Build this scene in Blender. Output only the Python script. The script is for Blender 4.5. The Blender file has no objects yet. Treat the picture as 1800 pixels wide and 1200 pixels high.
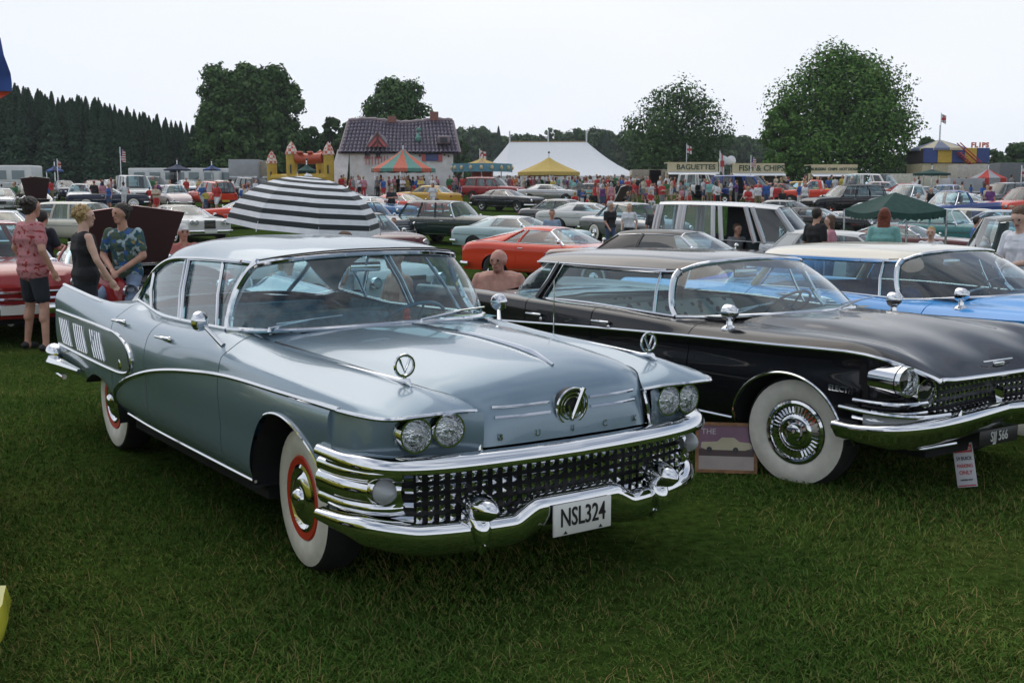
import bpy, bmesh, math, random
import numpy as np
from mathutils import Vector, Matrix
R = math.radians
random.seed(7); rng = np.random.default_rng(11)
scene = bpy.context.scene
COL = scene.collection
# ------------------------------------------------------------------ camera
cam = bpy.data.objects.new('camera', bpy.data.cameras.new('camera'))
COL.objects.link(cam); scene.camera = cam
cam.location = (0, 0, 1.79)
cam.rotation_euler = (R(90) - 0.126, 0, 0)
cam.data.sensor_width = 36.0; cam.data.lens = 40.0
cam.data.clip_start = 0.1; cam.data.clip_end = 3000
# ------------------------------------------------------------------ sky and sun
SUN_EL, SUN_AZ = R(52), R(-25)          # azimuth from +Y (ahead), clockwise
world = bpy.data.worlds.new('World'); scene.world = world; world.use_nodes = True
wn, wl = world.node_tree.nodes, world.node_tree.links
wn.clear()
w_out = wn.new('ShaderNodeOutputWorld'); w_bg = wn.new('ShaderNodeBackground')
w_sky = wn.new('ShaderNodeTexSky'); w_sky.sky_type = 'NISHITA'; w_sky.sun_disc = False
w_sky.sun_elevation = SUN_EL; w_sky.sun_rotation = SUN_AZ
w_sky.air_density = 1.2; w_sky.dust_density = 3.0; w_sky.ozone_density = 1.5
w_tc = wn.new('ShaderNodeTexCoord')
w_sep = wn.new('ShaderNodeSeparateXYZ'); wl.new(w_tc.outputs['Generated'], w_sep.inputs[0])
# overcast veil: pale cloud sheet, thick near the horizon, thinner and broken overhead
w_map = wn.new('ShaderNodeMapping'); w_map.inputs['Scale'].default_value = (1.0, 1.0, 2.6)
wl.new(w_tc.outputs['Generated'], w_map.inputs[0])
w_n = wn.new('ShaderNodeTexNoise'); w_n.inputs['Scale'].default_value = 2.2
w_n.inputs['Detail'].default_value = 7; w_n.inputs['Roughness'].default_value = 0.55
wl.new(w_map.outputs[0], w_n.inputs['Vector'])
w_cr = wn.new('ShaderNodeMapRange'); w_cr.inputs[1].default_value = 0.36; w_cr.inputs[2].default_value = 0.62
w_cr.inputs[3].default_value = 0.10; w_cr.inputs[4].default_value = 0.95
wl.new(w_n.outputs['Fac'], w_cr.inputs[0])
w_hz = wn.new('ShaderNodeMapRange'); w_hz.interpolation_type = 'SMOOTHSTEP'
w_hz.inputs[1].default_value = 0.12; w_hz.inputs[2].default_value = 0.62
w_hz.inputs[3].default_value = 1.0; w_hz.inputs[4].default_value = 0.0
wl.new(w_sep.outputs['Z'], w_hz.inputs[0])
w_mx = wn.new('ShaderNodeMath'); w_mx.operation = 'MAXIMUM'
wl.new(w_cr.outputs[0], w_mx.inputs[0]); wl.new(w_hz.outputs[0], w_mx.inputs[1])
w_gain = wn.new('ShaderNodeVectorMath'); w_gain.operation = 'SCALE'; w_gain.inputs['Scale'].default_value = 0.095
wl.new(w_sky.outputs[0], w_gain.inputs[0])
w_mix = wn.new('ShaderNodeMix'); w_mix.data_type = 'RGBA'
wl.new(w_mx.outputs[0], w_mix.inputs[0])
wl.new(w_gain.outputs[0], w_mix.inputs[6])
w_n2 = wn.new('ShaderNodeTexNoise'); w_n2.inputs['Scale'].default_value = 1.6; w_n2.inputs['Detail'].default_value = 6; wl.new(w_map.outputs[0], w_n2.inputs['Vector'])
w_r2 = wn.new('ShaderNodeValToRGB'); w_r2.color_ramp.elements[0].position = .30; w_r2.color_ramp.elements[1].position = .70
w_r2.color_ramp.elements[0].color = (.75, .82, .91, 1); w_r2.color_ramp.elements[1].color = (.88, .905, .95, 1)
wl.new(w_n2.outputs['Fac'], w_r2.inputs[0]); wl.new(w_r2.outputs[0], w_mix.inputs[7])
wl.new(w_mix.outputs[2], w_bg.inputs[0]); w_bg.inputs[1].default_value = 1.0
wl.new(w_bg.outputs[0], w_out.inputs[0])
sun = bpy.data.objects.new('sun', bpy.data.lights.new('sun', 'SUN')); COL.objects.link(sun)
sun.data.energy = .8; sun.data.angle = R(60); sun.data.color = (1.0, 0.95, 0.86)
sun.rotation_euler = (R(90) - SUN_EL, 0, R(180) - SUN_AZ)
sd = Vector((math.sin(SUN_AZ) * math.cos(SUN_EL), math.cos(SUN_AZ) * math.cos(SUN_EL), math.sin(SUN_EL)))
sun.rotation_euler = sd.to_track_quat('Z', 'Y').to_euler(); sun.location = (0, 0, 60)
vs = scene.view_settings
vs.view_transform = 'Standard'; vs.look = 'None'; vs.exposure = 0.15; vs.gamma = 1.0; vs.use_curve_mapping = False
scene.cycles.max_bounces = 8; scene.cycles.transparent_max_bounces = 24
scene.cycles.caustics_reflective = False; scene.cycles.caustics_refractive = False
scene.cycles.use_denoising = True
# ------------------------------------------------------------------ materials
MATS = {}
def new_mat(name):
    m = bpy.data.materials.new(name); m.use_nodes = True
    nt = m.node_tree; b = nt.nodes['Principled BSDF']
    MATS[name] = m
    return m, nt, b
def setp(b, **k):
    names = dict(col='Base Color', rough='Roughness', metal='Metallic', coat='Coat Weight', coatr='Coat Roughness',
                 spec='Specular IOR Level', sheen='Sheen Weight', trans='Transmission Weight', sss='Subsurface Weight')
    for a, v in k.items():
        if a == 'col': v = (*v, 1) if len(v) == 3 else v
        b.inputs[names[a]].default_value = v
def noise_col(nt, b, c1, c2, scale, detail=4, lo=.35, hi=.65, coord='Object', bump=0.0, dist=0.02):
    tc = nt.nodes.new('ShaderNodeTexCoord'); n = nt.nodes.new('ShaderNodeTexNoise')
    n.inputs['Scale'].default_value = scale; n.inputs['Detail'].default_value = detail
    nt.links.new(tc.outputs[coord], n.inputs['Vector'])
    r = nt.nodes.new('ShaderNodeValToRGB'); r.color_ramp.elements[0].position = lo; r.color_ramp.elements[1].position = hi
    r.color_ramp.elements[0].color = (*c1, 1); r.color_ramp.elements[1].color = (*c2, 1)
    nt.links.new(n.outputs['Fac'], r.inputs[0]); nt.links.new(r.outputs[0], b.inputs['Base Color'])
    if bump:
        bp = nt.nodes.new('ShaderNodeBump'); bp.inputs['Strength'].default_value = bump; bp.inputs['Distance'].default_value = dist
        nt.links.new(n.outputs['Fac'], bp.inputs['Height']); nt.links.new(bp.outputs[0], b.inputs['Normal'])
    return n, r
def simple(name, col, rough=.6, metal=0, var=.12, scale=6, **k):
    if name in MATS: return MATS[name]
    m, nt, b = new_mat(name); setp(b, col=col, rough=rough, metal=metal, **k)
    if var:
        c = np.array(col); noise_col(nt, b, tuple(c * (1 - var)), tuple(np.minimum(c * (1 + var), .95)), scale)
    return m
def paint(name, col, metal=0.0, rough=.25, coat=1.0, flake=True):
    if name in MATS: return MATS[name]
    m, nt, b = new_mat(name); setp(b, col=col, rough=rough, metal=metal, coat=coat * (.7 if not metal else 1), coatr=.04, spec=.15 if not metal else .5)
    # road dust: roughness and tint vary a little
    tc = nt.nodes.new('ShaderNodeTexCoord'); n = nt.nodes.new('ShaderNodeTexNoise')
    n.inputs['Scale'].default_value = 2.3; n.inputs['Detail'].default_value = 8; n.inputs['Roughness'].default_value = .65
    nt.links.new(tc.outputs['Object'], n.inputs['Vector'])
    mr = nt.nodes.new('ShaderNodeMapRange'); mr.inputs[3].default_value = .008; mr.inputs[4].default_value = .06
    nt.links.new(n.outputs['Fac'], mr.inputs[0]); nt.links.new(mr.outputs[0], b.inputs['Coat Roughness'])
    if flake and metal:
        n2 = nt.nodes.new('ShaderNodeTexNoise'); n2.inputs['Scale'].default_value = 900
        nt.links.new(tc.outputs['Object'], n2.inputs['Vector'])
        bu = nt.nodes.new('ShaderNodeBump'); bu.inputs['Strength'].default_value = .08; bu.inputs['Distance'].default_value = .001
        nt.links.new(n2.outputs['Fac'], bu.inputs['Height']); nt.links.new(bu.outputs[0], b.inputs['Normal'])
    return m
def glass(name, tint=(.80, .90, .90), ior=1.5, refl=1.0):
    if name in MATS: return MATS[name]
    m = bpy.data.materials.new(name); m.use_nodes = True; MATS[name] = m
    nt = m.node_tree; nt.nodes.clear()
    o = nt.nodes.new('ShaderNodeOutputMaterial'); mx = nt.nodes.new('ShaderNodeMixShader')
    t = nt.nodes.new('ShaderNodeBsdfTransparent'); t.inputs[0].default_value = (*tint, 1)
    g = nt.nodes.new('ShaderNodeBsdfGlossy'); g.inputs['Roughness'].default_value = .015; g.inputs['Color'].default_value = (refl, refl, refl, 1)
    f = nt.nodes.new('ShaderNodeFresnel'); f.inputs[0].default_value = ior
    geo = nt.nodes.new('ShaderNodeNewGeometry')
    # a thin pane is the same seen from both sides: fresnel with the incoming side flipped to the front
    sgn = nt.nodes.new('ShaderNodeMapRange'); sgn.inputs[3].default_value = ior; sgn.inputs[4].default_value = 1.0 / ior
    nt.links.new(geo.outputs['Backfacing'], sgn.inputs[0])
    f.inputs[0].default_value = ior
    ml = nt.nodes.new('ShaderNodeMath'); ml.operation = 'MULTIPLY_ADD'; ml.inputs[1].default_value = 1.35; ml.inputs[2].default_value = .02; ml.use_clamp = True
    inv = nt.nodes.new('ShaderNodeMath'); inv.operation = 'DIVIDE'
    nt.links.new(sgn.outputs[0], f.inputs[0])
    nt.links.new(f.outputs[0], ml.inputs[0]); nt.links.new(ml.outputs[0], mx.inputs[0])
    nt.links.new(t.outputs[0], mx.inputs[1]); nt.links.new(g.outputs[0], mx.inputs[2]); nt.links.new(mx.outputs[0], o.inputs[0])
    nt.nodes.remove(inv)
    return m
def chrome_mat(name, col=(.72, .73, .75), rough=.06):
    if name in MATS: return MATS[name]
    m, nt, b = new_mat(name); setp(b, col=col, rough=rough, metal=1)
    tc = nt.nodes.new('ShaderNodeTexCoord'); n = nt.nodes.new('ShaderNodeTexNoise')
    n.inputs['Scale'].default_value = 5; n.inputs['Detail'].default_value = 8
    nt.links.new(tc.outputs['Object'], n.inputs['Vector'])
    mr = nt.nodes.new('ShaderNodeMapRange'); mr.inputs[1].default_value = .4; mr.inputs[2].default_value = .75
    mr.inputs[3].default_value = rough * .6; mr.inputs[4].default_value = rough * 2.2
    nt.links.new(n.outputs['Fac'], mr.inputs[0]); nt.links.new(mr.outputs[0], b.inputs['Roughness'])
    return m
CHROME = chrome_mat('chrome')
DULL = chrome_mat('dull_chrome', (.55, .56, .58), .2)
GLASS = glass('car_glass', (.66, .84, .88))
GLASS_D = glass('dark_car_glass', (.38, .48, .50))
LENS = glass('lamp_lens', (.92, .94, .95))
BLACK = simple('black_rubber', (.012, .012, .013), .75)
UNDER = simple('underbody_black', (.010, .010, .011), .9, var=.2)
TYRE = simple('tyre_rubber', (.016, .016, .017), .7, scale=30)
WWALL = simple('whitewall_rubber', (.74, .71, .63), .55, var=.07, scale=14)
REDM = simple('red_enamel', (.55, .045, .02), .35, var=.05)
TRIMBLK = simple('black_trim', (.02, .02, .022), .45)
AMBER = simple('amber_lens', (.65, .22, .02), .2, var=0)
REDL = simple('red_lens', (.42, .01, .01), .2, var=0)
# ------------------------------------------------------------------ object helpers
def link(o, parent=None):
    COL.objects.link(o)
    if parent is not None: o.parent = parent
    return o
def empty(name, loc=(0, 0, 0), rz=0, parent=None):
    o = bpy.data.objects.new(name, None); o.location = loc; o.rotation_euler = (0, 0, rz); o.empty_display_size = .2
    return link(o, parent)
def tag(o, label=None, cat=None, group=None, kind=None):
    if label: o['label'] = label
    if cat: o['category'] = cat
    if group: o['group'] = group
    if kind: o['kind'] = kind
    return o
def copy_tree(o, parent=None):
    c = o.copy(); COL.objects.link(c); c.parent = parent
    for ch in o.children: copy_tree(ch, c)
    return c
class MB:
    """collects geometry for ONE mesh object"""
    def __init__(s): s.v = []; s.f = []; s.mi = []; s.n = 0; s.cur = 0
    def add(s, verts, faces):
        verts = np.asarray(verts, float).reshape(-1, 3)
        b = s.n; s.v.append(verts); s.n += len(verts)
        for f in faces: s.f.append(tuple(int(i) + b for i in f)); s.mi.append(s.cur)
        return s
    def grid(s, g, flip=False, mask=None):
        g = np.asarray(g); n, m = g.shape[:2]; F = []
        for i in range(n - 1):
            for j in range(m - 1):
                if mask is not None and not mask[i, j]: continue
                q = (i * m + j, (i + 1) * m + j, (i + 1) * m + j + 1, i * m + j + 1)
                F.append(q[::-1] if flip else q)
        return s.add(g.reshape(-1, 3), F)
    def box(s, lo, hi, rot=0, c=None):
        x0, y0, z0 = lo; x1, y1, z1 = hi
        v = np.array([[x0, y0, z0], [x1, y0, z0], [x1, y1, z0], [x0, y1, z0], [x0, y0, z1], [x1, y0, z1], [x1, y1, z1], [x0, y1, z1]], float)
        if rot:
            c0 = np.array(c if c is not None else (v.mean(0))); ca, sa = math.cos(rot), math.sin(rot)
            d = v - c0; v = c0 + np.stack([d[:, 0] * ca - d[:, 1] * sa, d[:, 0] * sa + d[:, 1] * ca, d[:, 2]], 1)
        return s.add(v, [(3, 2, 1, 0), (4, 5, 6, 7), (0, 1, 5, 4), (1, 2, 6, 5), (2, 3, 7, 6), (3, 0, 4, 7)])
    def rbox(s, lo, hi, r=.03, n=3):
        """box with rounded vertical and horizontal edges (superellipsoid-like)"""
        lo = np.array(lo, float); hi = np.array(hi, float); c = (lo + hi) / 2; h = (hi - lo) / 2
        r = min(r, *(h * .98)); k = n * 4; rings = []
        offs = [(a, b) for a, b in [(0, 0)]]
        lat = np.linspace(-math.pi / 2, math.pi / 2, 2 * n + 2)
        for th in lat:
            ring = []
            for q in range(4):
                sx, sy = [(1, 1), (-1, 1), (-1, -1), (1, -1)][q]
                for j in range(n + 1):
                    ph = q * math.pi / 2 + j / n * math.pi / 2
                    ring.append((c[0] + sx * (h[0] - r) + r * math.cos(th) * math.cos(ph), c[1] + sy * (h[1] - r) + r * math.cos(th) * math.sin(ph),
                                 c[2] + (h[2] - r) * (1 if th > 0 else -1) + r * math.sin(th)))
            rings.append(ring)
        g = np.array(rings); N, M = g.shape[:2]; F = []
        for i in range(N - 1):
            for j in range(M): F.append((i * M + j, i * M + (j + 1) % M, (i + 1) * M + (j + 1) % M, (i + 1) * M + j))
        F.append(tuple(range(M))[::-1]); F.append(tuple((N - 1) * M + j for j in range(M)))
        return s.add(g.reshape(-1, 3), F)
    def tube(s, path, rad, n=8, cap=True, closed=False, flat=None):
        p = np.asarray(path, float); N = len(p)
        rad = np.broadcast_to(np.asarray(rad, float), (N,))
        tg = np.zeros_like(p)
        if closed: tg = np.roll(p, -1, 0) - np.roll(p, 1, 0)
        else:
            tg[1:-1] = p[2:] - p[:-2]; tg[0] = p[1] - p[0]; tg[-1] = p[-1] - p[-2]
        tg /= np.linalg.norm(tg, axis=1)[:, None] + 1e-12
        up = np.array([0, 0, 1.]) if abs(tg[0][2]) < .9 else np.array([1., 0, 0])
        a = np.linspace(0, 2 * math.pi, n, endpoint=False); rings = []
        u = np.cross(up, tg[0]); u /= np.linalg.norm(u)
        for i in range(N):
            u = u - tg[i] * (u @ tg[i]); u /= np.linalg.norm(u) + 1e-12; w = np.cross(tg[i], u)
            fl = flat if flat else 1.0
            rings.append(p[i] + rad[i] * (np.cos(a)[:, None] * u * fl + np.sin(a)[:, None] * w))
        F = []
        for i in range(N if closed else N - 1):
            for j in range(n):
                i2 = (i + 1) % N
                F.append((i * n + j, i * n + (j + 1) % n, i2 * n + (j + 1) % n, i2 * n + j))
        if cap and not closed: F.append(tuple(range(n))[::-1]); F.append(tuple((N - 1) * n + j for j in range(n)))
        return s.add(np.array(rings).reshape(-1, 3), F)
    def sweep(s, path, prof, up=(0, 0, 1), cap=True, closed_prof=True, scale=None):
        """profile (a,b): a along the outward side vector (tangent x up), b along up"""
        p = np.asarray(path, float); N = len(p); prof = np.asarray(prof, float); M = len(prof)
        tg = np.zeros_like(p); tg[1:-1] = p[2:] - p[:-2]; tg[0] = p[1] - p[0]; tg[-1] = p[-1] - p[-2]
        tg /= np.linalg.norm(tg, axis=1)[:, None] + 1e-12
        up = np.array(up, float); g = []
        for i in range(N):
            sd = np.cross(tg[i], up); sd /= np.linalg.norm(sd) + 1e-12; w = np.cross(sd, tg[i])
            k = 1 if scale is None else scale[i]; ka, kb = (k if np.ndim(k) else (k, k))
            g.append(p[i] + prof[:, :1] * ka * sd + prof[:, 1:] * kb * w)
        F = []
        MM = M if closed_prof else M - 1
        for i in range(N - 1):
            for j in range(MM): F.append((i * M + j, i * M + (j + 1) % M, (i + 1) * M + (j + 1) % M, (i + 1) * M + j))
        if cap and closed_prof: F.append(tuple(range(M))[::-1]); F.append(tuple((N - 1) * M + j for j in range(M)))
        return s.add(np.array(g).reshape(-1, 3), F)
    def lathe(s, prof, n=32, o=(0, 0, 0), axis='z', cap=False, arc=None):
        """profile (r, h) turned round an axis through o"""
        prof = np.asarray(prof, float); M = len(prof)
        full = arc is None
        a = np.linspace(0, 2 * math.pi, n, endpoint=False) if full else np.linspace(arc[0], arc[1], n)
        ca, sa = np.cos(a)[:, None], np.sin(a)[:, None]; r, h = prof[:, 0][None], prof[:, 1][None]
        h = np.broadcast_to(h, (n, M))
        if axis == 'z': g = np.stack([r * ca, r * sa, h], -1)
        elif axis == 'y': g = np.stack([r * ca, h, -r * sa], -1)
        else: g = np.stack([h, r * ca, r * sa], -1)
        g = g + np.array(o, float); F = []
        for i in range(n if full else n - 1):
            for j in range(M - 1):
                i2 = (i + 1) % n
                F.append((i * M + j, i2 * M + j, i2 * M + j + 1, i * M + j + 1))
        return s.add(g.reshape(-1, 3), F)
    def ball(s, c, r, n=12, m=8):
        r = np.broadcast_to(np.asarray(r, float), (3,)); th = np.linspace(0, math.pi, m + 1); V = [];
        for t in th:
            for j in range(n):
                a = 2 * math.pi * j / n
                V.append((c[0] + r[0] * math.sin(t) * math.cos(a), c[1] + r[1] * math.sin(t) * math.sin(a), c[2] + r[2] * math.cos(t)))
        F = []
        for i in range(m):
            for j in range(n): F.append((i * n + j, (i + 1) * n + j, (i + 1) * n + (j + 1) % n, i * n + (j + 1) % n))
        return s.add(V, F)
    def mirror(s):
        """add the y-mirrored copy of everything"""
        V = np.concatenate(s.v); b = s.n; V2 = V * np.array([1, -1, 1]); s.v.append(V2); s.n += len(V2)
        s.f += [tuple(i + b for i in f[::-1]) for f in list(s.f)]; s.mi += list(s.mi)
        return s
    def mesh(s, name, mats, smooth=True, angle=35):
        me = bpy.data.meshes.new(name)
        me.from_pydata(np.concatenate(s.v).tolist() if s.v else [], [], s.f)
        if not isinstance(mats, (list, tuple)): mats = [mats]
        for m in mats: me.materials.append(m)
        if len(mats) > 1: me.polygons.foreach_set('material_index', s.mi)
        if smooth:
            me.polygons.foreach_set('use_smooth', [True] * len(me.polygons))
            me.set_sharp_from_angle(angle=R(angle))
        me.update()
        return me
    def build(s, name, mats, parent=None, smooth=True, angle=35, weld=0):
        me = s.mesh(name, mats, smooth, angle)
        if weld:
            bm = bmesh.new(); bm.from_mesh(me); bmesh.ops.remove_doubles(bm, verts=bm.verts, dist=weld)
            bm.to_mesh(me); bm.free()
            if smooth: me.set_sharp_from_angle(angle=R(angle))
        return link(bpy.data.objects.new(name, me), parent)
def fix_normals(o):
    bm = bmesh.new(); bm.from_mesh(o.data); bmesh.ops.recalc_face_normals(bm, faces=bm.faces); bm.to_mesh(o.data); bm.free(); return o
def text_obj(name, body, size, mat, parent=None, sx=1.0, extrude=.002, loc=(0, 0, 0), rot=(0, 0, 0), bold=0.0, align='CENTER', shear=0.0):
    cu = bpy.data.curves.new(name, 'FONT'); cu.body = body; cu.size = size; cu.extrude = extrude; cu.offset = bold
    cu.align_x = align; cu.align_y = 'CENTER'; cu.shear = shear; cu.resolution_u = 3
    t = bpy.data.objects.new(name, cu); COL.objects.link(t)
    dg = bpy.context.evaluated_depsgraph_get()
    me = bpy.data.meshes.new_from_object(t.evaluated_get(dg)); bpy.data.objects.remove(t)
    me.name = name; me.materials.clear(); me.materials.append(mat)
    o = bpy.data.objects.new(name, me); o.location = loc; o.rotation_euler = rot; o.scale = (sx, 1, 1)
    return link(o, parent)
# ------------------------------------------------------------------ curve maths
def pchip(x, y, q):
    x = np.asarray(x, float); y = np.asarray(y, float); q = np.asarray(q, float)
    if len(x) == 1: return np.full(q.shape, y[0])
    h = np.diff(x); d = np.diff(y) / h; n = len(x); m = np.zeros(n)
    if n == 2: m[:] = d[0]
    else:
        for i in range(1, n - 1):
            if d[i - 1] * d[i] > 0:
                w1 = 2 * h[i] + h[i - 1]; w2 = h[i] + 2 * h[i - 1]; m[i] = (w1 + w2) / (w1 / d[i - 1] + w2 / d[i])
        m[0] = ((2 * h[0] + h[1]) * d[0] - h[0] * d[1]) / (h[0] + h[1]); m[-1] = ((2 * h[-1] + h[-2]) * d[-1] - h[-1] * d[-2]) / (h[-1] + h[-2])
        for k, dd in ((0, d[0]), (-1, d[-1])):
            if m[k] * dd < 0: m[k] = 0
            elif abs(m[k]) > 3 * abs(dd): m[k] = 3 * dd
    i = np.clip(np.searchsorted(x, q, side='right') - 1, 0, n - 2); qq = np.clip(q, x[0], x[-1])
    t = (qq - x[i]) / h[i]; H = h[i]
    return (2 * t ** 3 - 3 * t ** 2 + 1) * y[i] + (t ** 3 - 2 * t ** 2 + t) * H * m[i] + (-2 * t ** 3 + 3 * t ** 2) * y[i + 1] + (t ** 3 - t ** 2) * H * m[i + 1]
def crom(pts, n, closed=False):
    """smooth curve of n points through 3-D points (centripetal-ish, chord parametrised)"""
    P = np.asarray(pts, float)
    if closed: P = np.vstack([P, P[:1]])
    d = np.r_[0, np.cumsum(np.sqrt(np.linalg.norm(np.diff(P, axis=0), axis=1)) + 1e-9)]
    q = np.linspace(0, d[-1], n, endpoint=not closed)
    m = np.zeros_like(P)
    if closed:
        for i in range(len(P)):
            a, b = (i - 1) % (len(P) - 1), (i + 1) % (len(P) - 1); h0 = d[i] - d[i - 1] if i else d[-1] - d[-2]; h1 = d[i + 1] - d[i] if i < len(P) - 1 else d[1]
            m[i] = (P[b] - P[a]) / (h0 + h1)
    else:
        m[1:-1] = (P[2:] - P[:-2]) / (d[2:] - d[:-2])[:, None]; m[0] = (P[1] - P[0]) / (d[1] - d[0]); m[-1] = (P[-1] - P[-2]) / (d[-1] - d[-2])
    i = np.clip(np.searchsorted(d, q, side='right') - 1, 0, len(P) - 2); H = (d[i + 1] - d[i])[:, None]; t = ((q - d[i]))[:, None] / H
    return (2 * t ** 3 - 3 * t ** 2 + 1) * P[i] + (t ** 3 - 2 * t ** 2 + t) * H * m[i] + (-2 * t ** 3 + 3 * t ** 2) * P[i + 1] + (t ** 3 - t ** 2) * H * m[i + 1]
class Loft:
    """skin over lengthwise feature curves; each curve is a list of (t, x, y, z) or (t, y, z) with x = t"""
    def __init__(s, curves, corners=()):
        s.C = []
        for c in curves:
            a = np.array([(r[0], r[0], r[1], r[2]) if len(r) == 3 else r for r in sorted(c)], float); s.C.append(a)
        s.K = len(curves); s.corners = set(corners)
    def keys(s, t):
        t = np.asarray(t, float)
        return np.stack([np.stack([pchip(a[:, 0], a[:, 1 + i], t) for i in range(3)], -1) for a in s.C], 1)   # nt,K,3
    def eval(s, t, u):
        P = s.keys(t); u = np.asarray(u, float); nt = len(P); K = s.K
        h = np.linalg.norm(np.diff(P, axis=1), axis=2) + 1e-6      # nt,K-1
        D = np.diff(P, axis=1) / h[..., None]                       # slopes
        ml = np.zeros_like(P); mr = np.zeros_like(P)
        for k in range(K):
            if k == 0: mr[:, 0] = D[:, 0]; ml[:, 0] = D[:, 0]; mr[:, 0, 2] *= 0.0 if abs(P[:, 0, 1]).max() < 1e-6 else 1
            elif k == K - 1: ml[:, k] = D[:, k - 1]; mr[:, k] = D[:, k - 1]
            elif k in s.corners: ml[:, k] = D[:, k - 1]; mr[:, k] = D[:, k]
            else:
                a, b = h[:, k - 1][:, None], h[:, k][:, None]; w = (D[:, k - 1] * b + D[:, k] * a) / (a + b); ml[:, k] = w; mr[:, k] = w
        i = np.clip(np.floor(u).astype(int), 0, K - 2); f = (u - i)[None, :, None]
        H = h[:, i][..., None]; A, B = P[:, i], P[:, i + 1]; MA, MBB = mr[:, i], ml[:, i + 1]
        return (2 * f ** 3 - 3 * f ** 2 + 1) * A + (f ** 3 - 2 * f ** 2 + f) * H * MA + (-2 * f ** 3 + 3 * f ** 2) * B + (f ** 3 - f ** 2) * H * MBB
    def patch(s, t0, t1, u0, u1, nt, nu):
        return s.eval(np.linspace(t0, t1, nt), np.linspace(u0, u1, nu))
    def side(s, x, z, u0=3):
        """y of the body side at (x, z)"""
        x = np.atleast_1d(np.asarray(x, float)); z = np.broadcast_to(np.asarray(z, float), x.shape)
        g = s.eval(x, np.linspace(u0, s.K - 1, 60)); out = []
        for i in range(len(x)):
            zz = g[i, :, 2]; o = np.argsort(zz); out.append(np.interp(z[i], zz[o], g[i, :, 1][o]))
        return np.array(out)
def arch_mask(g, arches):
    """cut wheel openings out of a side patch: snaps the edge to the arch, returns the face mask"""
    n, m = g.shape[:2]; ins = np.zeros((n, m), bool); mask = np.ones((n - 1, m - 1), bool)
    for cx, cz, rx, rz in arches:
        dx, dz = (g[..., 0] - cx) / rx, (g[..., 2] - cz) / rz; rr = np.hypot(dx, np.maximum(dz, 0)); inside = rr < 1
        q = inside[:-1, :-1] & inside[1:, :-1] & inside[:-1, 1:] & inside[1:, 1:]; mask &= ~q
        k = np.where(inside, 1 / np.maximum(rr, .05), 1)
        near = inside & (rr > .5)
        g[..., 0] = np.where(near, cx + dx * k * rx, g[..., 0]); g[..., 2] = np.where(near & (dz > 0), cz + dz * k * rz, g[..., 2])
    return mask
def lip(g, edges, d=.012, inset=.0):
    pass
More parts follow.
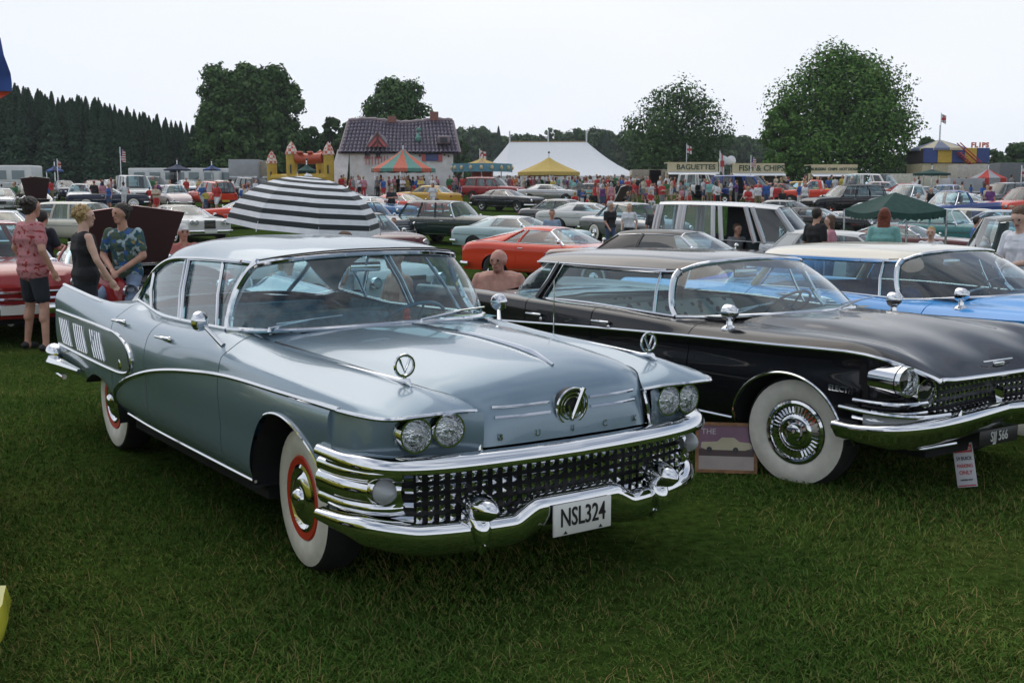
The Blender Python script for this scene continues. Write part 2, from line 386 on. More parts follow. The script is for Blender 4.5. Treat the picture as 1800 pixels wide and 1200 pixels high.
def wheel(parent, loc, r=.36, w=.20, side=1, style='white', steer=0, red=False, cap='dish', rim_r=None, hubmat=None):
    """tyre with whitewall, rim and hub cap; the face looks along y*side"""
    key = (round(r, 3), w, style, red, cap, hubmat.name if hubmat else '')
    e = empty('wheel', loc, steer + (0 if side > 0 else math.pi), parent)
    if key not in WCACHE:
        rr = rim_r or r * .55; h = w / 2; m = MB()
        m.lathe([(rr, -h * .8), (rr + .02, -h * .95), (r * .82, -h), (r * .95, -h * .88), (r, -h * .6), (r, h * .6), (r * .95, h * .88), (r * .82, h), (rr + .03, h * .96), (rr, h * .85), (rr * .9, h * .3), (rr * .5, h * .2), (.01, h * .2)], 40, axis='y')
        me = [('tyre', m.mesh('tyre', TYRE))]
        if style == 'white':
            m = MB(); m.lathe([(rr + .008, h * .90), (rr + .02, h * 1.0), (r * .76, h * 1.06), (r * .84, h * 1.04), (r * .925, h * .95)], 40, axis='y')
            me.append(('whitewall', m.mesh('whitewall', WWALL)))
        elif style == 'band':
            m = MB(); m.lathe([(r * .70, h * .985), (r * .74, h * 1.03), (r * .82, h * 1.03), (r * .85, h * .985)], 32, axis='y')
            me.append(('whitewall', m.mesh('whitewall', WWALL)))
        m = MB()
        if red: m.lathe([(rr + .012, h * .93), (rr + .004, h * 1.02), (rr - .03, h * .96), (rr - .045, h * .8)], 40, axis='y'); me.append(('rim', m.mesh('rim', REDM))); m = MB()
        k = rr - .035 if red else rr
        if cap == 'dish':
            m.lathe([(k, h * .80), (k + .004, h * .98), (k - .012, h * 1.04), (k * .86, h * .96), (k * .80, h * .90), (k * .74, h * .96), (k * .62, h * 1.12), (k * .50, h * 1.16), (k * .36, h * 1.12), (k * .33, h * 1.24), (k * .22, h * 1.40), (k * .1, h * 1.46), (.001, h * 1.47)], 40, axis='y')
        elif cap == 'finned':
            m.lathe([(k, h * .80), (k + .004, h * .98), (k - .012, h * 1.04), (k * .88, h * 1.0), (k * .84, h * .86), (k * .60, h * .88), (k * .54, h * 1.0), (k * .46, h * 1.04), (k * .40, h * .92), (k * .30, h * .95), (k * .26, h * 1.2), (k * .16, h * 1.3), (.001, h * 1.32)], 40, axis='y')
            for q in range(36):
                a = q * math.pi / 18; ca, sa = math.cos(a), math.sin(a); t = np.array([-sa, 0, ca]) * .004
                p = [np.array([ca * k * rad_, hh, sa * k * rad_]) for rad_, hh in ((.82, h * .86), (.82, h * .97), (.62, h * 1.0), (.62, h * .88))]
                m.add([x + t for x in p] + [x - t for x in p], [(0, 1, 2, 3), (7, 6, 5, 4), (1, 5, 6, 2)])
        elif cap == 'mag':
            m.lathe([(k, h * .6), (k, h * .95), (k * .9, h * .9), (k * .86, h * .5)], 32, axis='y')
            m.lathe([(k * .32, h * .3), (k * .30, h * .8), (.001, h * .85)], 16, axis='y')
            for q in range(5):
                a = q * math.pi * .4; ca, sa = math.cos(a), math.sin(a); t = np.array([-sa, 0, ca]); rad = np.array([ca, 0, sa])
                p = [rad * k * .25 + t * .05, rad * k * .88 + t * .028, rad * k * .88 - t * .028, rad * k * .25 - t * .05]
                y1 = np.array([0, h * .72, 0]); y0 = np.array([0, h * .4, 0])
                m.add([x + y1 for x in p] + [x + y0 for x in p], [(3, 2, 1, 0), (0, 1, 5, 4), (2, 3, 7, 6)])
        else:
            m.lathe([(k, h * .7), (k, h * .95), (k * .85, h * .85), (k * .6, h * .8), (k * .5, h * .98), (k * .3, h * 1.08), (.001, h * 1.1)], 28, axis='y')
        me.append(('hubcap', m.mesh('hubcap', hubmat or CHROME)))
        WCACHE[key] = me
    for nme, me in WCACHE[key]: link(bpy.data.objects.new(nme, me), e)
    return e
WCACHE = {}
# ------------------------------------------------------------------ the silver-blue saloon
SILVER = paint('silver_blue_paint', (.20, .282, .350), metal=.34, rough=.26, coat=.65)
PANEL = paint('ribbed_panel_paint', (.22, .27, .30), metal=.5, rough=.4)
def seat_mat(name, col): return simple(name, col, .7, var=.25, scale=18)
TEAL = seat_mat('teal_upholstery', (.085, .24, .31)); TEAL_L = seat_mat('pale_teal_vinyl', (.14, .26, .29))
HEADL = simple('headlining_cloth', (.30, .33, .33), .9)
def mir(a): return np.asarray(a) * np.array([1, -1, 1])
def panel(loft, name, t0, t1, u0, u1, nt, nu, mat, parent, sides=(1, -1), arches=(), gap=.0048, lipd=.03, center=False, weld=0):
    out = []
    g = loft.patch(t0 + gap, t1 - gap, u0, u1, nt, nu)
    mask = arch_mask(g, arches) if len(arches) else None
    for s in ((1,) if center else sides):
        m = MB(); gg = g if s > 0 else g * np.array([1, -1, 1])
        m.grid(gg, flip=(s > 0), mask=mask)
        for row in ((gg[0], gg[-1]) if lipd else ()):
            inn = row.copy(); inn[:, 1] -= s * lipd; inn[:, 2] -= lipd * .3
            m.grid(np.stack([row, inn]))
        if center: m.mirror()
        out.append(m.build(name, mat, parent, weld=1e-4 if center else weld))
    return out
def trim(loft, pts, r, name, mat, parent, sides=(1, -1), n=40, off=.004, u0=3, ys=None):
    """bright strip lying on the body side through (x, z) points"""
    p = crom([(a, 0, b) for a, b in pts], n); y = loft.side(p[:, 0], p[:, 2], u0) + off; p[:, 1] = y
    for s in sides: MB().tube(p if s > 0 else mir(p), r, 6).build(name, mat, parent)
    return p
REFLECT, _nt, _b = new_mat('lamp_reflector'); setp(_b, col=(.80, .81, .82), metal=1, rough=.12)
_tc = _nt.nodes.new('ShaderNodeTexCoord'); _v = _nt.nodes.new('ShaderNodeTexVoronoi'); _v.inputs['Scale'].default_value = 42; _bu = _nt.nodes.new('ShaderNodeBump'); _bu.inputs['Strength'].default_value = .9; _bu.inputs['Distance'].default_value = .012
_nt.links.new(_tc.outputs['Object'], _v.inputs['Vector']); _nt.links.new(_v.outputs['Distance'], _bu.inputs['Height']); _nt.links.new(_bu.outputs[0], _b.inputs['Normal'])
def lamp(parent, c, r, rot=0, bezel=CHROME, depth=.03):
    """round sealed-beam lamp looking along +x: bezel ring, reflector bowl, lens"""
    o = empty('headlight', c, rot, parent)
    m = MB(); m.lathe([(r * 1.0, -.03), (r * 1.2, -.03), (r * 1.22, .005), (r * 1.14, depth), (r * 1.02, depth), (r * .98, .012), (r * .97, -.02)], 32, axis='x').build('bezel', bezel, o)
    m = MB(); m.lathe([(r, .008), (r * .88, -.030), (r * .6, -.062), (r * .3, -.076), (.004, -.08)], 28, axis='x').build('reflector', REFLECT, o)
    m = MB(); m.lathe([(r, .010), (r * .8, .021), (r * .45, .030), (.001, .033)], 28, axis='x').build('lens', LENS, o)
    return o
def steering(parent, c, r, mat, tilt=.5):
    o = empty('steering_wheel', c, 0, parent); o.rotation_euler = (0, -math.pi / 2 + tilt + .35, 0)
    a = np.linspace(0, 2 * math.pi, 32, endpoint=False)
    MB().tube(np.stack([r * np.cos(a), r * np.sin(a), 0 * a], 1), .011, 8, closed=True).build('steering_rim', mat, o)
    m = MB(); m.tube([(-r, 0, 0), (-.04, 0, -.03), (.04, 0, -.03), (r, 0, 0)], .008, 6); m.lathe([(.045, -.05), (.045, -.015), (.03, 0), (.001, .005)], 16); m.tube([(0, 0, -.03), (0, 0, -.45)], .018, 8)
    m.build('steering_column', mat, o)
def bench(parent, x, y0, y1, zs, zt, mat, mat2, name='seat'):
    o = MB().rbox((x - .50, y0, zs - .28), (x + .02, y1, zs), .05).build(name, mat, parent)
    g = MB(); n = 14; ys = np.linspace(y0, y1, n); prof = [(-.56, zs - .12), (-.42, zs), (-.49, zs + (zt - zs) * .5), (-.54, zt - .05), (-.585, zt), (-.64, zt - .03), (-.66, zs - .1)]
    g.grid(np.array([[(x + a, y, b - (.02 if j in (0, n - 1) else 0)) for a, b in prof] for j, y in enumerate(ys)]))
    fix_normals(g.build('backrest', mat, o))
    MB().tube([(x - .60, y, zt + .004) for y in np.linspace(y0 + .02, y1 - .02, 8)], .016, 6).build('seat_piping', mat2, o)
    return o
def silver_car():
    T = empty('saloon_car', (-.29, 5.83, 0), -.962)
    tag(T, 'silver blue finned saloon with stud grille and plate NSL324, nearest car', 'car')
    hood = Loft([
        [(-.66, 0, 1.088), (-.3, 0, 1.10), (.1, 0, 1.10), (.45, 0, 1.085), (.70, .70, 0, 1.06), (.80, .835, 0, 1.025), (.88, .925, 0, .955), (.94, .965, 0, .855), (1.0, .985, 0, .715)],
        [(-.72, .42, 1.075), (-.3, .41, 1.082), (.1, .40, 1.076), (.45, .39, 1.058), (.70, .70, .385, 1.03), (.80, .815, .38, .995), (.88, .905, .38, .93), (.94, .945, .38, .84), (1.0, .965, .38, .715)],
        [(-.72, .60, 1.055), (-.3, .58, 1.050), (.1, .55, 1.036), (.45, .525, 1.012), (.70, .70, .51, .990), (.80, .80, .49, .965), (.88, .885, .47, .905), (.94, .925, .46, .825), (1.0, .95, .455, .715)],
        [(-.76, .71, 1.036), (-.24, .66, 1.010), (.2, .625, .988), (.54, .597, .968), (.70, .70, .575, .956), (.80, .80, .535, .942), (.88, .868, .505, .893), (.94, .905, .487, .82), (1.0, .925, .477, .715)]])
    fen = Loft([
        [(-.85, .70, 1.045), (-.76, .715, 1.036), (-.24, .665, 1.010), (.2, .63, .988), (.54, .602, .968), (.70, .70, .582, .957), (.80, .79, .548, .945), (.90, .865, .50, .918), (1.0, .915, .475, .885)],
        [(-.85, .80, 1.052), (-.2, .755, 1.022), (.3, .735, 1.012), (.7, .70, .72, .992), (.80, .80, .715, .978), (.90, .90, .705, .945), (1.0, .968, .69, .902)],
        [(-.85, .905, .995), (0, .905, .968), (.5, .90, .953), (.7, .70, .89, .945), (.8, .80, .88, .938), (.9, .89, .865, .922), (1.0, .958, .845, .899)],
        [(-.85, .955, .955), (0, .957, .943), (.5, .952, .933), (.7, .70, .945, .928), (.8, .79, .935, .922), (.9, .882, .912, .912), (1.0, .948, .884, .898)],
        [(-.85, .975, .878), (0, .985, .889), (.5, .98, .894), (.8, .78, .967, .896), (.9, .87, .942, .896), (1.0, .932, .912, .894)]], corners=())
    # full-length side: belt, shoulder, side, trim line, lower side, sill, turn-under
    side = Loft([
        [(-4.40, .62, 1.0), (-4.1, .64, .985), (-3.4, .66, 1.02), (-2.95, .68, 1.055), (-2.8, .70, 1.085), (-.85, .70, 1.045), (.6, .60, .95)],
        [(-4.40, .72, 1.03), (-4.1, .73, 1.005), (-3.4, .74, 1.03), (-2.95, .745, 1.07), (-2.8, .752, 1.087), (-2.5, .775, 1.062), (-2.2, .80, 1.040), (-1.6, .805, 1.050), (-1.1, .805, 1.062), (-.85, .80, 1.052), (.6, .72, .98)],
        [(-4.40, .875, 1.105), (-4.1, .88, 1.092), (-3.4, .885, 1.058), (-2.9, .89, 1.030), (-2.4, .90, 1.012), (-2.0, .91, 1.002), (-1.2, .912, 1.0), (-.85, .905, .995), (.6, .90, .95)],
        [(-4.40, .935, 1.04), (-4.1, .94, 1.03), (-3.4, .945, 1.0), (-2.6, .955, .965), (-2.0, .955, .955), (-.85, .955, .955), (.6, .945, .93)],
        [(-4.40, .95, .90), (-3.4, .975, .885), (-2.6, .985, .878), (-2, .985, .876), (-.85, .975, .878), (0, .985, .886), (.6, .98, .892)],
        [(-4.40, .945, .66), (-3.4, .975, .65), (-2.6, .985, .64), (-2, .985, .62), (-.85, .975, .62), (0, .985, .62), (.6, .965, .64)],
        [(-4.40, .90, .50), (-3.4, .94, .46), (-2.6, .95, .40), (-2, .95, .375), (-.85, .945, .37), (0, .94, .37), (.6, .93, .40)],
        [(-4.40, .84, .44), (-3.4, .86, .36), (-2.6, .87, .31), (-2, .87, .30), (-.85, .87, .295), (0, .86, .30), (.6, .86, .36)]])
    FA = (.035, .36, .455, .425); RA = (-3.20, .30, .45, .25)
    # hood, fenders, doors, quarters, deck
    panel(hood, 'hood', -.70, 1.0, 0, 2.995, 60, 34, SILVER, T, center=True, lipd=.0)
    panel(fen, 'fender', -.80, 1.0, 0, 4, 50, 34, SILVER, T, lipd=.02)
    panel(side, 'lower_fender', -.80, .56, 4.0, 7, 70, 44, SILVER, T, arches=[FA])
    ch = panel(side, 'door', -2.02, -.80, 1, 7, 40, 44, SILVER, T)
    cr = panel(side, 'door', -2.78, -2.02, 1, 7, 30, 44, SILVER, T, arches=[RA])
    panel(side, 'quarter_panel', -4.40, -2.78, 0, 7, 80, 52, SILVER, T, arches=[RA])
    deck = Loft([
        [(-4.46, -4.44, 0, .60), (-4.40, -4.42, 0, .80), (-4.30, -4.35, 0, .93), (-4.1, 0, .99), (-3.4, 0, 1.07), (-3.0, 0, 1.10)],
        [(-4.46, -4.44, .40, .60), (-4.40, -4.42, .40, .80), (-4.30, -4.34, .40, .925), (-4.1, .40, .98), (-3.4, .40, 1.06), (-3.0, .42, 1.09)],
        [(-4.46, -4.42, .64, .60), (-4.40, -4.40, .64, .80), (-4.30, -4.33, .63, .94), (-4.1, .638, .984), (-3.4, .655, 1.018), (-2.96, .675, 1.055)]])
    panel(deck, 'trunk_lid', -4.46, -2.96, 0, 2, 40, 18, SILVER, T, center=True, lipd=0)
    m = MB(); rear = side.eval([-4.40], np.linspace(0, 7, 40))[0]
    m.grid(np.stack([rear, rear * np.array([1, .97, .99]) + np.array([-.03, 0, .005]), np.stack([rear[:, 0] - .02, rear[:, 1] * 0 + .60, np.minimum(rear[:, 2], .97)], 1)]))
    fix_normals(m.build('tail_panel', SILVER, T)); m2 = MB(); m2.v = [v * np.array([1, -1, 1]) for v in m.v]; m2.f = m.f; m2.mi = m.mi; m2.n = m.n; fix_normals(m2.build('tail_panel', SILVER, T))
    for s in (1, -1):
        e = np.array([hood.eval([t], [3.0])[0, 0] for t in np.linspace(-.68, .99, 50)]) + np.array([0, .003, -.004]); MB().tube(e * np.array([1, s, 1]), .0045, 5).build('hood_gap_line', BLACK, T)  # black tube added along the hood edge to stand in for the shaded gap
    # wheel housings and floor
    m = MB()
    for cx, cz, rx, rz in (FA, RA):
        a = np.linspace(-.45, math.pi + .45, 30) if cx > -1 else np.linspace(-.1, math.pi - .62, 24); arc = np.stack([cx + rx * 1.015 * np.cos(a), 0 * a, cz + np.maximum(np.sin(a) * rz * 1.02, -.02)], 1)
        for s in (1, -1):
            m = MB(); m.grid(np.stack([arc + np.array([0, s * y, 0]) for y in (.955, .70, .52)])); m.grid(np.stack([arc + np.array([0, s * .52, 0]), arc * np.array([0, 1, 0]) + np.array([cx, s * .52, .35])])); m.build('wheel_housing', UNDER, T)
    m = MB(); m.box((-2.70, -.86, .25), (-.44, .86, .36)); m.box((-4.35, -.50, .28), (-2.71, .50, .55)); m.box((-.43, -.50, .25), (.80, .50, .60)); m.build('floor_pan', UNDER, T)
    # arch lip
    a = np.linspace(-.02, math.pi * .62, 36); ax, az = FA[0] + FA[2] * np.cos(a), FA[1] + FA[3] * np.sin(a)
    k = (ax < .47); y = side.side(ax, az, 4) + .004; p = np.stack([ax, y, az], 1)[k]
    for s in (1, -1): MB().tube(p if s > 0 else mir(p), .0075, 6).build('arch_trim', CHROME, T)
    # side brightwork
    spear = [(.93, .893), (.63, .895), (.06, .889), (-.656, .873), (-1.266, .826), (-1.70, .775), (-2.05, .715), (-2.42, .63), (-2.62, .56), (-2.75, .49), (-2.79, .42)]
    for (i0, i1) in ((1, 11),):
        p = trim(side, spear[1:], .013, 'sweep_trim', CHROME, T, n=70, u0=4 - .9)
    br = crom([(.915, .475, .884), (.945, .58, .897), (.968, .69, .901), (.960, .80, .899), (.945, .88, .896), (.90, .928, .895), (.80, .965, .896), (.62, .985, .895)], 40) + np.array([.003, 0, -.003])
    for s in (1, -1): MB().tube(br if s > 0 else mir(br), .010, 6).build('brow_trim', CHROME, T)
    po = [(-4.32, .917), (-3.6, .917), (-2.9, .912), (-2.63, .900), (-2.40, .855), (-2.27, .785), (-2.30, .705), (-2.48, .658), (-2.8, .648), (-3.6, .65), (-4.33, .652)]
    p = trim(side, po, .011, 'panel_trim', CHROME, T, n=70)
    for s in (1, -1):
        m = MB(); lo = np.array([(-4.33, .662), (-2.85, .658), (-2.5, .668), (-2.33, .71)]); hi = np.array([(-4.32, .907), (-2.9, .902), (-2.6, .885), (-2.38, .84)])
        q = np.linspace(0, 1, 30); bl = np.stack([pchip([0, .7, .9, 1], lo[:, i], q) for i in (0, 1)], 1); tl = np.stack([pchip([0, .7, .9, 1], hi[:, i], q) for i in (0, 1)], 1)
        rows = []
        for f in np.linspace(0, 1, 8):
            xz = bl * (1 - f) + tl * f; rows.append(np.stack([xz[:, 0], side.side(xz[:, 0], xz[:, 1]) + .003, xz[:, 1]], 1))
        g = np.array(rows); pn = m.grid(g if s > 0 else mir(g), flip=s < 0).build('ribbed_panel', PANEL, T)
        for gx in (-4.17, -3.70, -3.22):
            for k in range(5):
                x0 = gx + k * .062; xz = np.array([(x0 - .05, .868), (x0 + .02, .76), (x0 + .06, .685)]); pp = np.stack([xz[:, 0], side.side(xz[:, 0], xz[:, 1]) + .005, xz[:, 1]], 1)
                MB().tube(pp if s > 0 else mir(pp), .010, 6, flat=.8).build('chrome_slash', CHROME, pn)
        MB().ball((-2.55, s * .993, .705), (.030, .008, .04), 10, 6).build('crest', CHROME, pn)
        text_obj('script_badge', 'Limited', .085, CHROME, pn, extrude=.004, loc=(-2.50, s * .990, .79), rot=(R(90), 0, R(180) if s > 0 else 0), shear=.3)
        pp = crom([(-4.40, s * .875, 1.108), (-4.0, s * .882, 1.090), (-3.5, s * .886, 1.066), (-3.3, s * .886, 1.055)], 14)
        MB().tube(pp, [.013] * 11 + [.010, .006, .002], 6).build('fin_trim', CHROME, T)
        xs = np.linspace(-2.76, -.42, 20); pp = np.stack([xs, side.side(xs, .36) + .004, 0 * xs + .360], 1)
        MB().tube(pp if s > 0 else mir(pp), .009, 6).build('sill_trim', CHROME, T)
        for dr, hx, hz in ((ch[0 if s > 0 else 1], -1.72, .965), (cr[0 if s > 0 else 1], -2.62, .985)):
            y = side.side(hx, hz)[0]
            m = MB(); m.tube([(hx + .10, s * (y + .004), hz), (hx + .08, s * (y + .035), hz + .006), (hx - .06, s * (y + .035), hz + .004), (hx - .08, s * (y + .004), hz)], .011, 8); m.ball((hx + .10, s * (y + .006), hz - .002), (.022, .014, .02), 10, 6); m.build('door_handle', CHROME, dr)
    # headlamp wall under the brow
    plan = crom([(.945, .47, 0), (.90, .55, 0), (.872, .66, 0), (.835, .79, 0), (.77, .885, 0), (.68, .948, 0), (.55, .978, 0)], 100)
    top = np.interp(plan[:, 1], [.47, .69, .91, .98], [.882, .898, .893, .892])
    g = []
    for f in np.linspace(0, 1, 34):
        z = .645 * (1 - f) + top * f; bul = .018 * math.sin(math.pi * f)
        w = np.stack([plan[:, 0] + bul * np.clip((plan[:, 0] - .6) / .3, 0, 1) + .03 * f * np.clip((plan[:, 0] - .7) / .2, 0, 1), plan[:, 1] + bul * .3, z], 1); g.append(w)
    g = np.array(g)
    for s in (1, -1):
        cn = (g[:-1, :-1] + g[1:, 1:]) / 2; mk = np.ones(cn.shape[:2], bool)
        for ly, lz in ((.768, .808), (.622, .818)): mk &= np.hypot(cn[..., 1] - ly, cn[..., 2] - lz) > .068
        MB().grid(g if s > 0 else mir(g), flip=s > 0, mask=mk).build('headlight_panel', SILVER, T)
        lamp(T, (.890, s * .768, .808), .066, s * .06); lamp(T, (.912, s * .622, .818), .066, s * .03)
        pp = crom([(.93, s * .472, .875), (.955, s * .476, .80), (.965, s * .482, .72), (.97, s * .50, .69)], 12); MB().tube(pp, .010, 6).build('lamp_divider', CHROME, T)
    # upper bumper bar, grille opening, studs
    ub = crom([(1.035, 0, .683), (1.022, .30, .683), (.992, .55, .682), (.945, .74, .682), (.865, .885, .686), (.70, .975, .694), (.46, 1.0, .700)], 44)
    prof = [(-.03, .038), (.0, .038), (.020, .028), (.034, .008), (.042, -.012), (.037, -.028), (.010, -.037), (-.03, -.034)]
    pf = np.vstack([mir(ub)[::-1], ub[1:]]); sc = np.interp(np.abs(pf[:, 1]), [0, .6, .8, .95, 1.0], [1, 1, 1.0, .95, .6])
    MB().sweep(pf, prof, scale=sc).build('bumper_upper_bar', CHROME, T, angle=50)
    back = crom([(.925, 0, .5), (.915, .30, .5), (.885, .55, .5), (.835, .74, .5), (.76, .86, .5), (.60, .93, .5)], 30); bf = np.vstack([mir(back)[::-1], back[1:]])
    g = np.stack([np.stack([bf[:, 0] + dx, bf[:, 1], 0 * bf[:, 0] + z], 1) for z, dx in ((.36, .02), (.42, .0), (.65, .0), (.70, .03))])
    gr = MB().grid(g).build('grille', simple('grille_black', (.012, .013, .016), .35), T)
    st = MB(); w_, d_ = .0135, .022
    st.add([(0, -w_, -w_), (0, w_, -w_), (0, w_, w_), (0, -w_, w_), (d_ * .45, -w_ * .95, -w_ * .95), (d_ * .45, w_ * .95, -w_ * .95), (d_ * .45, w_ * .95, w_ * .95), (d_ * .45, -w_ * .95, w_ * .95), (d_, 0, 0)],
           [(0, 1, 5, 4), (1, 2, 6, 5), (2, 3, 7, 6), (3, 0, 4, 7), (4, 5, 8), (5, 6, 8), (6, 7, 8), (7, 4, 8)])
    sm = st.mesh('grille_stud', CHROME, smooth=False)
    bars = MB()
    dd = np.r_[0, np.cumsum(np.linalg.norm(np.diff(bf, axis=0), axis=1))]; cen = dd[len(dd) // 2]
    for z in (.435, .479, .523, .567, .611):
        for k in range(-15, 16):
            q = cen + k * .0495; x = np.interp(q, dd, bf[:, 0]); y = np.interp(q, dd, bf[:, 1]); sl = (np.interp(q + .02, dd, bf[:, 0]) - np.interp(q - .02, dd, bf[:, 0])) / .04
            o = link(bpy.data.objects.new('grille_stud', sm), gr); o.location = (x + .032, y, z); o.rotation_euler = (0, 0, -math.atan(sl))
        pb = bf + np.array([.022, 0, 0]); pb[:, 2] = z; bars.tube(pb[4:-4], .0035, 4)
    bars.build('grille_bar', TRIMBLK, gr)
    for s in (1, -1):
        for z in (.44, .50, .56, .615):
            MB().tube([(.80, s * .83, z), (.865, s * .755, z)], .012, 6).build('grille_end_bar', CHROME, gr)
        # ribbed chrome corner between the bars, bullet lamp
        cp = crom([(.44, 1.0, 0), (.62, .985, 0), (.76, .93, 0), (.83, .86, 0), (.85, .80, 0)], 20)
        zz = np.array([.455, .475, .49, .505, .53, .562, .59, .603, .615, .635, .65, .66]); off = np.array([-.02, -.004, 0, -.012, .006, .012, .006, -.012, 0, .002, 0, -.02])
        g = []
        for z, o_ in zip(zz, off): g.append(np.stack([cp[:, 0] + o_ * .5, cp[:, 1] + o_, 0 * cp[:, 0] + z], 1))
        g = np.array(g); MB().grid(g if s > 0 else mir(g), flip=s > 0).build('bumper_corner', CHROME, T, angle=60)
        b = MB().lathe([(.045, -.32), (.058, -.2), (.064, -.04), (.064, .0), (.058, .012)], 28, axis='x', o=(.80, s * .868, .562)).build('bullet_pod', CHROME, T)
        MB().lathe([(.056, .0), (.052, .03), (.036, .060), (.016, .078), (.001, .082)], 24, axis='x', o=(.80, s * .868, .562)).build('bullet_lens', simple('grey_lens', (.42, .44, .46), .15, var=.05), b)
        # guards
        b = MB(); b.lathe([(.030, -.12), (.055, -.06), (.066, .0), (.060, .06), (.042, .115), (.018, .15), (.001, .157)], 24, axis='x', o=(.97, s * .51, .482)); b.tube(crom([(.93, s * .51, .47), (.98, s * .51, .42), (1.01, s * .51, .385), (1.015, s * .51, .33)], 8), [.04, .045, .05, .05, .048, .044, .04, .03], 12); b.build('bumper_guard', CHROME, T)
        b = MB(); b.tube([(.90, s * .49, .32), (.94, s * .49, .285), (.98, s * .49, .28), (.99, s * .49, .305), (.97, s * .49, .32)], .017, 8); b.build('tow_hook', CHROME, T)
    lb = crom([(1.005, 0, 0), (.998, .22, 0), (.975, .45, 0), (.915, .68, 0), (.82, .85, 0), (.68, .955, 0), (.48, 1.0, 0)], 60); lb = np.vstack([mir(lb)[::-1], lb[1:]])
    lb[:, 2] = .378 + .055 * np.clip(1 - (np.abs(lb[:, 1]) - .22) / .10, 0, 1) ** 1 + .045 * np.clip((np.abs(lb[:, 1]) - .75) / .25, 0, 1)
    prof = [(-.07, .045), (-.02, .050), (.016, .046), (.036, .030), (.044, .004), (.042, -.026), (.030, -.068), (.005, -.098), (-.04, -.112), (-.06, -.08)]
    sc = [(1, np.interp(abs(y), [0, .18, .3, .7, .93, 1.0], [1.15, 1.15, 1, 1, .9, .45])) for y in lb[:, 1]]
    MB().sweep(lb, prof, scale=sc).build('front_bumper', CHROME, T, angle=60)
    # number plate
    PLATE = simple('plate_white', (.72, .72, .68), .35, var=.03); INK = simple('plate_black', (.01, .01, .01), .5, var=0)
    pl = MB().rbox((1.052, -.165, .302), (1.064, .165, .447), .005, 2).build('number_plate', PLATE, T)
    text_obj('plate_lettering', 'NSL324', .118, INK, pl, sx=.68, extrude=.002, loc=(1.0655, 0, .380), rot=(R(90), 0, R(90)), bold=.001)
    for y in (-.10, .10): MB().add([(1.066, y - .012, .309), (1.066, y + .012, .309), (1.066, y, .325)], [(0, 1, 2)]).build('plate_mark', INK, pl, smooth=False)
    # rear bumper
    rb = crom([(-4.62, 0, .46), (-4.62, .6, .46), (-4.58, .86, .47), (-4.42, .985, .49), (-4.0, 1.005, .515), (-3.6, .99, .525)], 40); rbf = np.vstack([mir(rb)[::-1], rb[1:]])
    prof = [(-.03, .06), (.03, .055), (.05, .02), (.045, -.03), (.02, -.06), (-.03, -.05)]
    MB().sweep(rbf[::-1], prof, scale=np.interp(rbf[::-1][:, 0], [-4.6, -4.3, -3.6], [1.3, 1.0, .35])).build('rear_bumper', CHROME, T)
    for s in (1, -1):
        m = MB(); m.ball((-4.50, s * .95, .56), (.12, .07, .08), 16, 10); m.tube([(-4.66, s * .93, .52), (-4.30, s * .99, .445), (-4.05, s * .99, .43)], [.035, .03, .02], 10); m.build('bumper_wing', CHROME, T)
    # roof
    roof = Loft([
        [(-.80, 0, 1.485), (-1.0, 0, 1.520), (-1.4, 0, 1.545), (-1.9, 0, 1.55), (-2.4, 0, 1.525), (-2.7, 0, 1.485), (-2.85, -2.86, 0, 1.452)],
        [(-.80, -.83, .36, 1.475), (-1.0, -1.02, .37, 1.508), (-1.4, .38, 1.532), (-1.9, .39, 1.536), (-2.4, .40, 1.508), (-2.7, -2.72, .41, 1.455), (-2.85, -2.90, .43, 1.400)],
        [(-.80, -.93, .545, 1.452), (-1.0, -1.08, .56, 1.476), (-1.4, .575, 1.492), (-1.9, .59, 1.494), (-2.4, .60, 1.455), (-2.7, -2.74, .625, 1.35), (-2.85, -2.99, .655, 1.195)],
        [(-.80, -1.07, .635, 1.425), (-1.0, -1.17, .655, 1.432), (-1.4, -1.45, .668, 1.432), (-1.9, .68, 1.424), (-2.3, .695, 1.402), (-2.55, -2.56, .71, 1.335), (-2.7, -2.74, .724, 1.235), (-2.85, -2.90, .742, 1.085)]])
    panel(roof, 'roof', -.80, -2.85, 0, 3, 50, 30, SILVER, T, center=True, gap=0, lipd=0)
    g = roof.patch(-.82, -2.84, 0, 2.95, 30, 16) + np.array([0, 0, -.03]); m = MB().grid(g); m.mirror(); m.build('headlining', HEADL, T)
    hd = roof.eval([-.80], np.linspace(0, 3, 30))[0]
    base = crom([(-.60, 0, 1.092), (-.635, .35, 1.085), (-.72, .58, 1.078), (-.88, .75, 1.072), (-1.075, .812, 1.064)], 30)
    hr = hood.eval([-.695], np.linspace(0, 3, 14))[0]; hr = crom(np.vstack([hr, [(-.80, .718, 1.040), (-.83, .80, 1.054), (-1.0, .825, 1.058)]]), 30) + np.array([0, 0, -.004])
    m = MB().grid(np.stack([hr, (hr + base) / 2, base + np.array([-.02, 0, 0])]), flip=True); m.mirror(); m.build('cowl', SILVER, T, weld=1e-4)
    def pane(a, b, bulge, n=8, c=None):
        out = []
        for f in np.linspace(0, 1, n):
            p = a * (1 - f) + b * f; d = p - np.array([c if c is not None else -1.5, 0, 1.1]); d[:, 2] *= .3; d /= np.linalg.norm(d, axis=1)[:, None]; out.append(p + d * bulge * math.sin(math.pi * f))
        return np.array(out)
    m = MB().grid(pane(base, hd, .035)); m.mirror(); m.build('windshield', GLASS, T, weld=1e-4)
    for nm, c, r in (('windshield_frame', hd + np.array([.012, 0, -.004]), .020), ('windshield_frame', base + np.array([.006, 0, .002]), .016)):
        f = np.vstack([mir(c)[::-1], c[1:]]); MB().tube(f, r, 8).build(nm, CHROME, T)
    f = hd + np.array([.035, 0, .018]); f = np.vstack([mir(f)[::-1], f[1:]]); MB().tube(f, .005, 5).build('windshield_gasket', BLACK, T)
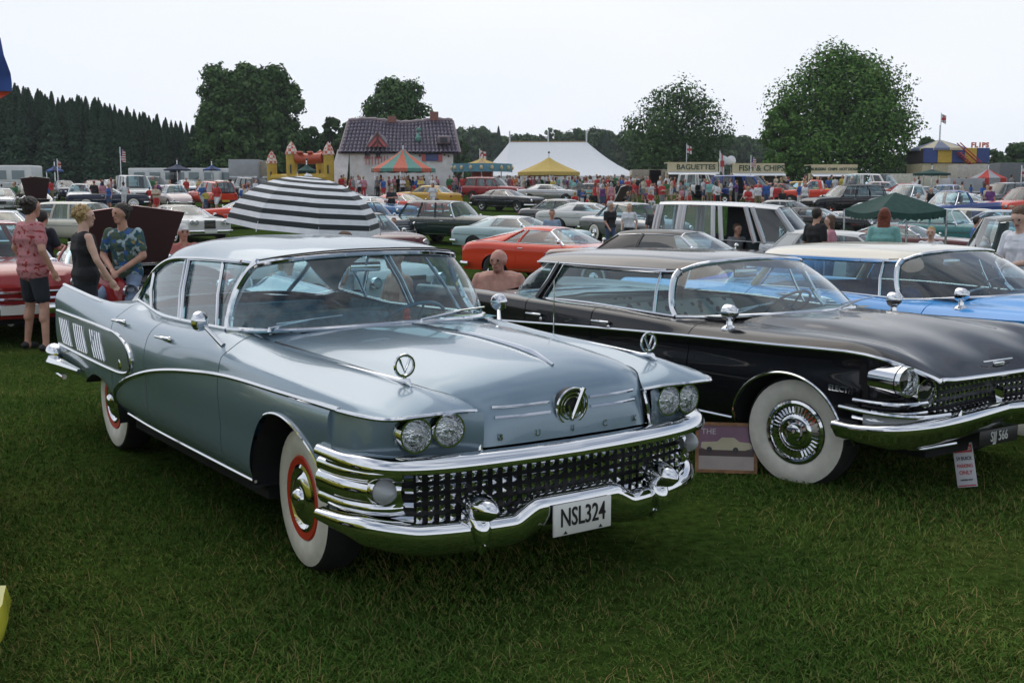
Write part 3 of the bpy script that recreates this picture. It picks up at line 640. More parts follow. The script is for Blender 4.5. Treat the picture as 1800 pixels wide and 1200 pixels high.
    tr = roof.eval([-2.85], np.linspace(0, 3, 30))[0]
    rb_ = crom([(-3.40, 0, 1.078), (-3.37, .32, 1.072), (-3.27, .55, 1.062), (-3.10, .68, 1.058), (-2.95, .735, 1.085)], 30)
    m = MB().grid(pane(rb_, tr, .05, c=-2.4)); m.mirror(); m.build('rear_window', GLASS, T, weld=1e-4)
    f = np.vstack([mir(tr)[::-1], tr[1:]]); MB().tube(f, .014, 6).build('rear_window_frame', CHROME, T)
    gp_ = pane(rb_, tr, .05, c=-2.4)
    for s in (1, -1): MB().tube(gp_[:, 15] * np.array([1, s, 1]), .016, 6).build('rear_window_divider', simple('teal_trim', (.05, .12, .15), .4), T)
    for s in (1, -1):
        S_ = np.array([1, s, 1])
        ap = crom([(-1.075, .812, 1.060), (-1.13, .775, 1.15), (-1.15, .72, 1.28), (-1.11, .66, 1.39), (-1.05, .632, 1.43)], 16)
        MB().tube(ap * S_, .024, 8).build('pillar', CHROME, T)
        rail = crom([(-1.08, .645, 1.422), (-1.18, .664, 1.427), (-1.45, .675, 1.426), (-1.9, .688, 1.417), (-2.3, .703, 1.396), (-2.56, .718, 1.328), (-2.74, .732, 1.228), (-2.90, .748, 1.09)], 40)
        MB().tube(rail * S_, .013, 6).build('drip_rail', CHROME, T)
        belt = crom([(-1.09, .812, 1.068), (-1.6, .812, 1.056), (-2.15, .806, 1.047), (-2.3, .80, 1.052), (-2.5, .785, 1.068), (-2.7, .768, 1.084), (-2.90, .75, 1.095)], 40)
        MB().tube(belt * S_, .012, 6).build('belt_trim', CHROME, T)
        for nm, a, b in (('window_glass', 0, 20), ('window_glass', 20, 36)):
            bb = belt[a:b + 1] + np.array([0, -.012, 0]); tt = rail[a:b + 1] + np.array([0, -.012, -.008]); o = MB().grid(np.stack([bb, (bb + tt) / 2 + np.array([0, .012, 0]), tt]) * S_).build(nm, GLASS, T)
        def col(bx, bz, tx, tz, r, nm, mat=CHROME):
            by = np.interp(-bx, -belt[:, 0], belt[:, 1]); ty = np.interp(-tx, -rail[:, 0], rail[:, 1])
            MB().tube(np.array([(bx, by, bz), ((bx + tx) / 2, (by + ty) / 2 + .012, (bz + tz) / 2), (tx, ty, tz)]) * S_, r, 6).build(nm, mat, T)
        col(-1.84, 1.05, -2.0, 1.41, .014, 'window_post'); col(-1.90, 1.05, -2.06, 1.40, .009, 'window_post'); col(-1.24, 1.06, -1.47, 1.41, .011, 'vent_post'); col(-2.50, 1.07, -2.62, 1.29, .011, 'quarter_post')
        # door mirror
        mo = empty('door_mirror', (-.92, s * .90, 1.0), 0, T)
        MB().tube([(0, 0, 0), (-.09, s * .055, .085), (-.115, s * .07, .10)], [.016, .010, .010], 8).build('mirror_stalk', CHROME, mo)
        m = MB(); m.lathe([(.001, .045), (.03, .038), (.052, .018), (.056, 0), (.054, -.012), (.001, -.012)], 24, axis='x'); h = m.build('mirror_head', CHROME, mo); h.location = (-.125, s * .08, .125); h.rotation_euler = (0, 0, -s * .5)
        # fender sights
        so = empty('fender_ornament', (.70, s * .70, .995), s * .0, T)
        a = np.linspace(0, 2 * math.pi, 28, endpoint=False); rr = .046
        m = MB(); m.tube(np.stack([0 * a, rr * np.cos(a), .075 + rr * np.sin(a)], 1), .008, 6, closed=True); m.build('ornament_ring', CHROME, so)
        m = MB(); m.tube([(0, -.024, .105), (0, 0, .045), (0, .03, .112)], .007, 5); m.build('ornament_vee', CHROME, so)
        m = MB(); m.tube([(-.62, s * .045, .018), (-.3, s * .02, .010), (-.05, 0, .004), (.03, 0, .010), (.06, 0, -.01)], [.003, .009, .012, .014, .004], 8); m.tube([(0, 0, 0), (0, 0, .032)], .009, 6); m.build('ornament_spear', CHROME, so)
        # wipers
        wi = MB(); b0 = base[3 if s > 0 else 20] * S_ + np.array([.05, 0, -.012]); wi.tube([b0, b0 + np.array([.0, 0, .03]), b0 + np.array([-.045, .28, .06])], [.018, .009, .005], 6); wi.tube([b0 + np.array([-.03, .05, .05]), b0 + np.array([-.06, .46, .07])], .006, 5); wi.build('wiper', CHROME, T)
        # inner trim
        xs = np.linspace(-2.75, -.85, 12); gi = np.stack([np.stack([xs, 0 * xs + y, 0 * xs + z], 1) for y, z in ((.80, .36), (.785, .8), (.775, 1.0), (.80, 1.045))]); MB().grid(gi * S_).build('door_lining', TEAL_L, T)
        wheel(T, (0, s * .775, .355), .355, .20, s, 'white', red=True, steer=R(-4)); wheel(T, (-3.24, s * .755, .355), .355, .20, s, 'white', red=True)
    # hood furniture
    hp = [hood.eval([t], [0.0])[0, 0] for t in np.linspace(-.45, .80, 12)]; hp = np.array(hp) + np.array([0, 0, .006])
    MB().tube(hp, [.004, .006, .008, .009, .009, .010, .010, .011, .012, .014, .016, .006], 6).build('hood_spear', CHROME, T)
    em = empty('hood_emblem', (.972, 0, .862), 0, T); em.rotation_euler = (0, R(8), 0)
    for rr, q in ((.082, .008), (.062, .006), (.045, .005)):
        a = np.linspace(0, 2 * math.pi, 36, endpoint=False); MB().tube(np.stack([.006 + 0 * a, rr * np.cos(a), rr * np.sin(a)], 1), q, 6, closed=True).build('emblem_ring', CHROME, em)
    MB().lathe([(.001, 0), (.074, 0), (.080, -.03)], 30, axis='x').build('emblem_disc', TRIMBLK, em)
    MB().tube([(.012, -.025, .01), (.014, .0, -.06), (.016, .05, .085)], [.007, .010, .012], 6).build('emblem_tick', CHROME, em)
    for s in (1, -1):
        for z, y1 in ((.890, .40), (.848, .395)):
            ys = np.linspace(.115, y1, 8); p = []
            for y in ys:
                t = np.linspace(.84, 1.0, 60); gg = hood.eval(t, np.linspace(0, 2, 41)); f = gg.reshape(-1, 3); d = (f[:, 1] - y) ** 2 + (f[:, 2] - z) ** 2; p.append((f[d.argmin(), 0] + .004, y * s, z))
            MB().tube(np.array(p), .007, 6).build('hood_strip', CHROME, T)
    for i, c in enumerate('BUICK'):
        y = -.38 + .19 * i; x = np.interp(abs(y), [0, .38], [.988, .966]); text_obj('hood_letter', c, .042, CHROME, T, extrude=.004, loc=(x, y, .762), rot=(R(90), 0, R(90)))
    MB().tube([(-.25, .82, 1.0), (-.26, .83, 1.32)], [.005, .0025], 6).build('aerial', CHROME, T)
    # interior
    bench(T, -1.42, -.70, .70, .62, 1.02, TEAL, TEAL_L); bench(T, -2.35, -.68, .68, .62, 1.0, TEAL, TEAL_L)
    m = MB(); pr = [(-.62, 1.075), (-.75, 1.075), (-.88, 1.06), (-.93, 1.02), (-.92, .92), (-.86, .80), (-.80, .55)]; m.grid(np.array([[(x - .12 * abs(y / .75) ** 2, y, z) for x, z in pr] for y in np.linspace(-.77, .77, 16)])); m.build('dashboard', TEAL, T)
    MB().box((-3.36, -.60, .98), (-2.92, .60, 1.02)).build('parcel_shelf', TEAL, T)
    steering(T, (-1.12, .38, 1.02), .215, simple('blue_steering_plastic', (.05, .17, .24), .3))
    m = MB(); m.tube([(-.95, 0, 1.45), (-.98, 0, 1.40)], .008, 6); m.rbox((-1.0, -.10, 1.36), (-.98, .10, 1.415), .01, 2); m.build('rear_view_mirror', CHROME, T)
    MB().box((-.85, .52, 1.078), (-.78, .70, 1.084)).build('dash_card', simple('yellow_card', (.75, .68, .25), .7), T)
    m = MB(); m.ball((-.86, .20, 1.12), (.022, .022, .025), 10, 8); m.ball((-.86, .20, 1.085), (.026, .026, .02), 10, 6); m.build('dash_figure', REDM, T)
    return T
silver_car()
# ------------------------------------------------------------------ flat-roofed hardtops (the black one with fins, the blue one)
BLACKP = paint('black_paint', (.008, .008, .010), rough=.22, coat=.75)
BLUEP = paint('sky_blue_paint', (.085, .36, .80), rough=.28)
CREAMP = paint('cream_paint', (.70, .66, .56), rough=.3)
def spotted():
    m, nt, b = new_mat('spotted_seat_cloth'); setp(b, rough=.8)
    tc = nt.nodes.new('ShaderNodeTexCoord'); v = nt.nodes.new('ShaderNodeTexVoronoi'); v.inputs['Scale'].default_value = 13
    nt.links.new(tc.outputs['Object'], v.inputs['Vector'])
    r = nt.nodes.new('ShaderNodeValToRGB'); r.color_ramp.elements[0].position = .28; r.color_ramp.elements[1].position = .38
    r.color_ramp.elements[0].color = (.03, .03, .03, 1); r.color_ramp.elements[1].color = (.58, .60, .54, 1)
    nt.links.new(v.outputs['Distance'], r.inputs[0]); nt.links.new(r.outputs[0], b.inputs['Base Color'])
    return m
def flattop(name, loc, yaw, label, body, roofm, seat, seat2, black, rear_x=-2.97, deck_z=.995):
    T = empty(name, loc, yaw); tag(T, label, 'car')
    fin = 1.0 if black else 0.0
    top = Loft([
        [(-.62, 0, 1.035), (-.2, 0, 1.03), (.15, 0, 1.008), (.40, 0, .975), (.55, .60, 0, .925), (.70, .755, 0, .865), (.85, .845, 0, .81), (1.0, .895, 0, .778)],
        [(-.68, .26, 1.035), (-.2, .26, 1.034), (.15, .26, 1.014), (.40, .26, .984), (.55, .60, .27, .937), (.70, .765, .28, .874), (.85, .855, .29, .816), (1.0, .905, .30, .782)],
        [(-.80, .52, 1.02), (-.2, .50, 1.025), (.15, .50, 1.008), (.40, .50, .978), (.55, .60, .50, .93), (.70, .77, .50, .868), (.85, .862, .49, .818), (1.0, .912, .48, .786)],
        [(-.90, .70, 1.0), (-.2, .66, .985), (.15, .65, .978), (.40, .645, .965), (.55, .585, .635, .938), (.70, .745, .62, .885), (.85, .85, .60, .828), (1.0, .91, .575, .789)],
        [(-.90, .82, .978), (-.2, .81, .985), (.15, .805, .99), (.40, .795, .985), (.55, .565, .775, .965), (.70, .71, .74, .92), (.85, .825, .69, .85), (1.0, .902, .63, .793)],
        [(-.90, .925, .945), (-.2, .92, .955), (.15, .915, .968), (.40, .905, .972), (.55, .55, .885, .958), (.70, .70, .845, .92), (.85, .825, .765, .855), (1.0, .906, .66, .792)],
        [(-.90, .975, .90), (-.13, .975, .915), (.43, .43, .955, .930), (.55, .56, .94, .925), (.70, .71, .898, .90), (.85, .835, .80, .848), (1.0, .912, .67, .786)]])
    lw = lambda z1, z2: z1 * fin + z2 * (1 - fin)
    side = Loft([
        [(-4.7, .55, .90), (-4.2, .58, .96), (-3.5, .62, .99), (-2.9, .68, .995), (-.90, .70, 1.0), (.6, .62, .95)],
        [(-4.7, .66, lw(.93, .90)), (-4.2, .68, lw(.97, .95)), (-3.5, .73, 1.0), (-2.9, .775, 1.0), (-2, .80, 1.005), (-1.2, .80, .98), (-.90, .82, .978), (.6, .78, .965)],
        [(-4.7, lw(.90, .84), lw(1.0, .97)), (-4.2, lw(.92, .86), lw(1.01, .985)), (-3.5, lw(.935, .885), lw(1.005, .985)), (-2.9, lw(.942, .90), lw(.995, .975)), (-2, lw(.945, .91), .978), (-1.2, lw(.940, .92), .958), (-.90, .925, .945), (.6, .88, .955)],
        [(-4.7, .93, lw(.73, .93)), (-4.2, .95, lw(.75, .935)), (-3.5, .965, lw(.775, .935)), (-2.9, .975, lw(.805, .93)), (-1.9, .98, lw(.853, .92)), (-.85, .98, .893), (-.13, .975, .915), (.43, .955, .93), (.6, .925, .92)],
        [(-4.7, .91, lw(.68, .82)), (-3.5, .95, lw(.72, .83)), (-2.9, .96, lw(.75, .84)), (-1.9, .966, lw(.795, .84)), (-.85, .967, .84), (-.13, .962, .855), (.43, .942, .87), (.6, .915, .86)],
        [(-4.7, .91, .60), (-3.5, .965, .62), (-2.9, .975, .63), (-1.9, .98, .65), (-.85, .98, .68), (.6, .955, .68)],
        [(-4.7, .88, .46), (-3.5, .95, .44), (-1.9, .95, .42), (-.85, .945, .40), (.6, .93, .44)],
        [(-4.7, .80, .40), (-3.5, .88, .34), (-1.9, .88, .31), (-.85, .88, .31), (.6, .86, .38)]], corners=(3,))
    FA = (.02, .36, .455, .385); RA = (-3.2, .34, .45, .30)
    panel(top, 'hood', -.62, 1.0, 0, 3, 54, 36, body, T, center=True, lipd=0)
    panel(top, 'fender', -.86, 1.0, 3, 6, 54, 22, body, T, lipd=.02)
    panel(side, 'lower_fender', -.86, .58, 3, 7, 70, 44, body, T, arches=[FA])
    d1 = panel(side, 'door', -1.93, -.86, 1, 7, 40, 44, body, T); d2 = panel(side, 'door', -2.80, -1.93, 1, 7, 34, 44, body, T, arches=[RA])
    panel(side, 'quarter_panel', -4.7, -2.80, 0, 7, 80, 50, body, T, arches=[RA])
    deck = Loft([[(-4.75, -4.74, 0, .60), (-4.65, -4.70, 0, .80), (-4.5, 0, .90), (-3.9, 0, .965), (-3.2, 0, .985)], [(-4.75, -4.72, .34, .60), (-4.65, -4.69, .34, .80), (-4.5, .34, .90), (-3.9, .35, .97), (-3.0, .42, .99)],
                 [(-4.75, -4.70, .57, .60), (-4.65, -4.68, .56, .80), (-4.5, .56, .915), (-3.9, .60, .975), (-2.8, .69, .996)]])
    panel(deck, 'trunk_lid', -4.75, -2.82, 0, 2, 36, 16, body, T, center=True, lipd=0)
    m = MB(); rear = side.eval([-4.70], np.linspace(0, 7, 30))[0]; m.grid(np.stack([rear, np.stack([rear[:, 0], rear[:, 1] * 0, np.minimum(rear[:, 2], .88)], 1)])); m.mirror(); fix_normals(m.build('tail_panel', body, T, weld=1e-4))
    hw = MB()
    for cx, cz, rx, rz in (FA, RA):
        for s in (1, -1):
            m = MB(); a = np.linspace(0, math.pi, 26); arc = np.stack([cx + rx * 1.015 * np.cos(a), 0 * a, cz + np.sin(a) * rz * 1.02], 1); m.grid(np.stack([arc + np.array([0, s * y, 0]) for y in (.94, .70, .50)])); m.grid(np.stack([arc + np.array([0, s * .50, 0]), arc * np.array([0, 1, 0]) + np.array([cx, s * .50, .30])])); m.build('wheel_housing', UNDER, T)
    MB().box((-2.72, -.86, .27), (-.47, .86, .36)).build('floor_pan', UNDER, T); MB().box((-.46, -.48, .27), (.70, .48, .60)).build('engine_tray', UNDER, T); MB().box((-4.6, -.48, .30), (-2.73, .48, .55)).build('boot_floor', UNDER, T)
    a = np.linspace(-.0, math.pi, 44); ax, az = FA[0] + FA[2] * np.cos(a), FA[1] + FA[3] * np.sin(a); y = side.side(ax, az, 3) + .004; p = np.stack([ax, y, az], 1)
    for s in (1, -1): MB().tube(p if s > 0 else mir(p), .010, 6).build('arch_trim', CHROME, T)
    # roof slab with overhanging rear
    r0 = rear_x
    roof = Loft([
        [(-1.14, 0, 1.385), (-1.3, 0, 1.400), (-1.8, 0, 1.412), (-2.4, 0, 1.405), (-2.9, r0 - .03, 0, 1.375), (-3.0, r0 - .10, 0, 1.355)],
        [(-1.14, -1.17, .36, 1.375), (-1.3, -1.32, .37, 1.390), (-1.8, .39, 1.400), (-2.4, .40, 1.392), (-2.9, r0 - .03, .42, 1.362), (-3.0, r0 - .09, .43, 1.344)],
        [(-1.14, -1.23, .55, 1.352), (-1.3, -1.36, .57, 1.362), (-1.8, .60, 1.368), (-2.4, .615, 1.360), (-2.9, r0 - .02, .64, 1.330), (-3.0, r0 - .05, .645, 1.316)],
        [(-1.14, -1.30, .635, 1.312), (-1.3, -1.42, .665, 1.308), (-1.8, .69, 1.305), (-2.4, .705, 1.303), (-2.9, r0 - .0, .705, 1.300), (-3.0, r0 - .02, .70, 1.298)],
        [(-1.14, -1.30, .620, 1.300), (-1.3, -1.42, .645, 1.288), (-1.8, .66, 1.284), (-2.4, .675, 1.282), (-2.9, r0 + .02, .68, 1.282), (-3.0, r0, .68, 1.283)]], corners=(3,))
    panel(roof, 'roof', -1.14, -3.0, 0, 4, 44, 34, roofm, T, center=True, gap=0, lipd=0)
    g = roof.patch(-1.2, -3.0, 0, 3, 24, 14) * np.array([1, .97, 1]) + np.array([0, 0, -.045]); g[-1, :, 2] += .03
    m = MB().grid(g); m.mirror(); m.build('headlining', HEADL, T, weld=1e-4)
    hd = roof.eval([-1.14], np.linspace(0, 3, 30))[0] + np.array([-.01, 0, -.012])
    base = crom([(-.52, 0, 1.032), (-.57, .35, 1.028), (-.70, .58, 1.018), (-.92, .74, .998), (-1.175, .795, .982)], 30)
    def pane(a, b, bulge, n=8, c=-1.5):
        out = []
        for f in np.linspace(0, 1, n):
            p = a * (1 - f) + b * f; d = p - np.array([c, 0, 1.1]); d[:, 2] *= .3; d /= np.linalg.norm(d, axis=1)[:, None]; out.append(p + d * bulge * math.sin(math.pi * f))
        return np.array(out)
    m = MB().grid(pane(base, hd, .04)); m.mirror(); m.build('windshield', GLASS, T, weld=1e-4)
    hr = top.eval([-.615], np.linspace(0, 3, 12))[0]; hr = crom(np.vstack([hr, [(-.87, .83, .978), (-1.1, .83, .975)]]), 30) + np.array([0, 0, -.004])
    m = MB().grid(np.stack([hr, (hr + base) / 2, base + np.array([-.02, 0, 0])]), flip=True); m.mirror(); m.build('cowl', body, T, weld=1e-4)
    for c, r in ((hd + np.array([.012, 0, 0]), .016), (base + np.array([.006, 0, .002]), .014)):
        f = np.vstack([mir(c)[::-1], c[1:]]); MB().tube(f, r, 8).build('windshield_frame', CHROME, T)
    tr = roof.eval([-2.72], np.linspace(0, 3.2, 30))[0] + np.array([0, 0, -.02]); tr[:, 2] = np.minimum(tr[:, 2], 1.34)
    rb = crom([(-3.62, 0, .985), (-3.58, .35, .985), (-3.45, .60, .985), (-3.27, .73, .985), (-2.98, .77, .99)], 30)
    m = MB().grid(pane(rb, tr, .06, c=-2.5)); m.mirror(); m.build('rear_window', GLASS, T, weld=1e-4)
    f = np.vstack([mir(rb)[::-1], rb[1:]]); MB().tube(f, .013, 6).build('rear_window_frame', CHROME, T)
    for s in (1, -1):
        S_ = np.array([1, s, 1])
        ap = crom([(-1.175, .795, .985), (-1.24, .775, 1.05), (-1.29, .735, 1.16), (-1.315, .69, 1.25), (-1.305, .65, 1.302)], 14); MB().tube(ap * S_, .022, 8).build('pillar', CHROME, T)
        cp = np.array([(-2.86, .775, .99), (-2.74, .735, 1.15), (-2.66, .70, 1.285)]); MB().tube(cp * S_, [.05, .042, .036], 8, flat=1.0).build('pillar', body if black else simple('tan_pillar', (.45, .32, .20), .5), T)
        MB().tube((cp + np.array([.05, .012, 0])) * S_, .011, 6).build('pillar_trim', CHROME, T); MB().tube((cp + np.array([-.055, .008, 0])) * S_, .011, 6).build('pillar_trim', CHROME, T)
        rail = crom([(-1.31, .648, 1.296), (-1.42, .672, 1.288), (-1.8, .685, 1.284), (-2.4, .70, 1.282), (-2.66, .70, 1.283)], 24); MB().tube(rail * S_, .012, 6).build('drip_rail', CHROME, T)
        belt = crom([(-1.19, .80, .987), (-1.6, .81, .998), (-2.1, .81, 1.010), (-2.5, .80, 1.008), (-2.84, .78, .998)], 24); MB().tube(belt * S_, .010, 6).build('belt_trim', CHROME, T)
        for a_, b_ in ((0, 12), (12, 23)):
            bb = belt[a_:b_ + 1] + np.array([0, -.012, 0]); tt = rail[a_:b_ + 1] + np.array([0, -.014, 0]); MB().grid(np.stack([bb, (bb + tt) / 2 + np.array([0, .01, 0]), tt]) * S_).build('window_glass', GLASS, T)
        MB().tube(np.array([(-1.40, .805, .99), (-1.45, .74, 1.15), (-1.47, .675, 1.29)]) * S_, .011, 6).build('vent_post', CHROME, T)
        e = np.array([roof.eval([t], [3.0])[0, 0] for t in np.linspace(-1.3, -3.0, 20)]) + np.array([0, .004, -.008]); MB().tube(e * S_, .009, 6).build('roof_trim', CHROME, T)
        for dr, hx, hz in ((d1[0 if s > 0 else 1], -1.80, lw(.905, .93)), (d2[0 if s > 0 else 1], -2.66, lw(.89, .93))):
            y = side.side(hx, hz)[0]; m = MB(); m.tube([(hx + .09, s * (y + .004), hz), (hx + .07, s * (y + .035), hz + .004), (hx - .06, s * (y + .035), hz + .004), (hx - .08, s * (y + .004), hz)], .011, 8); m.ball((hx + .10, s * (y + .006), hz - .03), (.016, .012, .016), 10, 6); m.build('door_handle', CHROME, dr)
        wi = MB(); b0 = base[3 if s > 0 else 18] * S_ + np.array([.05, 0, -.01]); wi.tube([b0, b0 + np.array([0, 0, .03]), b0 + np.array([-.05, .28, .07])], [.016, .008, .005], 6); wi.tube([b0 + np.array([-.03, .05, .055]), b0 + np.array([-.075, .46, .08])], .007, 5); wi.build('wiper', DULL, T)
        xs = np.linspace(-2.8, -.95, 10); gi = np.stack([np.stack([xs, 0 * xs + y, 0 * xs + z], 1) for y, z in ((.80, .36), (.785, .8), (.78, .99))]); MB().grid(gi * S_).build('door_lining', seat2, T)
        st = .0
        if black: st = R(12)
        for x in (0, -3.2): wheel(T, (x, s * .775, .36), .36, .20, s, 'white', steer=st if x == 0 else 0, cap='finned')
        # mirror
        mo = empty('door_mirror', (-.58, s * .86, .955), 0, T)
        m = MB(); m.lathe([(.06, 0), (.055, .012), (.025, .03), (.022, .055), (.035, .075)], 18); m.build('mirror_base', CHROME, mo)
        m = MB(); m.lathe([(.001, .07), (.03, .055), (.050, .02), (.055, -.02), (.053, -.03), (.001, -.03)], 20, axis='x'); h = m.build('mirror_head', CHROME, mo); h.location = (0, 0, .115)
    bench(T, -1.52, -.70, .70, .58, .99 if black else .96, seat, seat2); bench(T, -2.38, -.68, .68, .58, .96, seat, seat2)
    m = MB(); pr = [(-.56, 1.015), (-.75, 1.01), (-.95, .99), (-1.0, .95), (-.98, .85), (-.92, .6)]; m.grid(np.array([[(x - .14 * abs(y / .75) ** 2, y, z) for x, z in pr] for y in np.linspace(-.76, .76, 14)])); m.build('dashboard', seat2, T)
    MB().box((-3.5, -.58, .93), (-2.95, .58, .97)).build('parcel_shelf', seat2, T)
    steering(T, (-1.2, .38, .99), .20, simple('dark_steering_plastic', (.03, .04, .05), .3))
    m = MB(); m.tube([(-1.3, 0, 1.36), (-1.28, 0, 1.30)], .008, 6); m.rbox((-1.29, -.12, 1.23), (-1.27, .12, 1.30), .01, 2); m.build('rear_view_mirror', DULL, T)
    # side line
    if black:
        pts = [(-4.65, .732), (-4.2, .75), (-3.5, .775), (-2.9, .805), (-1.9, .853), (-.85, .893), (-.13, .913), (.43, .928), (.55, .923)]
        p = np.array(pts); xs = np.linspace(-4.65, .55, 70); z = pchip(p[:, 0], p[:, 1], xs); yy = side.keys(xs)[:, 3, 1] + .006
        L = np.stack([xs, yy, z], 1)[:-4]; fr = np.array([top.eval([t], [6.0])[0, 0] for t in np.linspace(.45, 1.0, 30)]) + np.array([.004, .004, 0]); L = np.vstack([L, fr])
        for s in (1, -1): MB().tube(L * np.array([1, s, 1]), .012, 6).build('fin_line_trim', CHROME, T)
        for s in (1, -1):
            xs = np.linspace(-2.75, -.46, 16); pp = np.stack([xs, side.side(xs, .385) + .004, 0 * xs + .385], 1); MB().tube(pp * np.array([1, s, 1]), .010, 6).build('sill_trim', CHROME, T)
        t_ = top.eval([1.0], np.linspace(0, 6, 40))[0] + np.array([.004, 0, -.006]); f = np.vstack([mir(t_)[::-1], t_[1:]]); MB().tube(f, .015, 8).build('hood_lip_trim', CHROME, T)
        # grille cavity, studs
        gp = crom([(.78, 0, 0), (.80, .30, 0), (.82, .55, 0), (.80, .66, 0), (.70, .78, 0)], 24); gf = np.vstack([mir(gp)[::-1], gp[1:]])
        g = np.stack([np.stack([gf[:, 0] + dx, gf[:, 1], 0 * gf[:, 0] + z], 1) for z, dx in ((.40, -.05), (.50, 0), (.77, .03), (.79, .06))]); gr = MB().grid(g).build('grille', MATS['grille_black'], T)
        sm = bpy.data.meshes['grille_stud']; bars = MB(); dd = np.r_[0, np.cumsum(np.linalg.norm(np.diff(gf, axis=0), axis=1))]; cen = dd[len(dd) // 2]
        for z in (.545, .590, .635, .680, .725):
            for k in range(-12, 13):
                if abs(k) == 0 and z < .71 and z > .55: continue
                q = cen + k * .052; o = link(bpy.data.objects.new('grille_stud', sm), gr); o.location = (np.interp(q, dd, gf[:, 0]) + .022, np.interp(q, dd, gf[:, 1]), z); o.scale = (.9, 1, .75)
            pb = gf + np.array([.012, 0, 0]); pb[:, 2] = z; bars.tube(pb[4:-4], .005, 4)
        bars.build('grille_bar', TRIMBLK, gr)
        m = MB(); m.add([(.85, -.045, .68), (.85, .045, .68), (.86, 0, .53), (.89, 0, .66)], [(0, 2, 3), (2, 1, 3), (0, 3, 1)]); m.build('grille_vee', CHROME, T, smooth=False)
        for s in (1, -1):
            S_ = np.array([1, s, 1])
            cw = crom([(.56, .945, 0), (.66, .925, 0), (.74, .88, 0), (.775, .80, 0), (.77, .70, 0)], 20); zt = np.interp(cw[:, 0], [.56, .70, .78], [.92, .90, .86])
            g = np.array([np.stack([cw[:, 0], cw[:, 1], .46 * (1 - f) + zt * f], 1) for f in np.linspace(0, 1, 8)]); MB().grid(g * S_, flip=s > 0).build('headlight_panel', body, T)
            m = MB(); pth = crom([(.62, .905, .775), (.80, .86, .77), (.80, .86, .77)], 3)
            m.tube(np.array([(.62, .845, .788), (.80, .850, .785)]) * S_, [.10, .098], 24, cap=False); m.tube(np.array([(.66, .69, .715), (.81, .695, .712)]) * S_, [.09, .096], 24, cap=False); m.build('headlight_pod', CHROME, T)
            lamp(T, (.805, s * .850, .785), .076, s * .05); lamp(T, (.815, s * .695, .712), .076, s * .03)
            for z, r in ((.655, .012), (.60, .010), (.555, .010)):
                q = crom([(.54, .965, z), (.68, .955, z), (.80, .90, z), (.84, .80, z), (.85, .70, z)], 14); MB().tube(q * S_, r, 6).build('corner_strip', CHROME, T)
            q = crom([(.46, .985, .605), (.66, .985, .60), (.82, .925, .595), (.90, .80, .59), (.93, .60, .59)], 20); MB().tube(q * S_, .016, 8).build('bumper_upper_strip', CHROME, T)
            q = crom([(.62, .975, .56), (.80, .92, .555), (.885, .80, .55), (.91, .62, .55)], 14); g = np.stack([q + np.array([.0, 0, .03]), q + np.array([-.0, 0, -.03])]); MB().grid(g * S_).build('indicator_lens', simple('grey_lens', (.42, .44, .46), .15), T)
            m = MB(); m.tube(np.array([(.90, .54, .50), (.945, .53, .56), (.955, .52, .61)]) * S_, [.035, .03, .010], 8); m.build('bumper_guard', CHROME, T)
            text_obj('script_badge', 'ELECTRA', .048, CHROME, T, extrude=.004, loc=(.47, s * (side.side(.60, .70)[0] + .022), .705), rot=(R(90), 0, R(180) if s > 0 else 0), sx=1.1, bold=.001)
        bp_ = crom([(.90, 0, .560), (.935, .30, .555), (.945, .55, .545), (.91, .78, .530), (.80, .93, .512), (.60, .99, .495), (.43, .995, .495)], 50); bf = np.vstack([mir(bp_)[::-1], bp_[1:]])
        prof = [(-.05, .035), (.0, .040), (.035, .028), (.048, .004), (.042, -.02), (.02, -.045), (.0, -.075), (-.03, -.115), (-.06, -.13), (-.07, -.06)]
        MB().sweep(bf, prof, scale=np.interp(np.abs(bf[:, 1]), [0, .8, .95, .995, 1.0], [1, 1, .95, .7, .45])).build('front_bumper', CHROME, T, angle=60)
        for s in (1, -1): MB().tube(np.array([(.86, s * .42, .385), (.85, s * .72, .385), (.80, s * .80, .39)]), .010, 6).build('bumper_slot_trim', CHROME, T)
        pl = MB().rbox((.86, -.20, .335), (.872, .20, .43), .004, 2).build('number_plate', TRIMBLK, T)
        text_obj('plate_lettering', 'SJJ 566', .088, simple('silver_letter', (.62, .62, .60), .4), pl, sx=.75, extrude=.002, loc=(.8735, 0, .382), rot=(R(90), 0, R(90)))
        bd = MB(); bd.tube([(.835, -.15, .845), (.845, 0, .848), (.835, .15, .845)], .006, 6); bd.rbox((.835, -.05, .815), (.852, .05, .838), .004, 2); bd.build('hood_badge', CHROME, T)
    else:
        for s in (1, -1):
            xs = np.linspace(-2.4, -1.75, 8); pp = np.stack([xs, side.side(xs, .955) + .006, 0 * xs + .955 - .012 * (xs + 2.1)], 1); MB().tube(pp * np.array([1, s, 1]), [.004, .018, .02, .02, .02, .02, .018, .004], 8).build('side_spear', CHROME, T)
            xs = np.linspace(-4.6, .55, 30); pp = np.stack([xs, side.side(xs, .84) + .004, 0 * xs + .84], 1); MB().tube(pp * np.array([1, s, 1]), .009, 6).build('side_trim', CHROME, T)
        g = top.eval([1.0], np.linspace(0, 6, 30))[0]; m = MB().grid(np.stack([g, g * np.array([1, 1, 0]) + np.array([-.03, 0, .40])])); m.mirror(); m.build('grille', DULL, T, weld=1e-4)
        bp_ = crom([(.98, 0, .48), (.97, .5, .48), (.90, .85, .48), (.55, .99, .48)], 24); bf = np.vstack([mir(bp_)[::-1], bp_[1:]]); MB().tube(bf, .06, 8).build('front_bumper', CHROME, T)
        for s in (1, -1): lamp(T, (.93, s * .62, .66), .08); lamp(T, (.92, s * .42, .66), .08)
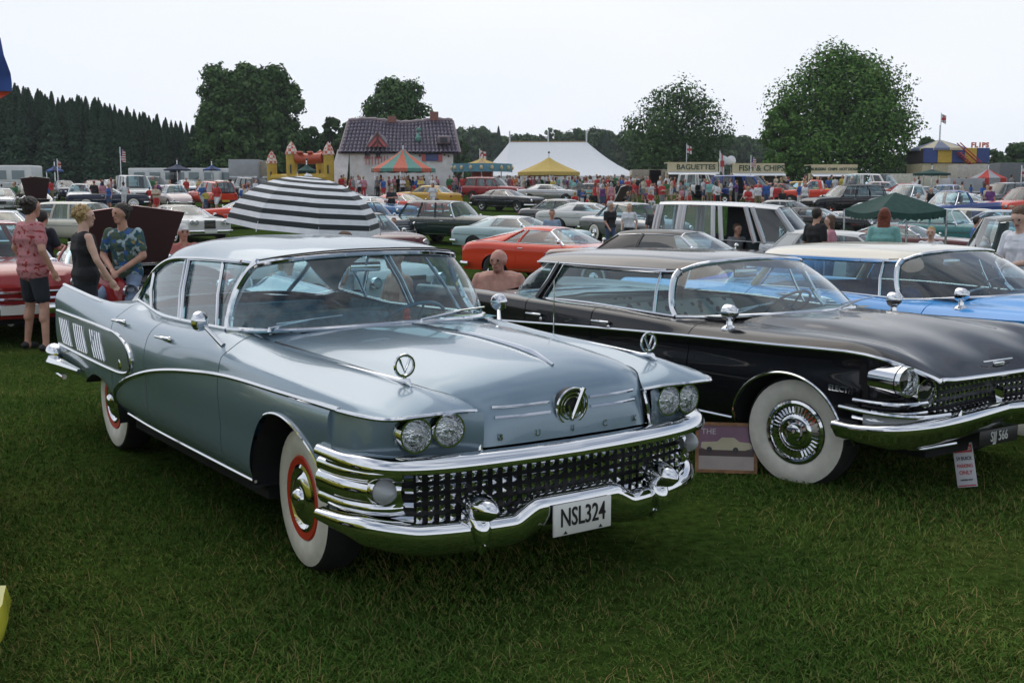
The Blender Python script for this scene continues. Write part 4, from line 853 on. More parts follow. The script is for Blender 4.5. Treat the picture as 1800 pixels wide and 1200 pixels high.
        cd = MB().grid(np.array([[(-.95, -.30, 1.02), (-.95, -.05, 1.02)], [(-.85, -.30, 1.06), (-.85, -.05, 1.06)]])).build('dash_card', simple('pale_card', (.55, .62, .66), .6), T)
    return T
flattop('black_hardtop', (2.49, 7.56, -.04), -.970, 'black flat-roofed hardtop with whitewall tyres parked right of the silver blue saloon', BLACKP, paint('black_roof_paint', (.05, .048, .05), rough=.24), spotted(), simple('grey_green_vinyl', (.20, .24, .22), .6), True)
flattop('blue_hardtop', (4.58, 8.95, -.04), -.970, 'sky blue flat-roofed hardtop with cream roof at the right edge', BLUEP, CREAMP, seat_mat('royal_blue_upholstery', (.012, .05, .20)), seat_mat('navy_vinyl', (.01, .03, .09)), False, rear_x=-2.80)
# ------------------------------------------------------------------ the other parked cars
def terrain(x, y):
    x = np.asarray(x, float); y = np.asarray(y, float); d = np.sqrt(y * y + (0.35 * x) ** 2) * np.sign(np.maximum(y, .001))
    z = pchip([-60, 0, 11, 17, 25, 34, 44, 60, 72, 84, 96, 120, 200, 400, 1500], [-.3, 0, 0, -.06, -.20, -.16, .12, .70, 1.10, 1.55, 1.90, 2.2, 3.0, 5.0, 9.0], d)
    sx = np.clip((x - 3) / 7, 0, 1); sx = sx * sx * (3 - 2 * sx); bump = np.clip((y - 13) / 9, 0, 1) * np.clip((62 - y) / 18, 0, 1)
    return z - .22 * sx * bump
def at(px, d):
    """ground point a photo column px, d metres ahead"""
    X = (px - 900) / 2000 * d; return (X, d, float(terrain(X, d)))
SEATD = seat_mat('dark_seat_vinyl', (.03, .03, .032)); SEATT = seat_mat('tan_seat_vinyl', (.22, .14, .08))
PLW = simple('white_plate', (.7, .7, .66), .4, var=0); PLY = simple('yellow_plate', (.62, .48, .04), .4, var=0)
STYLES = dict(
  wagon50=dict(xf=.92, xr=-3.95, wb=2.95, w=.92, sill=.36, top=[(-3.95, .80), (-3.85, .98), (-3.2, 1.06), (-1.1, 1.08), (-.9, 1.10), (.2, 1.06), (.6, .98), (.84, .85), (.92, .68)], sh=[(-3.95, .70), (-3.8, .86), (-3.2, .96), (-2.2, .98), (-.9, .99), (.2, .97), (.65, .93), (.92, .74)],
     A=(-.95, -1.35), C=(-3.65, -3.35), zr=1.62, yb=.80, yt=.60, segs=[(0, .32, 'g'), (.34, .62, 'g'), (.64, .97, 'g')], r=.35, tyre='white', cap='dish', bump='chrome', face='round', trim=.78, spear=((-2.95, -.35, .70), (-3.6, -3.15, .72))),
  sedan50=dict(xf=.90, xr=-4.1, wb=2.9, w=.94, sill=.34, top=[(-4.1, .70), (-4.0, .90), (-3.2, 1.0), (-1.0, 1.05), (-.8, 1.06), (.2, 1.03), (.6, .96), (.84, .84), (.90, .66)], sh=[(-4.1, .74), (-3.9, .90), (-3, .95), (-.8, .97), (.3, .96), (.7, .92), (.9, .76)],
     A=(-.85, -1.20), C=(-3.0, -2.55), zr=1.56, yb=.80, yt=.58, segs=[(0, .46, 'g'), (.48, .93, 'g')], r=.35, tyre='white', cap='dish', bump='chrome', face='round', trim=.72),
  coupe60=dict(xf=.85, xr=-3.75, wb=2.75, w=.90, sill=.30, top=[(-3.75, .74), (-3.68, .88), (-2.7, .95), (-.75, .95), (-.6, .96), (.3, .91), (.7, .85), (.85, .72)], sh=[(-3.75, .80), (-3.6, .89), (-2.7, .93), (-.6, .92), (.4, .88), (.78, .84), (.85, .74)],
     A=(-.70, -1.25), C=(-3.05, -2.45), zr=1.30, yb=.77, yt=.54, segs=[(0, .62, 'g'), (.64, 1.0, 's')], r=.32, tyre='black', cap='mag', bump='chrome', face='wide', trim=.66),
  charger=dict(xf=.80, xr=-3.70, wb=2.67, w=.94, sill=.28, top=[(-3.70, .78), (-3.62, .90), (-3.45, .98), (-2.7, .96), (-.75, .94), (-.6, .95), (.3, .90), (.65, .85), (.80, .72)], sh=[(-3.70, .84), (-3.55, .92), (-2.9, .96), (-2.3, .94), (-.6, .91), (.4, .87), (.74, .84), (.80, .74)],
     A=(-.70, -1.30), C=(-3.42, -2.15), zr=1.33, yb=.78, yt=.54, segs=[(0, .48, 'g'), (.49, .66, 'g'), (.67, 1.0, 's')], r=.33, tyre='black', cap='mag', bump='chrome', face='wide', trim=None),
  boxy70=dict(xf=1.0, xr=-4.35, wb=3.05, w=.98, sill=.31, top=[(-4.35, .78), (-4.3, .88), (-3.1, .95), (-.75, .96), (-.6, .97), (.5, .93), (.9, .90), (1.0, .84)], sh=[(-4.35, .82), (-4.25, .89), (-3, .93), (-.6, .93), (.5, .90), (.95, .88), (1.0, .84)],
     A=(-.70, -1.25), C=(-3.05, -2.70), zr=1.36, yb=.80, yt=.60, segs=[(0, .60, 'g'), (.62, 1.0, 's')], r=.35, tyre='band', cap='plain', bump='chrome', face='tall', trim=.58),
  saloon=dict(xf=.80, xr=-3.60, wb=2.60, w=.86, sill=.28, top=[(-3.60, .80), (-3.5, .94), (-2.8, .98), (-.65, .98), (-.5, .98), (.3, .93), (.65, .86), (.80, .70)], sh=[(-3.6, .80), (-3.5, .90), (-2.7, .94), (-.5, .93), (.4, .88), (.7, .83), (.8, .72)],
     A=(-.60, -1.20), C=(-2.95, -2.40), zr=1.40, yb=.74, yt=.55, segs=[(0, .44, 'g'), (.46, .88, 'g'), (.89, 1.0, 's')], r=.31, tyre='black', cap='plain', bump='body', face='wide', trim=None),
  hatch=dict(xf=.72, xr=-3.2, wb=2.45, w=.82, sill=.27, top=[(-3.2, .84), (-3.12, .94), (-.65, .98), (-.5, .98), (.3, .92), (.6, .84), (.72, .68)], sh=[(-3.2, .84), (-3.1, .91), (-2.6, .93), (-.5, .92), (.4, .87), (.64, .80), (.72, .70)],
     A=(-.60, -1.15), C=(-3.08, -2.75), zr=1.42, yb=.72, yt=.55, segs=[(0, .44, 'g'), (.46, .80, 'g'), (.82, 1.0, 's')], r=.30, tyre='black', cap='plain', bump='black', face='wide', trim=None),
  beetle=dict(xf=.75, xr=-3.2, wb=2.40, w=.78, sill=.30, top=[(-3.2, .42), (-3.1, .66), (-2.7, .92), (-2.3, 1.0), (-.75, 1.0), (-.6, 1.0), (-.1, .95), (.35, .80), (.65, .60), (.75, .42)], sh=[(-3.2, .50), (-3, .68), (-2.6, .82), (-2, .90), (-.6, .90), (-.1, .86), (.35, .76), (.65, .60), (.75, .48)],
     A=(-.72, -1.0), C=(-2.72, -2.15), zr=1.48, yb=.62, yt=.48, segs=[(0, .5, 'g'), (.53, .9, 'g')], r=.32, tyre='black', cap='dish', bump='chrome', face='round', trim=None),
  suv=dict(xf=.85, xr=-3.75, wb=2.75, w=.90, sill=.40, top=[(-3.75, 1.0), (-3.7, 1.08), (-.75, 1.10), (-.6, 1.10), (.4, 1.05), (.75, .98), (.85, .84)], sh=[(-3.75, .98), (-3.65, 1.04), (-.6, 1.04), (.4, 1.0), (.8, .94), (.85, .86)],
     A=(-.65, -1.20), C=(-3.68, -3.50), zr=1.72, yb=.80, yt=.64, segs=[(0, .30, 'g'), (.33, .60, 'g'), (.63, .95, 'g')], r=.36, tyre='black', cap='mag', bump='black', face='wide', trim=None),
  van=dict(xf=.75, xr=-3.95, wb=2.85, w=.96, sill=.38, top=[(-3.95, 1.05), (-3.9, 1.12), (-.75, 1.14), (-.5, 1.13), (.2, 1.04), (.6, .95), (.75, .80)], sh=[(-3.95, 1.02), (-3.88, 1.07), (-.5, 1.06), (.2, .99), (.65, .92), (.75, .82)],
     A=(-.35, -1.00), C=(-3.92, -3.82), zr=1.95, yb=.87, yt=.76, segs=[(0, .24, 'g'), (.30, .52, 'o'), (.575, .80, 'g'), (.83, .975, 'g')], r=.34, tyre='black', cap='plain', bump='black', face='wide', trim=.66, pw=.06, open_door=(-2.42, -1.30), cuts=[-.62, -1.30, -2.42]),
  pickup=dict(xf=.85, xr=-3.95, wb=2.95, w=.92, sill=.42, top=[(-3.95, .72), (-3.9, .72), (-1.95, .72), (-1.93, 1.08), (-.75, 1.12), (-.6, 1.12), (.4, 1.06), (.75, .98), (.85, .82)], sh=[(-3.95, 1.10), (-3.9, 1.12), (-1.95, 1.12), (-.6, 1.06), (.4, 1.02), (.8, .94), (.85, .84)],
     A=(-.65, -1.15), C=(-1.92, -1.75), zr=1.74, yb=.80, yt=.64, segs=[(.02, .86, 'g'), (.88, 1.0, 's')], r=.37, tyre='black', cap='mag', bump='chrome', face='wide', trim=None, bed=True),
  conv=dict(xf=.88, xr=-3.8, wb=2.7, w=.92, sill=.30, top=[(-3.8, .70), (-3.7, .88), (-2.9, .95), (-.75, .95), (-.6, .96), (.3, .93), (.7, .86), (.88, .72)], sh=[(-3.8, .80), (-3.6, .93), (-2.7, .94), (-.6, .93), (.4, .91), (.78, .87), (.88, .76)],
     A=(-.72, -1.15), C=(-2.9, -2.6), zr=1.30, yb=.78, yt=.58, segs=[(0, .14, 'g')], r=.34, tyre='white', cap='dish', bump='chrome', face='quad', trim=.62, noroof=True))
def gcar(S, pm, rm, seat=SEATD, plate=PLW, glassm=None, open_hood=0, detail=1.0):
    P = STYLES[S]; T = empty('parked_car'); glassm = glassm or GLASS
    xf, xr, wb, w, sill = P['xf'], P['xr'], P['wb'], P['w'], P['sill']; zc = np.array(P['top']); zs = np.array(P['sh'])
    xs = np.unique(np.round(np.r_[np.linspace(xr, xf, 26), zc[:, 0], zs[:, 0], xf - .04, xf - .1, xr + .04, xr + .1], 3))
    zt = pchip(zc[:, 0], zc[:, 1], xs); sh = pchip(zs[:, 0], zs[:, 1], xs); q = (xs - (xf + xr) / 2) / ((xf - xr) / 2); W = w * (1 - .05 * q ** 2 - .08 * np.abs(q) ** 14)
    if S == 'beetle': W = w * (1 - .10 * q ** 2 - .20 * np.abs(q) ** 8)
    bed = P.get('bed'); k2y = .78; K = []
    for fy, z in ((0, zt), (.45, zt - .006), (k2y, np.where(zt > sh, zt * .55 + sh * .45, zt)), (.90, sh), (.972, sh - .06), (1.0, (sh + sill) * .5 + .04), (.985, sill + .14 + 0 * xs), (.92, sill + 0 * xs)):
        K.append([(t, t, fy * ww, zz) for t, ww, zz in zip(xs, W, z)])
    if bed: K[1] = [(t, t, (.6 if t < -1.9 else .45) * ww, zz) for t, ww, zz in zip(xs, W, zt - .004)]; K[2] = [(t, t, (.84 if t < -1.9 else .78) * ww, (zz if t < -1.9 else zz - .02)) for t, ww, zz in zip(xs, W, zt)]
    L = Loft(K, corners=(3,) if bed else ()); r = P['r']; ar = r * 1.16
    FA = (0, r * .95, ar, ar * .98); RA = (-wb, r * .95, ar, ar * .92)
    ax0, ax1 = P['A']; cx0, cx1 = P['C']; zr = P['zr']; yb, yt = P['yb'], P['yt']
    nd = P.get('cuts') or ([-.62, -1.62, -2.35] if len([s for s in P['segs'] if s[2] == 'g']) > 2 else [-.62, -2.0])
    if P.get('noroof'): nd = [-.62, -1.9]
    nu = int(26 * detail)
    if not open_hood: panel(L, 'hood', ax0 + .08, xf, 0, 2, int(20 * detail), 10, pm, T, center=True, lipd=0)
    rear_t = cx0 if not P.get('noroof') else cx0
    if rear_t - xr > .12 or bed: panel(L, 'trunk_lid' if not bed else 'load_bed', xr, rear_t + (.06 if not bed else .0), 0, 2, int(16 * detail), 10, pm, T, center=True, lipd=0)
    cuts = [xf] + nd + [xr]
    for i in range(len(cuts) - 1):
        a, b = cuts[i + 1], cuts[i]; nm = 'fender' if i == 0 else ('quarter_panel' if i == len(cuts) - 2 else 'door')
        if P.get('open_door') and abs(b - P['open_door'][1]) < .01:
            panel(L, 'door', a, b, 2, 7, 12, nu, pm, T, sides=(1,), lipd=0); continue
        panel(L, nm, a, b, 2, 7, max(8, int((b - a) * 16 * detail)), nu, pm, T, arches=[FA, RA], gap=.003, lipd=.02)
    for xe, nm, s_ in ((xf, 'nose', 1), (xr, 'tail', -1)):
        sec = L.eval([xe], np.linspace(0, 7, 24))[0]; s2 = sec * np.array([1, .95, 1]) + np.array([.03 * s_, 0, 0]); zmid = sec[:, 2].mean(); s2[:, 2] = zmid + (s2[:, 2] - zmid) * .9
        m = MB(); m.grid(np.stack([sec, s2, np.stack([s2[:, 0] + .01 * s_, 0 * s2[:, 1], s2[:, 2]], 1)])); m.mirror(); fix_normals(m.build(nm, pm, T, weld=1e-4))
    for cx, cz, rx, rz in (FA, RA):
        for s in (1, -1):
            m = MB(); a = np.linspace(0, math.pi, 14); arc = np.stack([cx + rx * 1.02 * np.cos(a), 0 * a, cz + np.sin(a) * rz * 1.02], 1); m.grid(np.stack([arc + np.array([0, s * y, 0]) for y in (.94 * w, .55 * w)])); m.grid(np.stack([arc + np.array([0, s * .55 * w, 0]), arc * np.array([0, 1, 0]) + np.array([cx, s * .55 * w, cz])])); m.build('wheel_housing', UNDER, T)
    MB().box((xr + .3, -.86 * w if False else -.54 * w, sill - .05), (xf - .15, .54 * w, sill + .12)).build('floor_pan', UNDER, T)
    MB().box((-wb + ar + .03, -.88 * w, sill - .02), (-ar - .03, .88 * w, sill + .06)).build('cabin_floor', UNDER, T)
    zb = lambda x: pchip(zs[:, 0], zs[:, 1], np.atleast_1d(x))
    # roof and glass
    f = np.linspace(0, 1, 25); bx = ax0 + .0 + (cx0 - ax0) * f; tx = bx + (ax1 - ax0) * (1 - f) ** 2.2 + (cx1 - cx0) * f ** 2.2
    yb_ = np.interp(bx, xs, W) * .885; belt = np.stack([bx, yb_, zb(bx) + .012], 1); rail = np.stack([tx, yt * (1 - .10 * np.abs(2 * f - 1) ** 3), zr - .09 - .035 * np.abs(2 * f - 1) ** 2 - (.04 * np.clip(f - .6, 0, 1) if S in ('charger', 'coupe60') else 0)], 1)
    if not P.get('noroof'):
        rf = Loft([[(t, tx0 + o, 0, zr - .05 * abs(2 * t - 1) ** 3) for t, tx0, o in zip(f, tx, .10 * (1 - 2 * f))], [(t, x + .06 * (1 - 2 * t), y * .5, zr - .012 - .05 * abs(2 * t - 1) ** 3) for t, (x, y, z) in zip(f, rail)], [(t, x + .02 * (1 - 2 * t), y * .86, zr - .035 - .045 * abs(2 * t - 1) ** 3) for t, (x, y, z) in zip(f, rail)], [(t, x, y, z) for t, (x, y, z) in zip(f, rail)]])
        panel(rf, 'roof', 0, 1, 0, 3, 22, 16, rm, T, center=True, gap=0, lipd=0)
        hd = rf.eval([0.0], np.linspace(0, 3, 14))[0]; tl = rf.eval([1.0], np.linspace(0, 3, 14))[0]
    else:
        hd = crom([(ax1 + .05, 0, zr), (ax1 + .03, yt * .6, zr - .01), (ax1 - .03, yt, zr - .06)], 14); tl = None
    wbs = crom([(ax0 + .18, 0, pchip(zc[:, 0], zc[:, 1], np.array([ax0]))[0] + .01), (ax0 + .14, yb_[0] * .6, zb(ax0)[0] + .035), (ax0, yb_[0], zb(ax0)[0] + .012)], 14)
    m = MB().grid(np.stack([wbs, (wbs + hd) / 2 + np.array([.02, 0, .01]), hd])); m.mirror(); m.build('windshield', glassm, T, weld=1e-4)
    m = np.vstack([mir(hd)[::-1], hd[1:]]); MB().tube(m, .013, 5).build('windshield_frame', CHROME if P['bump'] == 'chrome' else TRIMBLK, T)
    m = np.vstack([mir(wbs)[::-1], wbs[1:]]); MB().tube(m, .011, 5).build('windshield_frame', CHROME if P['bump'] == 'chrome' else TRIMBLK, T)
    if tl is not None:
        rbs = crom([(cx0 - .10, 0, pchip(zc[:, 0], zc[:, 1], np.array([max(cx0, xr + .1)]))[0] + .01), (cx0 - .07, yb_[-1] * .6, zb(max(cx0, xr + .1))[0] + .03), (cx0, yb_[-1], zb(max(cx0, xr + .08))[0] + .012)], 14)
        m = MB().grid(np.stack([rbs, (rbs + tl) / 2 + np.array([-.015, 0, .01]), tl])); m.mirror(); m.build('rear_window', glassm, T, weld=1e-4)
    pw = P.get('pw', .022); tr = CHROME if P['bump'] == 'chrome' else rm
    for s in (1, -1):
        S_ = np.array([1, s, 1])
        for f0, f1, kd in P['segs']:
            q = np.linspace(f0, f1, 8); a = np.stack([np.interp(q, f, belt[:, i]) for i in range(3)], 1); b = np.stack([np.interp(q, f, rail[:, i]) for i in range(3)], 1); md = (a + b) / 2 + np.array([0, .02, 0])
            if kd == 'o' and s < 0: continue
            MB().grid(np.stack([a, md, b]) * S_ - np.array([0, s * .006, 0])).build('window_glass' if kd != 's' else 'sail_panel', rm if (kd == 's' and S != 'charger' and S != 'coupe60') else (pm if kd == 's' else glassm), T)
        fs = sorted({x for sg in P['segs'] for x in sg[:2]} | {0.0} | ({1.0} if not P.get('noroof') else set()))
        for x in fs:
            a = np.array([np.interp(x, f, belt[:, i]) for i in range(3)]); b = np.array([np.interp(x, f, rail[:, i]) for i in range(3)])
            MB().tube(np.array([a - np.array([0, 0, .02]), (a + b) / 2 + np.array([0, .02, 0]), b]) * S_, pw if x not in (0.0,) else pw * 1.2, 6).build('pillar', rm if x not in (0.0,) or tr is rm else tr, T)
        MB().tube(belt * S_, .009, 5).build('belt_trim', tr, T)
        if not P.get('noroof'): MB().tube(rail * S_, .010, 5).build('drip_rail', tr, T)
        for x in (0, -wb): wheel(T, (x, s * (.985 * w - .11), r), r, .20, s, P['tyre'], cap=P['cap'])
        if P.get('trim'):
            xx = np.linspace(xr + .15, xf - .15, 24); yy = L.side(xx, P['trim']) + .004; kk = np.ones(len(xx), bool)
            for c in (FA, RA): kk &= ~((np.hypot((xx - c[0]) / c[2], (P['trim'] - c[1]) / c[3])) < 1.03)
            run = []
            for i in range(len(xx) + 1):
                if i < len(xx) and kk[i]: run.append((xx[i], s * yy[i], P['trim']))
                else:
                    if len(run) > 1: MB().tube(run, .011, 5).build('side_trim', CHROME, T)
                    run = []
        sx = np.linspace(-wb + ar + .02, -ar - .02, 6); MB().tube(np.stack([sx, s * (L.side(sx, sill + .04) + .003), 0 * sx + sill + .04], 1), .010, 5).build('sill_trim', tr if P['bump'] == 'chrome' else TRIMBLK, T)
        hx = nd[1] + .14; MB().tube([(hx + .07, s * (L.side(hx, zb(hx)[0] - .10)[0] + .006), zb(hx)[0] - .10), (hx - .07, s * (L.side(hx, zb(hx)[0] - .10)[0] + .012), zb(hx)[0] - .10)], .012, 6).build('door_handle', CHROME, T)
        m = MB(); m.tube([(ax0 - .05, s * (yb_[0] + .02), zb(ax0)[0]), (ax0 - .06, s * (yb_[0] + .10), zb(ax0)[0] + .07)], .012, 6); m.ball((ax0 - .06, s * (yb_[0] + .13), zb(ax0)[0] + .09), (.04, .07, .05), 10, 6); m.build('door_mirror', CHROME if P['bump'] == 'chrome' else TRIMBLK, T)
    # ends
    zf = zs[-1, 1] - .05; zrr = zs[0, 1] - .06; fx = P['face']
    if fx == 'round':
        for s in (1, -1): lamp(T, (xf + .085, s * .72 * w, zf + .05), .085)
        gm = MB(); [gm.tube([(xf + .045, -.5 * w, z), (xf + .075, 0, z), (xf + .045, .5 * w, z)], .016, 6) for z in (zf - .02, zf - .10, zf - .18)] if S != 'beetle' else gm.tube([(xf + .04, -.2, zf - .05), (xf + .04, .2, zf - .05)], .006, 5)
        gm.build('grille', CHROME, T)
    else:
        for s in (1, -1):
            lamp(T, (xf + .10, s * .74 * w, zf), .07)
            if fx in ('quad', 'tall'): lamp(T, (xf + .105, s * .56 * w, zf), .07)
        hw = .22 if fx == 'tall' else .44; z0, z1 = (zf - .24, zf + .07) if fx == 'tall' else (zf - .10, zf + .06)
        MB().box((xf + .015, -hw * w * 1.0, z0), (xf + .05, hw * w, z1)).build('grille', TRIMBLK, T)
        gm = MB()
        if fx == 'tall': [gm.tube([(xf + .055, y, z0), (xf + .055, y, z1)], .009, 5) for y in np.linspace(-hw * w, hw * w, 9)]; gm.tube([(xf + .055, -hw * w, z1), (xf + .055, hw * w, z1)], .016, 6)
        else: [gm.tube([(xf + .055, -hw * w, z), (xf + .06, hw * w, z)], .007, 5) for z in np.linspace(z0 + .02, z1 - .02, 3)]
        gm.build('grille_bar', CHROME if P['bump'] == 'chrome' else TRIMBLK, T)
    bm = CHROME if P['bump'] == 'chrome' else (TRIMBLK if P['bump'] == 'black' else pm)
    for xe, s_, nm in ((xf, 1, 'front_bumper'), (xr, -1, 'rear_bumper')):
        bp_ = crom([(xe + .10 * s_, 0, sill + .14), (xe + .09 * s_, .6 * w, sill + .14), (xe + .02 * s_, .92 * w, sill + .14), (xe - .28 * s_, 1.0 * w, sill + .14)], 12); bf = np.vstack([mir(bp_)[::-1], bp_[1:]])
        pr = [(-.03, .06), (.02, .055), (.035, 0), (.02, -.055), (-.03, -.06)]; MB().sweep(bf if s_ > 0 else bf[::-1], pr).build(nm, bm, T)
        MB().box((xe + .125 * s_ - .005, -.24, sill + .085), (xe + .125 * s_ + .017 * s_ + .005, .24, sill + .195)).build('number_plate', plate if s_ > 0 else PLY, T)
    for s in (1, -1): MB().rbox((xr - .055, s * .74 * w - .08, zrr - .06), (xr - .015, s * .74 * w + .08, zrr + .06), .015, 2).build('tail_lamp', REDL, T)
    # cabin
    zst = sill + .24; bench(T, ax1 + (-.10 if S != 'pickup' else .1), -.70 * w, .70 * w, zst, zb(-1.5)[0] + .02, seat, seat)
    if cx0 < -2.4: bench(T, max(cx0 + .75, -2.35 if cx0 > -3.2 else -2.55), -.68 * w, .68 * w, zst, zb(-2)[0], seat, seat)
    m = MB(); pr = [(ax0 + .12, zb(ax0)[0]), (ax0 - .10, zb(ax0)[0] + .005), (ax0 - .22, zb(ax0)[0] - .05), (ax0 - .2, zb(ax0)[0] - .25)]; m.grid(np.array([[(x, y, z) for x, z in pr] for y in np.linspace(-.82 * w, .82 * w, 6)])); m.build('dashboard', SEATD, T)
    if P.get('open_door'): MB().box((P['open_door'][0] - .05, .50, sill + .1), (P['open_door'][1] + .1, .53, zr - .12)).build('cabin_shade_panel', SEATD, T); MB().box((P['open_door'][0] - .3, -.75, sill + .1), (P['open_door'][0] - .27, .75, zb(-2)[0] + .1)).build('seat_back', SEATD, T)  # dark panel added behind the open door, standing in for cabin shade
    steering(T, (ax0 - .33, .36, zb(ax0)[0] + .0), .19, TRIMBLK)
    if open_hood:
        zc0 = pchip(zc[:, 0], zc[:, 1], np.array([ax0 + .1]))[0]; e = MB(); hl = (xf - ax0 - .1) * (.48 if S == 'conv' else .8)
        MB().box((ax0 + .1, -.70 * w, .45), (xf - .1, .70 * w, zc0 - .16)).build('engine_bay', UNDER, T)
        pan = np.array([[(x * math.cos(open_hood), y, x * math.sin(open_hood)) for y in np.linspace(-.78 * w, .78 * w, 7) * (.72 + .30 * x / hl)] for x in np.linspace(0, hl, 6)]); pan[..., 0] += (1 - np.abs(pan[..., 1]) / (.78 * w)) * .07 * math.cos(open_hood) * (pan[..., 2] / hl); pan[..., 2] += (1 - np.abs(pan[..., 1]) / (.78 * w)) * .10 * (pan[..., 2] / hl) ** 2; pan = (pan + np.array([ax0 + .1, 0, zc0]))
        off = np.array([math.sin(open_hood), 0, -math.cos(open_hood)]) * .03
        m = MB(); m.grid(pan); m.grid(pan + off); m.grid(np.stack([pan[-1], pan[-1] + off])); m.grid(np.stack([pan[:, 0], pan[:, 0] + off])); m.grid(np.stack([pan[:, -1], pan[:, -1] + off])); fix_normals(m.build('hood', pm, T)); ins = pan + off * 1.25; MB().grid(ins).build('hood_lining', simple('maroon_underside', (.035, .008, .008), .6), T)
    return T
PAINTED = {'hood', 'trunk_lid', 'load_bed', 'fender', 'door', 'quarter_panel', 'nose', 'tail'}
_proto = {}
CARS = []
def park(S, pm, px, d, yaw, label, rm=None, seat=SEATD, group=None, near=False, glassm=None, open_hood=0, name='parked_car', plate=PLW):
    key = (S, near, open_hood, seat.name, (glassm or GLASS).name)
    if key in _proto:
        T = copy_tree(_proto[key][0]); p0, r0 = _proto[key][1:]
        for o in T.children_recursive:
            for sl in o.material_slots:
                mm = sl.material
                if mm is p0: sl.link = 'OBJECT'; sl.material = pm
                elif mm is r0: sl.link = 'OBJECT'; sl.material = rm or pm
    else:
        p0 = pm; r0 = rm if rm is not None else pm.copy()
        T = gcar(S, p0, r0, seat, plate, glassm, open_hood, 1.6 if near else 1.0); _proto[key] = (T, p0, r0)
    T.name = name; P = STYLES[S]; c = at(px, d); mid = (P['xf'] + P['xr']) / 2; y = R(yaw)
    T.rotation_euler = (0, 0, y); ox, oy = c[0] - mid * math.cos(y), c[1] - mid * math.sin(y)
    ca, sa = math.cos(y), math.sin(y); zf = float(terrain(ox, oy)); zr_ = float(terrain(ox - P['wb'] * ca, oy - P['wb'] * sa))
    T.location = (ox, oy, zf - .02); T.rotation_euler = (0, -math.atan2(zf - zr_, P['wb']), y)
    tag(T, label, 'car' if S not in ('van', 'pickup') else ('van' if S == 'van' else 'pickup'), group)
    CARS.append(T)
    return T
# ------------------------------------------------------------------ people
def cloth(name, col, rough=.85, var=.18, bump=.35):
    if name in MATS: return MATS[name]
    m, nt, b = new_mat(name); setp(b, rough=rough); c = np.array(col)
    noise_col(nt, b, tuple(c * (1 - var)), tuple(np.minimum(c * (1 + var), .9)), 9, bump=bump, dist=.03)
    return m
def printed(name, base, spots, scale=16, rough=.85):
    """cloth with a printed pattern: list of (colour, lo, hi, seed)"""
    m, nt, b = new_mat(name); setp(b, rough=rough); tc = nt.nodes.new('ShaderNodeTexCoord'); cur = None
    for i, (col, th, sc, st) in enumerate(spots):
        mp = nt.nodes.new('ShaderNodeMapping'); mp.inputs['Location'].default_value = (i * 3.1, i * 1.7, i * 5.3); mp.inputs['Scale'].default_value = st; mp.inputs['Rotation'].default_value = (.5, i * .9 + .4, .3)
        nt.links.new(tc.outputs['Object'], mp.inputs[0]); n = nt.nodes.new('ShaderNodeTexNoise'); n.inputs['Scale'].default_value = sc; n.inputs['Detail'].default_value = 1.5
        nt.links.new(mp.outputs[0], n.inputs['Vector']); g = nt.nodes.new('ShaderNodeMapRange'); g.inputs[1].default_value = th; g.inputs[2].default_value = th + .035
        nt.links.new(n.outputs['Fac'], g.inputs[0]); mx = nt.nodes.new('ShaderNodeMix'); mx.data_type = 'RGBA'; nt.links.new(g.outputs[0], mx.inputs[0])
        if cur is None: mx.inputs[6].default_value = (*base, 1)
        else: nt.links.new(cur, mx.inputs[6])
        mx.inputs[7].default_value = (*col, 1); cur = mx.outputs[2]
    nt.links.new(cur, b.inputs['Base Color'])
    n = nt.nodes.new('ShaderNodeTexNoise'); n.inputs['Scale'].default_value = 9; nt.links.new(tc.outputs['Object'], n.inputs['Vector']); bp = nt.nodes.new('ShaderNodeBump'); bp.inputs['Strength'].default_value = .5; bp.inputs['Distance'].default_value = .03
    nt.links.new(n.outputs['Fac'], bp.inputs['Height']); nt.links.new(bp.outputs[0], b.inputs['Normal'])
    return m
SKIN = simple('skin', (.50, .27, .19), .5, var=.10, scale=12, sss=.05); SKIN2 = simple('sunburnt_skin', (.47, .24, .18), .5, var=.2, scale=10, sss=.05); SKIN3 = simple('pale_skin', (.58, .36, .27), .5, var=.08, scale=12, sss=.05)
def hairm(name, col):
    m, nt, b = new_mat(name); setp(b, rough=.55); c = np.array(col); noise_col(nt, b, tuple(c * .5), tuple(np.minimum(c * 1.7, .9)), 70, detail=2, bump=.9, dist=.02); return m
HAIRS = dict(dark=hairm('dark_hair', (.022, .016, .012)), brown=hairm('brown_hair', (.085, .045, .022)), blond=hairm('blond_hair', (.36, .24, .10)), grey=hairm('grey_hair', (.32, .31, .30)), red=hairm('red_hair', (.16, .035, .015)))
SHOE = simple('dark_shoe', (.015, .015, .017), .5); LIPS = simple('lips', (.33, .12, .09), .5, var=0); EYE = simple('eye_dark', (.03, .022, .018), .3, var=0)
BASEJ = dict(pel=(0, 0, .95), waist=(-.005, 0, 1.09), chest=(-.005, 0, 1.27), neck=(-.01, 0, 1.46), head=(.025, 0, 1.615),
             hipL=(0, .085, .91), knL=(.02, .10, .50), anL=(-.02, .105, .085), hipR=(0, -.085, .91), knR=(.02, -.10, .50), anR=(-.02, -.105, .085),
             shL=(-.01, .175, 1.40), elL=(-.03, .235, 1.13), wrL=(.05, .235, .90), shR=(-.01, -.175, 1.40), elR=(-.03, -.235, 1.13), wrR=(.05, -.235, .90))
